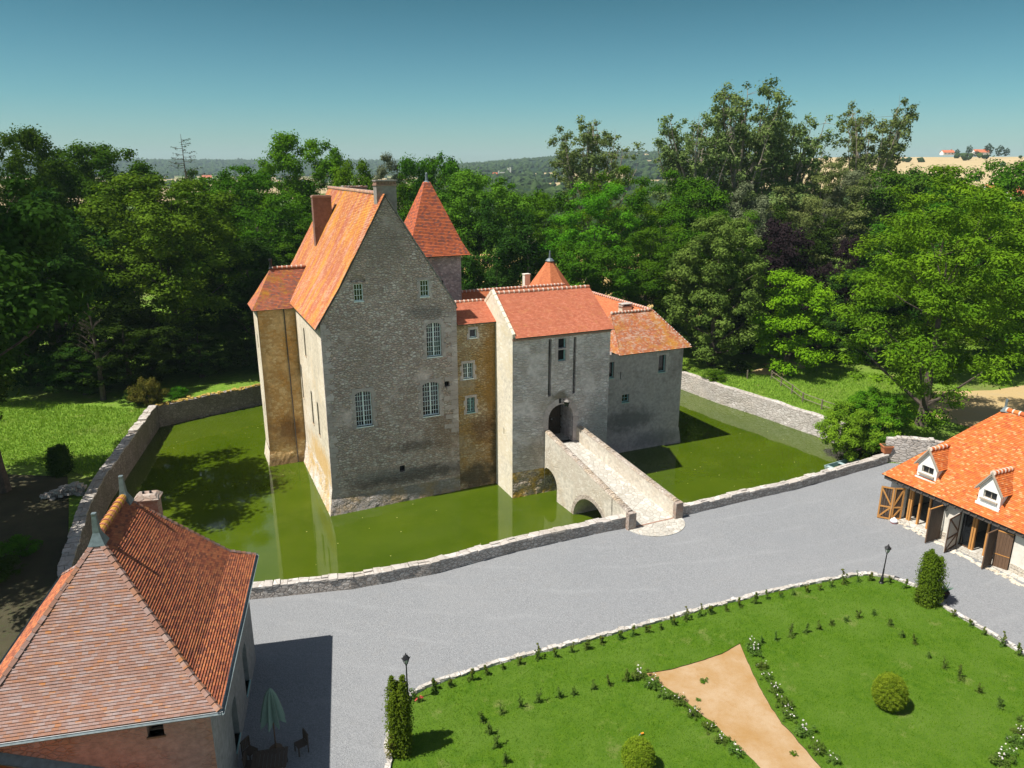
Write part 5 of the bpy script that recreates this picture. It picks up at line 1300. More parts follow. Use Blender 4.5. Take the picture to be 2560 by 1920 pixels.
F['sward'] = foliage('sward', (.042, .112, .004), (.135, .24, .013), trans=.2)
F['rough'] = foliage('rough', (0.13, 0.25, 0.02), (0.3, 0.42, 0.06), trans=.2)

def mesh_obj(me, name, mat, parent):
    o = link(name, me, parent)
    if not me.materials: me.materials.append(None)
    o.material_slots[0].link = 'OBJECT'; o.material_slots[0].material = mat
    return o
def tree(name, kd, fol, X, Y, h, r, label, rot=None, group='trees round the castle', z=0, bark='bark', cat='tree'):
    cm, tm, H_, R_ = KIND[kd]
    if kd != 'high' and 'poplar' not in kd and name == 'broadleaf_tree': h *= 1.07; r *= 1.12
    t = thing(name, label, cat, (X, Y, z), group); s = r / R_
    t.rotation_euler = (0, 0, random.uniform(0, 6.28) if rot is None else rot); t.scale = (s, s, h / H_)
    mesh_obj(tm, 'trunk', M[bark], t); mesh_obj(cm, 'crown', F[fol], t); return t
T_ = tree
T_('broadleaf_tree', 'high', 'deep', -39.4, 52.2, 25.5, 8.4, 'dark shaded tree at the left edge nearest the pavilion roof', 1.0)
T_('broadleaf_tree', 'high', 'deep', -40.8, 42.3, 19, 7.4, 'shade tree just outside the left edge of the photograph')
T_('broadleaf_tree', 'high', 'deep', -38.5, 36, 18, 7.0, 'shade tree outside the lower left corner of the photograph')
T_('broadleaf_tree', 'dome', 'olive', -61, 95, 28, 5.6, 'tall thin-topped tree rising against sky at the far left edge', .3)
T_('broadleaf_tree', 'dome', 'olive', -56.5, 105, 26.5, 7.6, 'domed olive tree on the skyline left of the bare conifer', 1.7)
T_('broadleaf_tree', 'dome', 'chestnut', -41.5, 89, 22.6, 8.4, 'big yellowish-green chestnut lit by sun in the middle of the left wood', 2.1)
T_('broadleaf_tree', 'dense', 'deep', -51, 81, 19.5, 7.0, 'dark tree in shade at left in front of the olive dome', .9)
T_('broadleaf_tree', 'feathery', 'green', -36, 106, 22, 7.6, 'mid green tree between chestnut and keep roof', .5)
T_('broadleaf_tree', 'dome', 'bright', -33.4, 122, 28.4, 7.2, 'tall bright green tree standing above the left of the keep chimneys', 2.8)
T_('broadleaf_tree', 'round_a', 'bright', -23.8, 114, 25, 4.4, 'small fresh green crown just above the keep ridge', 1.2)
T_('broadleaf_tree', 'dense', 'grey', -21.8, 135, 23.6, 5.2, 'grey-green willow showing between keep chimneys and the pointed tower', 4)
T_('broadleaf_tree', 'round_b', 'green', -12, 125, 26.6, 5.8, 'loose crowned tree directly behind the pointed stair tower', 5)
T_('broadleaf_tree', 'dome', 'chestnut', -4.8, 107, 23, 6.6, 'rounded yellow-green tree right of the pointed stair tower', 3)
T_('broadleaf_tree', 'dense', 'deep', -2.2, 99, 18, 5.2, 'dark green tree filling the gap right of the stair tower wall', 2)
T_('broadleaf_tree', 'feathery', 'bright', 5.2, 113, 18.5, 4.2, 'light green tree beside the bare branched one behind the gatehouse', 1)
T_('broadleaf_tree', 'feathery_b', 'bright', 11.9, 107, 20.6, 6.6, 'broad bright green tree behind the gatehouse ridge', 0)
T_('broadleaf_tree', 'feathery', 'green', 21.5, 108, 21.4, 7.0, 'broad green tree left of the three-stemmed poplars, below their foliage', 2.2)
T_('broadleaf_tree', 'round_b', 'green', 10.5, 95, 15.0, 5.4, 'low green tree right behind the small octagonal turret', 3.3)
T_('broadleaf_tree', 'feathery_b', 'green', 18, 98, 15.6, 6.0, 'green tree rising behind the lichen-covered wing roof', 4.2)
T_('linden_tree', 'linden', 'linden', 25.2, 90, 19.6, 6.4, 'conical pale olive linden right of the castle wing', .4)
T_('purple_tree', 'purple', 'purple', 36, 99.5, 17.8, 5.2, 'large dark purple-leaved tree in the right wood', .2)
T_('purple_tree', 'purple', 'purple', 45.5, 101, 15.6, 3.2, 'smaller purple-leaved tree close to the big ash', 2.2)
T_('maple_tree', 'maple', 'lime', 33.6, 87, 13.2, 4.7, 'vivid lime green maple in front of the purple tree', 1.2)
T_('broadleaf_tree', 'dense', 'grey', 35, 113, 19.6, 5.6, 'soft grey-green tree behind the linden top', .7)
T_('broadleaf_tree', 'feathery', 'poplar', 50.5, 122, 22.5, 7.5, 'sloping grey-green thicket tree under the poplars', 3.9)
T_('broadleaf_tree', 'feathery_b', 'grey', 58, 126, 22.0, 6.4, 'pale leaved tree between purple tree and field hill', 1.9)
T_('broadleaf_tree', 'round_b', 'green', 69, 129, 24, 7.6, 'bushy crowned tree below the right poplar at edge of the field', 5.5)
T_('broadleaf_tree', 'feathery', 'green', 62, 108, 20.5, 7, 'green tree behind the ash, right of the purple one', 2.7)
T_('ash_tree', 'feathery_b', 'ash', 39.7, 67.3, 22.5, 7.6, 'huge bright green ash with dark thick trunk beside the barn', 5.1)
T_('ash_tree', 'feathery', 'ash', 51, 88, 23.5, 9.4, 'second huge ash crown at right, above the barn roof', .4)
T_('ash_tree', 'feathery_b', 'ash', 62, 91, 21, 8.4, 'ash at the right edge above the tan earth', 2.4)
T_('broadleaf_tree', 'dense', 'deep', 70, 97, 21, 7, 'dark tree at the right edge below the red roofed farm', 2.4)
T_('broadleaf_tree', 'dense', 'green', -48, 112, 20, 6.8, 'green tree behind the chestnut and left of the keep', 1.4)
T_('broadleaf_tree', 'round_a', 'deep', -34, 95, 15.0, 6.2, 'dark tree beside the keep corner tower', .6)
T_('broadleaf_tree', 'feathery', 'green', -26.5, 101, 16.5, 6.0, 'green tree directly behind the corner tower roof', 3.6)
T_('broadleaf_tree', 'dense', 'olive', -59, 139, 21.3, 5.0, 'olive tree at the foot of the bare conifer', .6)
T_('broadleaf_tree', 'round_a', 'deep', -53.4, 145, 20.6, 4.8, 'dark tree in front of the golden fields on the left', 2.6)
T_('broadleaf_tree', 'round_b', 'deep', -58, 78, 17, 6.5, 'deep shaded tree at left edge behind the sunlit grass', 2.6)
T_('broadleaf_tree', 'dense', 'deep', -43, 79.5, 9.0, 5.0, 'low dark tree under the chestnut by the sunlit clearing', 4.6)
T_('broadleaf_tree', 'dense', 'green', -16, 104, 19.5, 6.0, 'green tree hidden mostly by the keep and stair tower', .1)
T_('broadleaf_tree', 'dense', 'deep', 40, 108, 17, 6.5, 'dark tree between purple tree and pale thicket', 1.8)
T_('broadleaf_tree', 'feathery_b', 'green', 29.5, 100, 17.5, 5.4, 'green tree behind the linden and left of the purple tree', 3.1)
T_('broadleaf_tree', 'dense', 'deep', 46.5, 91, 14.5, 5.5, 'dark tree behind the lime maple and ash', 0.3)
T_('poplar_tree', 'poplar_c', 'poplar', 13.6, 132, 33.6, 9.0, 'leftmost poplar standing alone with open grey-green crown', 1.1, bark='pale_bark')
T_('poplar_tree', 'poplar_a', 'poplar', 30.4, 129, 36, 9.0, 'poplar at the left of the three tallest on the skyline', .2, bark='pale_bark')
T_('poplar_tree', 'poplar_b', 'poplar', 39.5, 132, 39.2, 9.8, 'tallest poplar with bare twig tips in the middle of the clump', 2.9, bark='pale_bark')
T_('poplar_tree', 'poplar_a', 'poplar', 48.2, 135, 36.4, 9.4, 'leaning poplar at the right of the three tallest on the skyline', 4.4, bark='pale_bark')
T_('poplar_tree', 'poplar_c', 'poplar', 65.5, 140, 37.4, 8.4, 'rightmost poplar beside the golden hill', 5.2, bark='pale_bark')
T_('poplar_tree', 'poplar_b', 'poplar', 57, 139, 26.5, 5.0, 'short poplar between the clump and the rightmost poplar', 3.2, bark='pale_bark')
T_('broadleaf_tree', 'round_b', 'poplar', 35, 131, 22.5, 8.0, 'ivy-dark undergrowth tree at the foot of the tallest poplars', 3.2)
T_('broadleaf_tree', 'round_a', 'poplar', 46, 129, 21.5, 7.0, 'scrubby tree under the leaning poplar', 1.2)

T_('broadleaf_tree', 'round_b', 'green', 3.5, 121, 21, 7.0, 'rounded green tree closing the valley between the stair tower tree and the leftmost poplar')
T_('broadleaf_tree', 'feathery', 'bright', 16.5, 117, 22, 6.5, 'fresh green tree below the leftmost poplar')
T_('broadleaf_tree', 'round_a', 'green', 27.5, 116, 22.5, 6.8, 'full green tree in front of the three tallest poplars')
T_('broadleaf_tree', 'dense', 'olive', -15, 134, 23, 5.5, 'olive tree far behind the stair tower roof')
T_('broadleaf_tree', 'round_b', 'olive', 63, 121, 24.5, 7.5, 'olive green tree in front of the rightmost poplar')
T_('broadleaf_tree', 'round_a', 'green', 76, 118, 25, 7.5, 'green tree hiding the lower edge of the wheat field at right')
T_('broadleaf_tree', 'round_b', 'green', -45, 121, 24, 7.2, 'green tree left of the tall bright one')
T_('broadleaf_tree', 'dense', 'olive', -66, 112, 24, 8, 'olive tree filling the gap at far left between the two domes')
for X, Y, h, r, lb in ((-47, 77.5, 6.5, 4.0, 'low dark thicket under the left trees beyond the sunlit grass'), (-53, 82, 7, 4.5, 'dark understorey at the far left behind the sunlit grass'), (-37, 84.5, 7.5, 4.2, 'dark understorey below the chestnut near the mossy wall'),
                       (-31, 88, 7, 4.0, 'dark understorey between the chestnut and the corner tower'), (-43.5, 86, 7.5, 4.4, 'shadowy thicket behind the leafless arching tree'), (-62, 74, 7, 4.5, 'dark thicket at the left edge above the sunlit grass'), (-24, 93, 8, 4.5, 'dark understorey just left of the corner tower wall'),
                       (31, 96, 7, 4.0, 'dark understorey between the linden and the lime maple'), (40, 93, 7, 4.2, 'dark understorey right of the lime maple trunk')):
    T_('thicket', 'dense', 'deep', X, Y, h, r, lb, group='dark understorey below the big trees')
# shrub leaning over the moat, bushes
kind('shrub', 4, 3.0, .1, 150, .5, .15, 210, 31, lump=.5, squash=.6, up=.8, r0=.12)
kind('bush', 2.2, 1.4, .05, 70, .3, .11, 120, 32, lump=.5, r0=.05)
def bush(name, kd, fol, X, Y, h, r, label, z=0, cat='bush', group=None, rot=None):
    cm, tm, H_, R_ = KIND[kd]; t = thing(name, label, cat, (X, Y, z), group); t.scale = (r / R_, r / R_, h / H_); t.rotation_euler = (0, 0, random.uniform(0, 6.28) if rot is None else rot)
    mesh_obj(tm, 'stem', M['bark'], t); mesh_obj(cm, 'leaves', F[fol], t); return t
bush('shrub', 'shrub', 'yellow', 31.7, 64.0, 5.3, 2.9, 'large yellow-green shrub overhanging the moat above the boat', z=-1.9)
bush('shrub', 'shrub', 'bright', 34.2, 65.2, 4.2, 2.6, 'green shrub behind the yellow-green one and left of the ash trunk')
bush('shrub', 'bush', 'green', 33.3, 60.6, 1.6, 1.3, 'small dark green bush next to the terracotta planter')
bush('shrub', 'bush', 'rust', -38.2, 73.8, 3.0, 1.7, 'rust-tinged sapling bush at the corner of the left moat walls')
bush('shrub', 'bush', 'green', -36.2, 76.2, 1.3, 1.0, 'small fresh green weed bush behind the moss-topped wall')
bush('shrub', 'bush', 'deep', -40.0, 74.4, 1.6, 1.5, 'dark low bush on the lawn edge behind the rust-tinged bush')
bush('shrub', 'bush', 'green', 23.8, 83.4, 1.2, 1.3, 'dark bush on the bank wall where the fence begins')
bush('shrub', 'bush', 'rough', 21.2, 88.2, 1.3, 1.8, 'dry weedy bush at the left end of the bank wall')
bush('shrub', 'bush', 'green', -31.8, 42.6, 1.2, 1.2, 'sunlit weed clump beside the shaded soil at lower left')
bush('shrub', 'bush', 'deep', -31.4, 39.6, 1.3, 1.4, 'dim bush just left of the pavilion roof')
bush('shrub', 'bush', 'green', 38.0, 57.8, 1.4, 1.7, 'leafy growth behind the tall garden wall by the barn')
bush('shrub', 'bush', 'deep', 27.6, 86.8, 1.5, 1.5, 'low bush in front of the linden shade by the dirt mounds')
def col_mesh(name, seed, h, r, spires, leaf, n, dens):
    g = random.Random(seed); cl = []
    for i in range(spires):
        a = 6.283 * i / spires + g.uniform(-.3, .3); rr = r * (.5 if i else 0.05); th = h * g.uniform(.74, 1.0); k = 16
        for j in range(k):
            f = j / (k - 1); w = r * .52 * (1 - .62 * max(0, f - .75) / .25) * (.75 + .25 * min(1, f * 6))
            cl.append((math.cos(a) * rr * (1 - .1 * f) + g.uniform(-.04, .04), math.sin(a) * rr * (1 - .1 * f) + g.uniform(-.04, .04), th * f * .96 + .08, max(.07, w * g.uniform(.8, 1.1))))
    mb = MB(); mb.tube((0, 0, 0), (0, 0, h * .8), .07, .02, 6); me = bpy.data.meshes.new(name + '_t'); me.from_pydata([tuple(v) for v in mb.v], [], mb.f)
    return leaf_mesh(name, cl, dens, leaf, 1.2, .5, .35, .5, seed, per_area=False), me
cmL, ctL = col_mesh('thuja_foliage', 41, 3.85, .72, 6, .10, 0, 230)
cmR, ctR = col_mesh('thuja_foliage_wide', 42, 3.6, .98, 7, .11, 0, 300)
for cm, tm, X, Y, lb in ((cmL, ctL, -4.72, 25.75, 'columnar conifer with brown lower patch beside the nearer lamp post'), (cmR, ctR, 23.75, 36.9, 'broad many-topped columnar conifer by the lamp post near the barn')):
    t = thing('conifer', lb, 'conifer', (X, Y, .02), 'columnar conifers at the corners of the lawn'); t.scale = (.95, .95, 1) if X < 0 else (.82, .82, .95); mesh_obj(tm, 'trunk', M['bark'], t); mesh_obj(cm, 'foliage', F['thuja'], t)
    g = np.random.default_rng(5); rr = .75 if X < 0 else 1.0
    cl = [(-rr * .55 + .1 * g.normal(), -rr * .6 + .1 * g.normal(), z, .17) for z in (.35, .5, .65, .8, .95)] if X < 0 else [(-.9, -.35, .75, .13), (.75, -.6, .5, .1)]
    mesh_obj(leaf_mesh('dead_sprays', cl, 60 if X < 0 else 30, .1, 1.2, .4, .3, .5, 3, per_area=False), 'dead_sprays', F['rust'], t)
cmD, ctD = col_mesh('topiary_foliage', 43, 2.6, 1.1, 6, .14, 0, 160)
t = thing('conifer', 'dark clipped conical conifer in shade on the left bank', 'conifer', (-36.8, 55.6, 0)); mesh_obj(ctD, 'trunk', M['bark'], t); mesh_obj(cmD, 'foliage', F['deep'], t)
def egg(name, X, Y, h, r, label, seed):
    g = np.random.default_rng(seed); cl = []
    for i in range(150):
        z = (i + .5) / 150; a = 2.39996 * i; q = math.sqrt(max(0, 1 - (2 * z - 1) ** 2)) ** .85 * (1.06 - .2 * z)
        cl.append((q * r * .88 * math.cos(a), q * r * .88 * math.sin(a), .08 + z * (h - .2), .13))
    for i in range(40): a = g.random() * 6.28; q = g.random() * r * .5; cl.append((q * math.cos(a), q * math.sin(a), g.uniform(.2, h * .8), .22))
    t = thing(name, label, 'shrub', (X, Y, .07), 'clipped box balls on the lawn')
    mb = MB(); mb.tube((0, 0, 0), (0, 0, h * .5), .06, .04, 6); me = bpy.data.meshes.new('box_stem'); me.from_pydata([tuple(v) for v in mb.v], [], mb.f)
    mesh_obj(me, 'stem', M['bark'], t); mesh_obj(leaf_mesh('box_leaves', cl, 240, .05, 1, .4, .3, .6, seed, per_area=False), 'foliage', F['box'], t)
egg('topiary', 17.4, 28.45, 1.7, .78, 'egg-shaped clipped shrub standing alone on the right lawn', 51)
egg('topiary', 5.2, 24.75, 1.45, .7, 'clipped round shrub at the bottom edge near the garden hose', 52)

# saplings and roses: three sapling meshes, two rose meshes
def sap(seed, h):
    g = random.Random(seed); mb = MB(); cl = []
    for i in range(g.randint(2, 4)):
        dx, dy = g.uniform(-.1, .1), g.uniform(-.1, .1); hh = h * g.uniform(.6, 1); mb.tube((0, 0, 0), (dx, dy, hh), .012, .004, 4)
        for j in range(7): f = (j + 1) / 7; cl.append((dx * f + g.uniform(-.03, .03), dy * f + g.uniform(-.03, .03), hh * f, .062 + .03 * (1 - f)))
    for j in range(5): cl.append((g.uniform(-.13, .13), g.uniform(-.13, .13), .07, .08))
    me = bpy.data.meshes.new('sapling_stem'); me.from_pydata([tuple(v) for v in mb.v], [], mb.f)
    tips = [c for c in cl if c[2] > h * .62]
    return me, leaf_mesh('sapling_leaves', cl, 11, .065, 1, .4, .2, .6, seed, per_area=False), leaf_mesh('sapling_tips', tips or cl[-3:], 16, .07, 1, .4, .2, .6, seed + 9, per_area=False)
SAPS = [sap(s, h) for s, h in ((61, .62), (62, .5), (63, .7), (64, .55), (65, .42))]
KERB = [(-4.61, 28.87), (-3.71, 29.58), (-2.94, 29.75), (-2.01, 30.27), (-1.22, 30.65), (-0.42, 31.1), (0.4, 31.44), (1.32, 31.81), (2.2, 32.03), (3.07, 32.39), (3.9, 32.68), (4.68, 33.11), (5.69, 33.45), (6.42, 33.8), (7.24, 34.12), (8.07, 34.36), (8.78, 34.8), (9.59, 35.17), (10.43, 35.54), (11.09, 35.77), (12.05, 36.08), (12.94, 36.43), (13.88, 36.83), (14.75, 37.24), (15.63, 37.44), (16.42, 37.69), (17.33, 37.99), (18.19, 38.2), (19.02, 38.54), (19.87, 38.85), (20.83, 39.11), (21.66, 39.25), (22.64, 38.98), (23.29, 38.41)]
KERBR = [(24.53, 35.54), (24.91, 34.62), (25.21, 33.87), (25.56, 32.88), (25.9, 32.13)]
INL = [(5.56, 30.18), (4.7, 29.84), (3.87, 29.61), (2.9, 29.19), (2.22, 29.0), (1.21, 28.71), (0.41, 28.39), (-0.49, 27.92), (-1.33, 27.44), (-0.99, 26.72), (-0.67, 25.92), (-0.3, 25.08)]
INR = [(13.06, 33.15), (13.9, 33.35), (14.81, 33.7), (15.75, 34.05), (16.59, 34.36), (17.43, 34.73), (18.35, 35.09), (19.19, 35.39), (20.14, 35.66), (20.53, 34.69), (20.72, 33.7), (21.04, 33.05), (21.21, 31.97), (21.53, 31.13), (21.82, 30.27), (22.15, 29.36), (22.52, 28.39), (22.84, 27.49)]
ORD = ['first', 'second', 'third', 'fourth', 'fifth', 'sixth', 'seventh', 'eighth', 'ninth', 'tenth', 'eleventh', 'twelfth', 'thirteenth', 'fourteenth', 'fifteenth', 'sixteenth', 'seventeenth', 'eighteenth', 'nineteenth', 'twentieth']
def ordinal(i): return ORD[i] if i < 20 else 'twenty-' + ORD[i - 20]
def sapling(p, i, label, group, tip):
    st, lv, tp = SAPS[(i * 7 + int(p[0] * 3)) % 5]; t = thing('sapling', label, 'sapling', (p[0], p[1], .07), group)
    s = random.uniform(.85, 1.2); t.scale = (s, s, s * random.uniform(.9, 1.15)); t.rotation_euler = (random.uniform(-.1, .1), random.uniform(-.1, .1), random.uniform(0, 6.28))
    mesh_obj(st, 'stem', M['bark'], t); mesh_obj(lv, 'leaves', F['hedge'], t)
    if tip: mesh_obj(tp, 'tips', F['rust'], t)
nk = len(KERB)
for i, p in enumerate(KERB):
    j = i if i < 17 else nk - 1 - i
    ref = 'from the nearer lamp post' if i < 17 else 'from the conifer near the barn'
    sapling(p, i, ('sapling with coppery tips, %s along the white kerb %s' if i % 5 else 'all green sapling, %s along the white kerb %s') % (ordinal(j), ref), 'hedge saplings along the kerb', i % 5 != 0)
for i, p in enumerate(KERBR): sapling(p, i, 'coppery sapling, %s along the right kerb from the conifer' % ordinal(i), 'hedge saplings along the kerb', True)
for i, p in enumerate(INL): sapling(p, i + 2, 'dark sapling, %s from the path in the row across the left lawn' % ordinal(i), 'saplings in rows on the lawn', False)
for i, p in enumerate(INR): sapling(p, i + 1, 'dark sapling, %s from the path in the bent row on the right lawn' % ordinal(i), 'saplings in rows on the lawn', False)
def rose(seed):
    g = random.Random(seed); cl = [(g.uniform(-.36, .36), g.uniform(-.36, .36), g.uniform(.06, .4), .13) for _ in range(20)]
    fl = [(g.uniform(-.3, .3), g.uniform(-.3, .3), g.uniform(.28, .55), .035) for _ in range(7)]
    mb = MB()
    for c in cl[:8]: mb.tube((0, 0, 0), c[:3], .01, .004, 4)
    me = bpy.data.meshes.new('rose_stem'); me.from_pydata([tuple(v) for v in mb.v], [], mb.f)
    return me, leaf_mesh('rose_leaves', cl, 34, .075, 1, .4, .2, .65, seed, per_area=False), leaf_mesh('rose_blooms', fl, 5, .06, 1, .8, .2, .9, seed + 1, per_area=False), leaf_mesh('rose_few_blooms', fl[:4], 5, .06, 1, .8, .2, .9, seed + 1, per_area=False)
ROSES = [rose(71), rose(72), rose(73)]
FL = [(6.26, 30.43), (6.74, 29.84), (7.16, 29.12), (7.74, 28.65), (8.24, 27.82), (8.77, 27.0), (9.09, 26.21), (9.54, 25.59)]
FR = [(12.57, 32.96), (12.38, 32.25), (12.44, 31.16), (12.4, 30.34), (12.46, 29.44), (12.57, 28.42), (12.54, 27.67), (12.88, 26.65), (13.04, 25.75), (13.47, 25.17)]
FC = [(22.28, 26.75), (21.78, 26.14), (21.05, 25.49), (20.44, 24.99)]
few = {2, 3, 5, 10, 13, 16, 19}
n_ = 0
for lst, txt in ((FL, 'from the tip along left edge of sand path'), (FR, 'from the tip along right edge of sand path'), (FC, 'from the top at the lower right corner')):
    for i, p in enumerate(lst):
        st, lv, bl, fb = ROSES[n_ % 3]; f = n_ in few
        t = thing('rose_bush', ('white rose bush, %s %s' if not f else 'rose bush with few blooms, %s %s') % (ordinal(i), txt), 'bush', (p[0], p[1], .07), 'white rose bushes beside the path')
        s = random.uniform(.7, 1.0); t.scale = (s, s, s); t.rotation_euler = (0, 0, random.uniform(0, 6.28))
        mesh_obj(st, 'stem', M['bark'], t); mesh_obj(lv, 'leaves', F['hedge'], t); mesh_obj(fb if f else bl, 'blooms', F['flower'], t); n_ += 1
for i_, (x_, y_, lb_) in enumerate(((9.35, 30.2, 'small green weed near the top of the sand path'), (8.75, 28.9, 'tiny weed near the left edge of the sand path'), (12.0, 25.6, 'weed near the lower right edge of the sand path'))):
    t = thing('weed', lb_, 'plant', (x_, y_, .03), 'weeds on the sand path'); s_ = (.5, .3, .4)[i_]; t.scale = (s_, s_, s_ * .5)
    mesh_obj(ROSES[i_][0], 'stem', M['bark'], t); mesh_obj(ROSES[i_][1], 'leaves', F['green'], t)
t = thing('flower', 'small pink and red flowers at the foot of the nearer lamp post', 'flower', (-4.35, 28.75, .07))
mesh_obj(leaf_mesh('flower_leaves', [(0, 0, .12, .14), (.12, .05, .1, .1)], 40, .07, 1, .4, .2, .6, 3, per_area=False), 'leaves', F['hedge'], t)
F['pink'] = foliage('pink', (.5, .05, .08), (.65, .15, .12), trans=.1); mesh_obj(leaf_mesh('flower_blooms', [(.1, .02, .26, .08), (-.1, -.08, .2, .06)], 20, .07, 1, .6, .2, .9, 4, per_area=False), 'blooms', F['pink'], t)

def inside(poly, x, y):
    r = np.zeros(len(x), bool); n = len(poly)
    for i in range(n):
        (x0, y0), (x1, y1) = poly[i], poly[(i + 1) % n]
        c = ((y0 > y) != (y1 > y)); r ^= c & (x < (x1 - x0) * (y - y0) / ((y1 - y0) if y1 != y0 else 1e-9) + x0)
    return r
def sward(name, polys, n, h, w, mat, label, z, seed):
    g = np.random.default_rng(seed); allp = []
    for poly, k in polys:
        a = np.array(poly); x = g.uniform(a[:, 0].min(), a[:, 0].max(), k * 3); y = g.uniform(a[:, 1].min(), a[:, 1].max(), k * 3)
        m = inside(poly, x, y); x = x[m][:k]; y = y[m][:k]; allp.append(np.stack([x, y], 1))
    P = np.concatenate(allp); N = len(P); an = g.random(N) * 6.283; hh = h * (.4 + .9 * g.random(N)); t = np.stack([np.cos(an), np.sin(an)], 1) * w
    V = np.zeros((N, 4, 3)); le = g.normal(size=(N, 2)) * .35 * h
    V[:, 0, :2] = P - t; V[:, 1, :2] = P + t; V[:, 2, :2] = P + t * .3 + le; V[:, 3, :2] = P - t * .3 + le; V[:, :2, 2] = 0; V[:, 2:, 2] = hh[:, None]
    me = quads_mesh(name, V, g.random(N)); o = link(name, me, None, (0, 0, z)); me.materials.append(mat); o['kind'] = 'stuff'; o['label'] = label
LB = [(-37.6, 72), (-35.2, 61.5), (-33.6, 54.5), (-38, 57), (-52, 58), (-58, 66), (-56, 76)]
RB = [(21.5, 87.5), (24.6, 81.2), (28, 76.4), (31.8, 70), (33.6, 66.5), (38, 62), (42, 68), (42, 73), (47, 79), (44, 86), (36, 90), (28, 88)]
sward('lawn_grass', [(LAWN, 90000)], 0, .055, .012, F['sward'], 'short mown grass of the garden lawn', .075, 1)
sward('bank_grass', [(LB, 26000), (RB, 34000)], 0, .17, .035, F['rough'], 'rough long grass on the banks of the moat', 0.0, 2)

# bare trees -------------------------------------------------------------------
def bare(name, X, Y, h, label, conifer, mat, seed):
    g = random.Random(seed); mb = MB(); mb.path([Vector((0, 0, 0)), Vector((.1, 0, h * .5)), Vector((0, 0, h))], [.32, .2, .03], 7)
    t = thing(name, label, 'tree', (X, Y, 0)); me = bpy.data.meshes.new('bare_trunk'); me.from_pydata([tuple(v) for v in mb.v], [], mb.f); mesh_obj(me, 'trunk', M[mat], t)
    mb = MB(); n = 44 if conifer else 26
    for i in range(n):
        f = (.45 + .53 * i / n) if conifer else g.uniform(.3, .95); z = h * f; a = g.uniform(0, 6.28); L_ = (h * .17 * (1.12 - f) / .6 + .2) if conifer else h * .26 * (1.15 - f)
        up_ = .15 if conifer else .9
        e = Vector((math.cos(a) * L_, math.sin(a) * L_, z + L_ * up_)); b = Vector((0, 0, z)); m_ = b.lerp(e, .55) + Vector((0, 0, -.1 * L_ if conifer else .1 * L_))
        mb.path([b, m_, e], [.05, .03, .012], 5)
        for k in range(7):
            q = b.lerp(e, g.uniform(.35, 1)); mb.tube(q, q + Vector((g.gauss(0, .5), g.gauss(0, .5), g.gauss(-.25 if conifer else .3, .25))) * L_ * .3, .022, .008, 4, cap=False)
    me = bpy.data.meshes.new('bare_branches'); me.from_pydata([tuple(v) for v in mb.v], [], mb.f); mesh_obj(me, 'branches', M[mat], t)
    if conifer:
        g2 = np.random.default_rng(seed); cl = []
        for v in mb.v[::23]: cl.append((v[0], v[1], v[2] - .05, .2))
        mesh_obj(leaf_mesh('sparse_needles', cl, 3, .3, .5, .3, .2, .25, seed, per_area=False), 'needles', F['deep'], t)
bare('bare_conifer', -57.7, 135, 29.6, 'thin bare conifer with sparse tiers of branches on the left skyline', True, 'bark', 3)
bare('bare_tree', 2.2, 104, 15.6, 'dead leafless pale tree behind the court range and pointed turret', False, 'pale_bark', 4)
bare('bare_tree', -44, 75.5, 10.5, 'leafless arching tree in the shade above the left clearing', False, 'bark', 6)

# ------------------------------------------------------------------ lamp posts
def lamp(name, X, Y, label, rot, stone):
    t = thing(name, label, 'lamp post', (X, Y, .05), 'garden lamp posts')
    mb = MB(); mb.lathe((0, 0, 0), [(0, 0), (.15, 0), (.15, .06), (.1, .1), (.095, .3), (.075, .36), (.085, .42), (.05, .48), (.042, .9), (.055, .93), (.036, 1.0), (.03, 1.95), (.05, 1.98), (.03, 2.02), (.05, 2.06), (0, 2.06)], 12)
    mb.build('post', M['iron'], t, loc=(0, 0, 0), smooth=False)
    mb = MB(); hx = [(math.cos(R(60 * i + rot)), math.sin(R(60 * i + rot))) for i in range(6)]
    for i in range(6):
        a, b = hx[i], hx[(i + 1) % 6]
        mb.tube((a[0] * .085, a[1] * .085, 2.08), (a[0] * .165, a[1] * .165, 2.34), .011, .011, 5)
        mb.tube((a[0] * .085, a[1] * .085, 2.08), (b[0] * .085, b[1] * .085, 2.08), .012, .012, 5); mb.tube((a[0] * .165, a[1] * .165, 2.34), (b[0] * .165, b[1] * .165, 2.34), .016, .016, 5)
    mb.build('lantern_frame', M['iron'], t, loc=(0, 0, 0))
    mb = MB(); mb.hexa([(a * .2, b * .2, 2.35) for a, b in hx], [(a * .07, b * .07, 2.5) for a, b in hx]); mb.lathe((0, 0, 2.5), [(.07, 0), (.05, .03), (.03, .05), (.035, .08), (0, .15)], 8)
    for a, b in hx: mb.tube((a * .2, b * .2, 2.36), (a * .21, b * .21, 2.41), .015, .006, 5)
    mb.build('lantern_roof', M['iron'], t, loc=(0, 0, 0))
    mb = MB(); mb.hexa([(a * .08, b * .08, 2.09) for a, b in hx], [(a * .155, b * .155, 2.335) for a, b in hx]); mb.build('lantern_glass', M['lamp_glass'], t, loc=(0, 0, 0))
    mb = MB(); mb.lathe((0, 0, -.045), [(0, .0), (stone, 0), (stone * .95, .045), (0, .046)], 12); mb.build('base_stone', M['kerb_stone'], t, loc=(0, 0, 0))
    return t
g_ = NT('lamp_glass'); M['lamp_glass'] = g_.done(g_.n('BsdfPrincipled', {'Base Color': (.45, .46, .45, 1), 'Roughness': .15}).outputs[0])
lamp('lamp_post', -4.87, 28.81, 'black garden lamp post beside the conifer at the near corner of the lawn', 15, .2)
t = lamp('lamp_post', 22.18, 38.98, 'slightly leaning black lamp post at the far corner of the lawn near the barn', 0, .45); t.rotation_euler = (0, .03, 0)

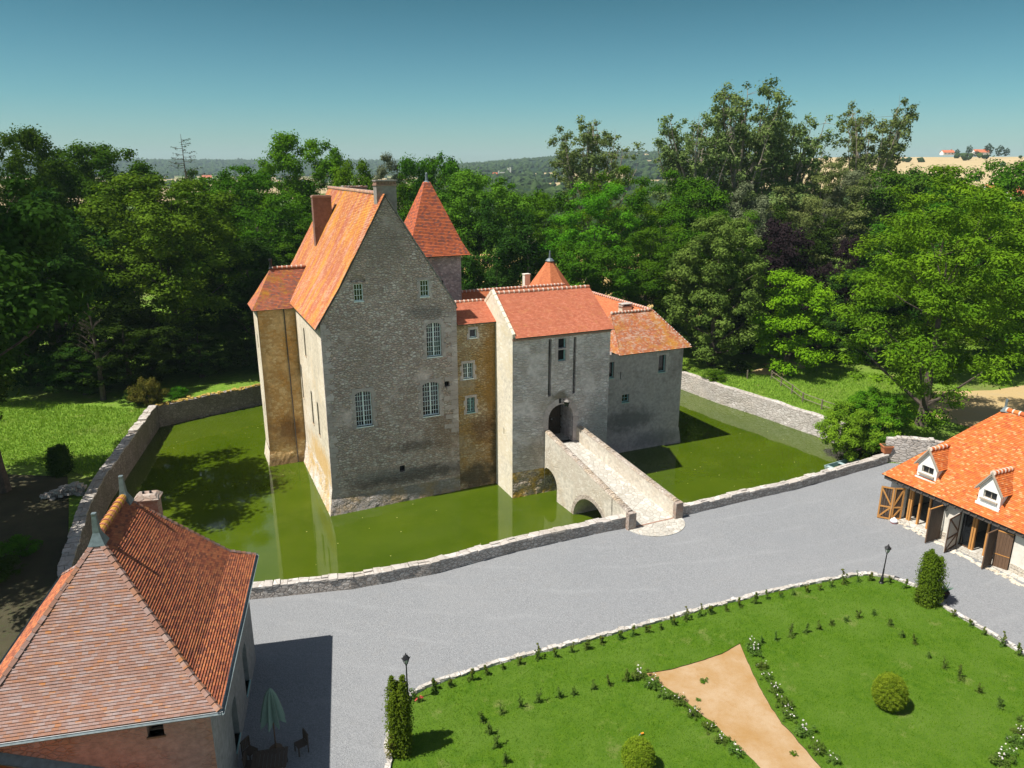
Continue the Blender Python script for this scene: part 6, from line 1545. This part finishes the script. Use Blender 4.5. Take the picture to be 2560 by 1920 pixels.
# garden odds and ends ------------------------------------------------------------
mb = MB(); pts = [Vector((5.25, 25.2, .08))]
for i in range(11): f = i / 10; pts.append(Vector((5.15 + .5 * f, 25.6 + 1.0 * f ** .8, .1 + .16 * math.sin(f * 2.6))))
mb.path(pts, [.018] * len(pts), 6); M['hose'] = plain('hose', (.25, .3, .3), .4)
hs = tag(mb.build('garden_hose', M['hose'], loc=(5.2, 25.6, .08)), 'thin grey garden hose with orange nozzle curving up from the round shrub', 'hose')
mb = MB(); q = pts[-1]; mb.tube(q, q + Vector((.12, .05, -.01)), .03, .045, 8); M['orange_plastic'] = plain('orange_plastic', (.8, .3, .03), .4); mb.build('nozzle', M['orange_plastic'], hs)
pp_ = thing('potted_plant', 'dark round pot with blue-green agave in the shade of the barn-side conifer', 'plant', (25.1, 37.55, .01))
mb = MB(); mb.lathe((0, 0, 0), [(0, 0), (.2, 0), (.3, .3), (.32, .36), (.27, .36), (.25, .3), (0, .3)], 14); o = mb.build('pot', M['iron'], pp_, loc=(0, 0, 0))
V = []
for i in range(16):
    a = 2.4 * i; el = .5 + .5 * (i % 3) / 2; d = Vector((math.cos(a) * math.cos(el), math.sin(a) * math.cos(el), math.sin(el))); s = Vector((-math.sin(a), math.cos(a), 0)) * .06; b = Vector((0, 0, .32)); V.append([b - s, b + s, b + d * .5 + s * .5, b + d * .62 - s * .2])
mesh_obj(quads_mesh('agave_leaves', np.array([[list(v) for v in q] for q in V]), np.random.default_rng(1).random(16)), 'leaves', F['agave'], pp_)
# parasol, table, chairs in the shadow of the pavilion
ps = thing('parasol', 'closed pale green parasol standing in the shade beside the pavilion', 'parasol', (-10.15, 25.9, 0))
M['canvas'] = plain('canvas', (.15, .22, .19), .85, var=.06)
mb = MB(); mb.tube((0, 0, .1), (0, 0, 3.05), .03, .025, 8); mb.lathe((0, 0, 0), [(0, 0), (.28, 0), (.28, .06), (.06, .1), (.05, .3), (0, .3)], 14); mb.build('pole', M['brown_oak'], ps, loc=(0, 0, 0))
mb = MB(); prof = [(.03, 3.12), (.13, 2.95), (.2, 2.7), (.28, 2.3), (.36, 1.85), (.43, 1.5)]
NN = 32
for k in range(len(prof) - 1):
    for i in range(NN):
        P = lambda j, kk: ((prof[kk][0] * (1 + .34 * math.cos(8 * 2 * math.pi * j / NN) * min(1, kk / 2)) * math.cos(2 * math.pi * j / NN)), (prof[kk][0] * (1 + .34 * math.cos(8 * 2 * math.pi * j / NN) * min(1, kk / 2)) * math.sin(2 * math.pi * j / NN)), prof[kk][1] - (.14 * math.cos(8 * 2 * math.pi * j / NN) if kk == len(prof) - 1 else 0))
        mb.face([P(i, k), P(i + 1, k), P(i + 1, k + 1), P(i, k + 1)])
mb.build('canopy', M['canvas'], ps, loc=(0, 0, 0))
M['slat_wood'] = wood('slat_wood', (.05, .032, .022), (.085, .055, .035))
tb = thing('garden_table', 'slatted wooden garden table around the closed parasol in the shade', 'table', (-9.95, 24.6, 0)); tb.rotation_euler = (0, 0, R(12))
mb = MB()
for i in range(9): mb.box(-.7 + i * .157, -.55, .7, -.56 + i * .157, .55, .73)
mb.box(-.68, -.5, .64, .68, -.44, .7); mb.box(-.68, .44, .64, .68, .5, .7); mb.build('tabletop', M['slat_wood'], tb, loc=(0, 0, 0))
for x in (-.6, .6):
    for y in (-.47, .47): mb = MB(); mb.box(x - .03, y - .03, 0, x + .03, y + .03, .64); mb.build('leg', M['slat_wood'], tb, loc=(0, 0, 0))
def chair(X, Y, rot, label):
    t = thing('garden_chair', label, 'chair', (X, Y, 0), 'garden chairs round the table'); t.rotation_euler = (0, 0, rot)
    mb = MB()
    for i in range(6): mb.box(-.23 + i * .08, -.22, .43, -.165 + i * .08, .22, .45)
    mb.box(-.23, -.22, .4, .23, -.18, .43); mb.box(-.23, .18, .4, .23, .22, .43); mb.build('seat', M['slat_wood'], t, loc=(0, 0, 0))
    mb = MB()
    for i in range(5): mb.box(-.2 + i * .088, .22, .47, -.14 + i * .088, .245, .9)
    mb.box(-.24, .215, .88, .24, .255, .94); mb.build('backrest', M['slat_wood'], t, loc=(0, 0, 0))
    for x in (-.21, .21):
        for y in (-.2, .21): mb = MB(); mb.box(x - .02, y - .02, 0, x + .02, y + .02, .4 if y < 0 else .9); mb.build('leg', M['slat_wood'], t, loc=(0, 0, 0))
chair(-11.05, 25.35, R(65), 'slatted chair in shade between the table and the pavilion wall')
chair(-9.0, 25.75, R(-50), 'slatted chair in shade on the yard side of the table')
chair(-10.75, 24.6, R(95), 'slatted chair cut by the bottom edge, left of the table')
# rowing boat behind the wall
bt = thing('rowing_boat', 'small flat grey-blue rowing boat moored on the moat behind the wall', 'boat', (29.9, 61.7, WATER)); bt.rotation_euler = (0, 0, R(29))
M['boat_paint'] = plain('boat_paint', (.32, .42, .43), .5, var=.15); M['boat_inside'] = plain('boat_inside', (.16, .3, .32), .6, var=.15)
mb = MB(); hb = [(-1.9, -.5), (1.6, -.55), (2.0, -.4), (2.0, .4), (1.6, .55), (-1.9, .5)]; lo = [(x * .93, y * .82) for x, y in hb]
for i in range(6):
    a, b, c, d = hb[i], hb[(i + 1) % 6], lo[i], lo[(i + 1) % 6]
    mb.face([(c[0], c[1], -.12), (d[0], d[1], -.12), (b[0], b[1], .38), (a[0], a[1], .38)], 0); mb.face([(c[0] * .96, c[1] * .93, -.05), (d[0] * .96, d[1] * .93, -.05), (b[0] * .96, b[1] * .9, .38), (a[0] * .96, a[1] * .9, .38)], 1)
    mb.face([(a[0], a[1], .382), (b[0], b[1], .382), (b[0] * .96, b[1] * .9, .382), (a[0] * .96, a[1] * .9, .382)], 0)
mb.face([(x * .96, y * .93, -.05) for x, y in lo], 1); mb.build('hull', [M['boat_paint'], M['boat_inside']], bt, loc=(0, 0, 0))
for x in (-1.5, .1, 1.4): mb = MB(); mb.box(x - .18, -.47, .24, x + .18, .47, .28); mb.build('seat', M['boat_paint'], bt, loc=(0, 0, 0))
# post and rail fence on the right bank
FP = [(24.6, 83.6), (27.8, 83.6), (30.6, 83.4), (30.75, 80.6), (30.9, 77.6), (30.95, 74.6), (32.0, 72.2), (33.0, 70.3)]
M['fence_wood'] = wood('fence_wood', (.14, .11, .08), (.24, .2, .15))
fe = thing('fence', 'weathered post and rail fence on the grassy bank right of the moat', 'fence', (30.6, 83.4, 0))
for i, (x, y) in enumerate(FP): mb = MB(); mb.box(x - .06, y - .06, -.05, x + .06, y + .06, 1.1); mb.build('post', M['fence_wood'], fe)
for i in range(2, len(FP) - 1):
    for z in (.45, 1.0):
        mb = MB(); a = Vector((*FP[i], z)); b = Vector((*FP[i + 1], z)); mb.tube(a, b, .038, .038, 6); mb.build('rail', M['fence_wood'], fe)
for i in range(2):
    mb = MB(); a = Vector((*FP[i], 0)); b = Vector((*FP[i + 1], 0))
    for k in range(5): z = Vector((0, 0, .2 + k * .2)); mb.tube(a + z, b + z, .008, .008, 4)
    mb.build('wire', M['iron'], fe)
for (x, y, r_, lb) in ((31.6, 86.6, 1.7, 'low mound of tan earth behind the fence corner'), (34.6, 89.8, 1.9, 'pinkish heap of earth at the edge of tree shade')):
    mb = MB(); N_ = 18; rings_ = []
    for k in range(6):
        f = k / 5; rings_.append([(x + math.cos(6.283 * i / N_) * r_ * 1.5 * f * (1 + .25 * noise.noise(Vector((i * .6, k, x)))), y + math.sin(6.283 * i / N_) * r_ * f * (1 + .25 * noise.noise(Vector((i * .6, k, y)))), .6 * (1 - f) ** .8 + .12 * noise.noise(Vector((i * .8, k * .9, 2))) * (1 - f) - .02) for i in range(N_)])
    for k in range(5):
        for i in range(N_): mb.face([rings_[k][i], rings_[k][(i + 1) % N_], rings_[k + 1][(i + 1) % N_], rings_[k + 1][i]])
    tag(mb.build('earth_mound', M['dry_earth'], loc=(x, y, 0), smooth=True), lb, 'mound')

# ------------------------------------------------------------------ far country
def sstep(a, b, x): x = np.clip((x - a) / (b - a), 0, 1); return x * x * (3 - 2 * x)
def far_z(X, Y):
    r = np.hypot(X, Y); az = X / np.maximum(Y, 1.0)          # az = tan of bearing
    left = 58 * sstep(2600, 4300, r) - 4 * sstep(300, 1500, r)
    mid = 70 * sstep(700, 2900, r) * np.clip(.42 + .75 * (az + .08) / .25, .12, 1.05)
    right = 11 * sstep(230, 480, r) + 27 * sstep(420, 1080, r) + 18 * sstep(1500, 4000, r)
    wl = 1 - sstep(-.16, -.06, az); wr = sstep(.22, .42, az); wm = 1 - wl - wr
    return wl * left + wm * mid + wr * right
def n3(x, y, s, o=0): return noise.noise(Vector((x * s, y * s, o)))
rs = np.concatenate([np.linspace(200, 600, 26), np.linspace(630, 1500, 34), np.linspace(1560, 5200, 60), [6000, 7500]]); az_ = np.linspace(R(-75), R(75), 160)
V = []; C = []
for r in rs:
    for a in az_:
        x, y = r * math.sin(a), r * math.cos(a); z = float(far_z(np.array(x), np.array(y))) + n3(x, y, .003, 1) * min(6, r * .003) - .4; V.append((x, y, z))
        t_ = x / max(y, 1); f = n3(x, y, .0035, 4) + .6 * n3(x, y, .009, 9); wheat = (.46, .36, .21); green = (.10, .15, .05); wood_ = (.022, .042, .022); tan_ = (.42, .33, .19)
        if t_ > .3: c = wheat if f > -.55 else green
        elif t_ < -.1: c = wood_ if r > 2750 else (tan_ if f > -.12 else green)
        else: c = wood_ if (f < .42 or r < 900) else tan_
        C.append((*c, 1))
na = len(az_); Fc = [(i * na + j, i * na + j + 1, (i + 1) * na + j + 1, (i + 1) * na + j) for i in range(len(rs) - 1) for j in range(na - 1)]
me = bpy.data.meshes.new('hills'); me.from_pydata(V, [], Fc); ca = me.color_attributes.new('field', 'FLOAT_COLOR', 'POINT'); ca.data.foreach_set('color', [q for c in C for q in c]); me.polygons.foreach_set('use_smooth', [True] * len(Fc)); me.update()
t = NT('far_fields'); o_ = t.n('TexCoord').outputs['Object']; at_ = t.n('Attribute', attribute_name='field').outputs['Color']
nz = t.noise(o_, .05, 5, .65); st_ = t.noise(t.n('Mapping', {'Vector': o_, 'Rotation': (0, 0, R(35)), 'Scale': (.09, .006, 1)}).outputs[0], 1.0, 3)
cc = t.mix(t.mapr(nz, .35, .75, 0, .35), at_, t.mix(1.0, at_, (.55, .6, .5, 1), 'MULTIPLY')); cc = t.mix(t.mapr(st_, .45, .65, 0, .3), cc, t.mix(1.0, cc, (.72, .68, .6, 1), 'MULTIPLY'))
me.materials.append(t.done(t.n('BsdfDiffuse', {'Color': cc}).outputs[0])); o = link('hills', me); o['kind'] = 'structure'; o['label'] = 'distant wooded hills and golden fields'
# the far woods: one mass of rounded tree tops
g = np.random.default_rng(77); cl = []
def wood_pts(n, r0, r1, t0, t1, test, size):
    k = 0
    while k < n:
        r = math.sqrt(g.uniform(r0 * r0, r1 * r1)); t_ = g.uniform(t0, t1); a = math.atan(t_); x, y = r * math.sin(a), r * math.cos(a)
        if test(x, y, r, t_): cl.append((x, y, float(far_z(np.array(x), np.array(y))) + size * .25, size * g.uniform(.6, 1.2)))
        k += 1
wood_pts(2600, 2700, 4500, -.55, -.1, lambda x, y, r, t_: True, 11)
wood_pts(2600, 650, 3000, -.12, .34, lambda x, y, r, t_: (n3(x, y, .0035, 4) + .6 * n3(x, y, .009, 9)) < .42 or r < 900, 7)
wood_pts(900, 1200, 2700, -.55, -.1, lambda x, y, r, t_: (n3(x, y, .006, 40)) > .22, 7)
wood_pts(900, 230, 700, -.12, .3, lambda x, y, r, t_: True, 4.5)
wood_pts(420, 230, 420, -.6, .75, lambda x, y, r, t_: True, 5)
wood_pts(500, 480, 1050, .34, .8, lambda x, y, r, t_: abs(n3(x, y, .006, 60)) < .02, 3.0)
ico = bpy.data.meshes.new('tmp'); import bmesh
bm = bmesh.new(); bmesh.ops.create_icosphere(bm, subdivisions=1, radius=1); iv = np.array([v.co[:] for v in bm.verts]); ifc = np.array([[v.index for v in f.verts] for f in bm.faces]); bm.free(); bpy.data.meshes.remove(ico)
cl = np.array(cl); K = len(cl); nv = len(iv)
jit = 1 + .28 * g.normal(size=(K, nv, 1)); VV = cl[:, None, :3] + iv[None] * jit * cl[:, None, 3:4] * np.array([1, 1, .85])
FF = (ifc[None] + (np.arange(K) * nv)[:, None, None]).reshape(-1, 3)
me = bpy.data.meshes.new('far_wood'); me.from_pydata(VV.reshape(-1, 3).tolist(), [], FF.tolist()); me.update()
t = NT('far_wood'); o_ = t.n('TexCoord').outputs['Object']; gm = t.noise(o_, .09, 4, .7)
me.materials.append(t.done(t.n('BsdfDiffuse', {'Color': t.mix(t.mapr(gm, .35, .7), (.018, .036, .014, 1), (.06, .095, .03, 1))}).outputs[0]))
o = link('far_wood', me); o['kind'] = 'stuff'; o['label'] = 'distant woods covering the hills'
# farms and lone trees far away
def ground_z(x, y): return float(far_z(np.array(x), np.array(y))) if math.hypot(x, y) > 205 else 0.0
M['far_roof'] = plain('far_roof', (.5, .14, .06), .9, var=.15, scale=.5); M['slate'] = plain('slate', (.12, .11, .12), .8)
def house(px_t, r, w, d, h, rh, rot, label, roof='far_roof', chim=True, dz=0):
    a = math.atan(px_t); x, y = r * math.sin(a), r * math.cos(a); z = ground_z(x, y) + dz - .5
    t = thing('farmhouse', label, 'house', (x, y, z), 'far farmhouses'); t.rotation_euler = (0, 0, R(rot))
    mb = MB(); mb.box(-w / 2, -d / 2, 0, w / 2, d / 2, h); mb.face([(-w / 2, -d / 2, h), (-w / 2, d / 2, h), (-w / 2, 0, h + rh)]); mb.face([(w / 2, -d / 2, h), (w / 2, d / 2, h), (w / 2, 0, h + rh)]); mb.build('wall', M['white_render'], t, loc=(0, 0, 0))
    mb = MB()
    for s in (-1, 1): mb.hexa([(-w / 2 - .3, s * (d / 2 + .4), h - .3), (w / 2 + .3, s * (d / 2 + .4), h - .3), (w / 2 + .3, 0, h + rh), (-w / 2 - .3, 0, h + rh)], [(-w / 2 - .3, s * (d / 2 + .4), h - .1), (w / 2 + .3, s * (d / 2 + .4), h - .1), (w / 2 + .3, 0, h + rh + .2), (-w / 2 - .3, 0, h + rh + .2)])
    rf = mb.build('roof', M[roof], t, loc=(0, 0, 0))
    if chim: mb = MB(); mb.box(w * .3, -.4, h + rh * .6, w * .3 + .8, .4, h + rh + 1.1); mb.build('chimney', M['far_roof'], rf, loc=(0, 0, 0))
    for k in range(3): mb = MB(); mb.box(-w * .3 + k * w * .3 - .5, -d / 2 - .03, 1.0, -w * .3 + k * w * .3 + .5, -d / 2 + .05, 2.4); mb.build('window', M['slate'], t, loc=(0, 0, 0))
house(.665, 450, 11, 8, 4.5, 4.5, 60, 'white gabled farmhouse with red roof between two orange roofed barns')
house(.643, 440, 16, 8, 3, 3.2, 5, 'long barn with bright orange roof left of the white farmhouse', chim=False)
house(.668, 425, 13, 7, 2.5, 3, 8, 'low red roofed shed in front of the white farmhouse', chim=False)
house(.705, 560, 16, 9, 5, 6, 55, 'white house with dark slate roof at the right edge of the far hill', roof='slate')
house(.678, 580, 9, 6, 3, 3, 10, 'small red roofed cottage left of the slate roofed house')
house(.697, 520, 11, 6, 2.5, 3, 5, 'orange roofed shed below the slate roofed house', chim=False)
house(.608, 1060, 18, 8, 3, 3, 5, 'long red roofed farm among trees on the right ridge', dz=1)
house(.565, 1050, 14, 7, 3, 2.5, 5, 'pale farm with low pink roof on the ridge beside the rightmost poplar', dz=1)
house(-.40, 1900, 22, 10, 6, 6, 20, 'red roofed house among far fields on the left')
house(-.345, 1500, 20, 10, 5, 6, 10, 'pale house with orange roof in the far fields left of the bright tree')
rc = thing('ruined_castle', 'tiny pale ruined castle with towers on the far wooded hill', 'castle', (-16, 1400, ground_z(-16, 1400) + 1)); rc.scale = (.6, .6, .6)
mb = MB(); mb.box(-14, -4, -8, 14, 4, 8); mb.box(12, -5, -8, 17, 5, 20); mb.box(19, -5, -8, 24, 5, 22); mb.box(-16, -5, -8, -12, 5, 12); mb.build('wall', M['plaster'], rc, loc=(0, 0, 0))
mb = MB(); mb.hexa([(-34, -5, 0), (-17, -5, 0), (-17, 5, 0), (-34, 5, 0)], [(-32, -1, 7), (-18, -1, 7), (-18, 1, 7), (-32, 1, 7)]); mb.build('roof', M['far_roof'], rc, loc=(0, 0, 0))
for tt, r_, h_, rr_, lb in ((.593, 1040, 12, 6, 'round dark tree on the ridge left of the red farm'), (.578, 1045, 8, 5, 'small dark tree on the ridge beside the pale farm'), (.618, 1065, 14, 9, 'broad dark tree behind the red farm'), (.633, 1070, 12, 8, 'dark tree at right end of the red farm'), (.642, 1075, 9, 6, 'low tree at the right of the farm clump'),
                     (.69, 1085, 8, 5, 'lone tree on the far right skyline'), (.603, 1000, 6, 6, 'hedge tree in front of the red farm'), (.652, 545, 8, 6, 'green tree below the wheat field at right'), (.688, 500, 10, 8, 'dark tree between the far white houses'), (.70, 440, 9, 7, 'bushy tree at the right edge near the farm'),
                     (-.362, 1900, 26, 7, 'dark upright tree in the left fields'), (-.30, 1700, 16, 14, 'clump tree at the edge of the left fields')):
    a = math.atan(tt); x, y = r_ * math.sin(a), r_ * math.cos(a); T_('far_tree', 'dense', 'deep', x, y, h_, rr_ * .6, lb, group='lone trees in the far fields', z=ground_z(x, y) - 1)

# ------------------------------------------------------------------ air, light, camera
hz = MB(); hz.box(-5200, -120, -60, 5200, 6800, 150); hzo = hz.build('haze', [], loc=(0, 0, 0)); hzo['kind'] = 'stuff'; hzo['label'] = 'thin summer haze over the far hills'
hm = bpy.data.materials.new('haze'); hm.use_nodes = True; hm.node_tree.nodes.clear(); ho = hm.node_tree.nodes.new('ShaderNodeOutputMaterial'); hv = hm.node_tree.nodes.new('ShaderNodeVolumePrincipled')
hv.inputs['Color'].default_value = (.62, .80, .88, 1); hv.inputs['Density'].default_value = .00011; hm.node_tree.links.new(hv.outputs[0], ho.inputs['Volume']); hzo.data.materials.append(hm)

A_SUN, E_SUN = R(23.2), R(60)
sun = bpy.data.lights.new('sun', 'SUN'); sun.energy = 4.9; sun.angle = R(.53); sun.color = (1, .955, .88); so = bpy.data.objects.new('sun', sun); COL.objects.link(so); so.location = (-60, -20, 90)
so.rotation_euler = Vector((math.cos(A_SUN) * math.cos(E_SUN), math.sin(A_SUN) * math.cos(E_SUN), -math.sin(E_SUN))).to_track_quat('-Z', 'Y').to_euler()
w = bpy.data.worlds.new('World'); SC.world = w; w.use_nodes = True; nt = w.node_tree; nt.nodes.clear()
ou = nt.nodes.new('ShaderNodeOutputWorld'); bgd = nt.nodes.new('ShaderNodeBackground'); sk = nt.nodes.new('ShaderNodeTexSky'); sk.sky_type = 'NISHITA'; sk.sun_disc = False
sk.sun_elevation = E_SUN; sk.sun_rotation = R(246.8); sk.altitude = 200; sk.air_density = 1.0; sk.dust_density = .6; sk.ozone_density = 2.0
mx = nt.nodes.new('ShaderNodeMix'); mx.data_type = 'RGBA'; mx.blend_type = 'MULTIPLY'; mx.inputs[0].default_value = 1
tc = nt.nodes.new('ShaderNodeTexCoord'); sx = nt.nodes.new('ShaderNodeSeparateXYZ'); rp = nt.nodes.new('ShaderNodeValToRGB'); nt.links.new(tc.outputs['Generated'], sx.inputs[0]); nt.links.new(sx.outputs[2], rp.inputs[0])
el = rp.color_ramp.elements; el[0].position = 0.0; el[0].color = (.74, 1.0, 1.05, 1); el[1].position = .22; el[1].color = (.17, .50, .47, 1)
e = el.new(.08); e.color = (.44, .84, .86, 1)
e = el.new(.32); e.color = (3.3, 2.5, 1.9, 1)
e = el.new(.55); e.color = (1.8, 1.4, 1.0, 1)
e = el.new(.85); e.color = (.75, .7, .62, 1)
nt.links.new(sk.outputs[0], mx.inputs[6]); nt.links.new(rp.outputs[0], mx.inputs[7]); nt.links.new(mx.outputs[2], bgd.inputs[0]); bgd.inputs[1].default_value = .062; nt.links.new(bgd.outputs[0], ou.inputs[0])

cam = bpy.data.cameras.new('camera'); cam.sensor_width = 36; cam.lens = 735 / 1024 * 36; cam.clip_start = .5; cam.clip_end = 20000
co = bpy.data.objects.new('camera', cam); COL.objects.link(co); co.location = (0, 0, 24); co.rotation_euler = (R(90 - 16.4), 0, 0); SC.camera = co
SC.view_settings.view_transform = 'Standard'; SC.view_settings.look = 'None'; SC.view_settings.exposure = .64; SC.view_settings.gamma = 1; SC.view_settings.use_curve_mapping = False
SC.cycles.use_denoising = True; SC.cycles.denoising_prefilter = 'ACCURATE'; SC.cycles.max_bounces = 5; SC.cycles.diffuse_bounces = 3; SC.cycles.glossy_bounces = 3; SC.cycles.transmission_bounces = 3; SC.cycles.transparent_max_bounces = 4; SC.cycles.volume_bounces = 0
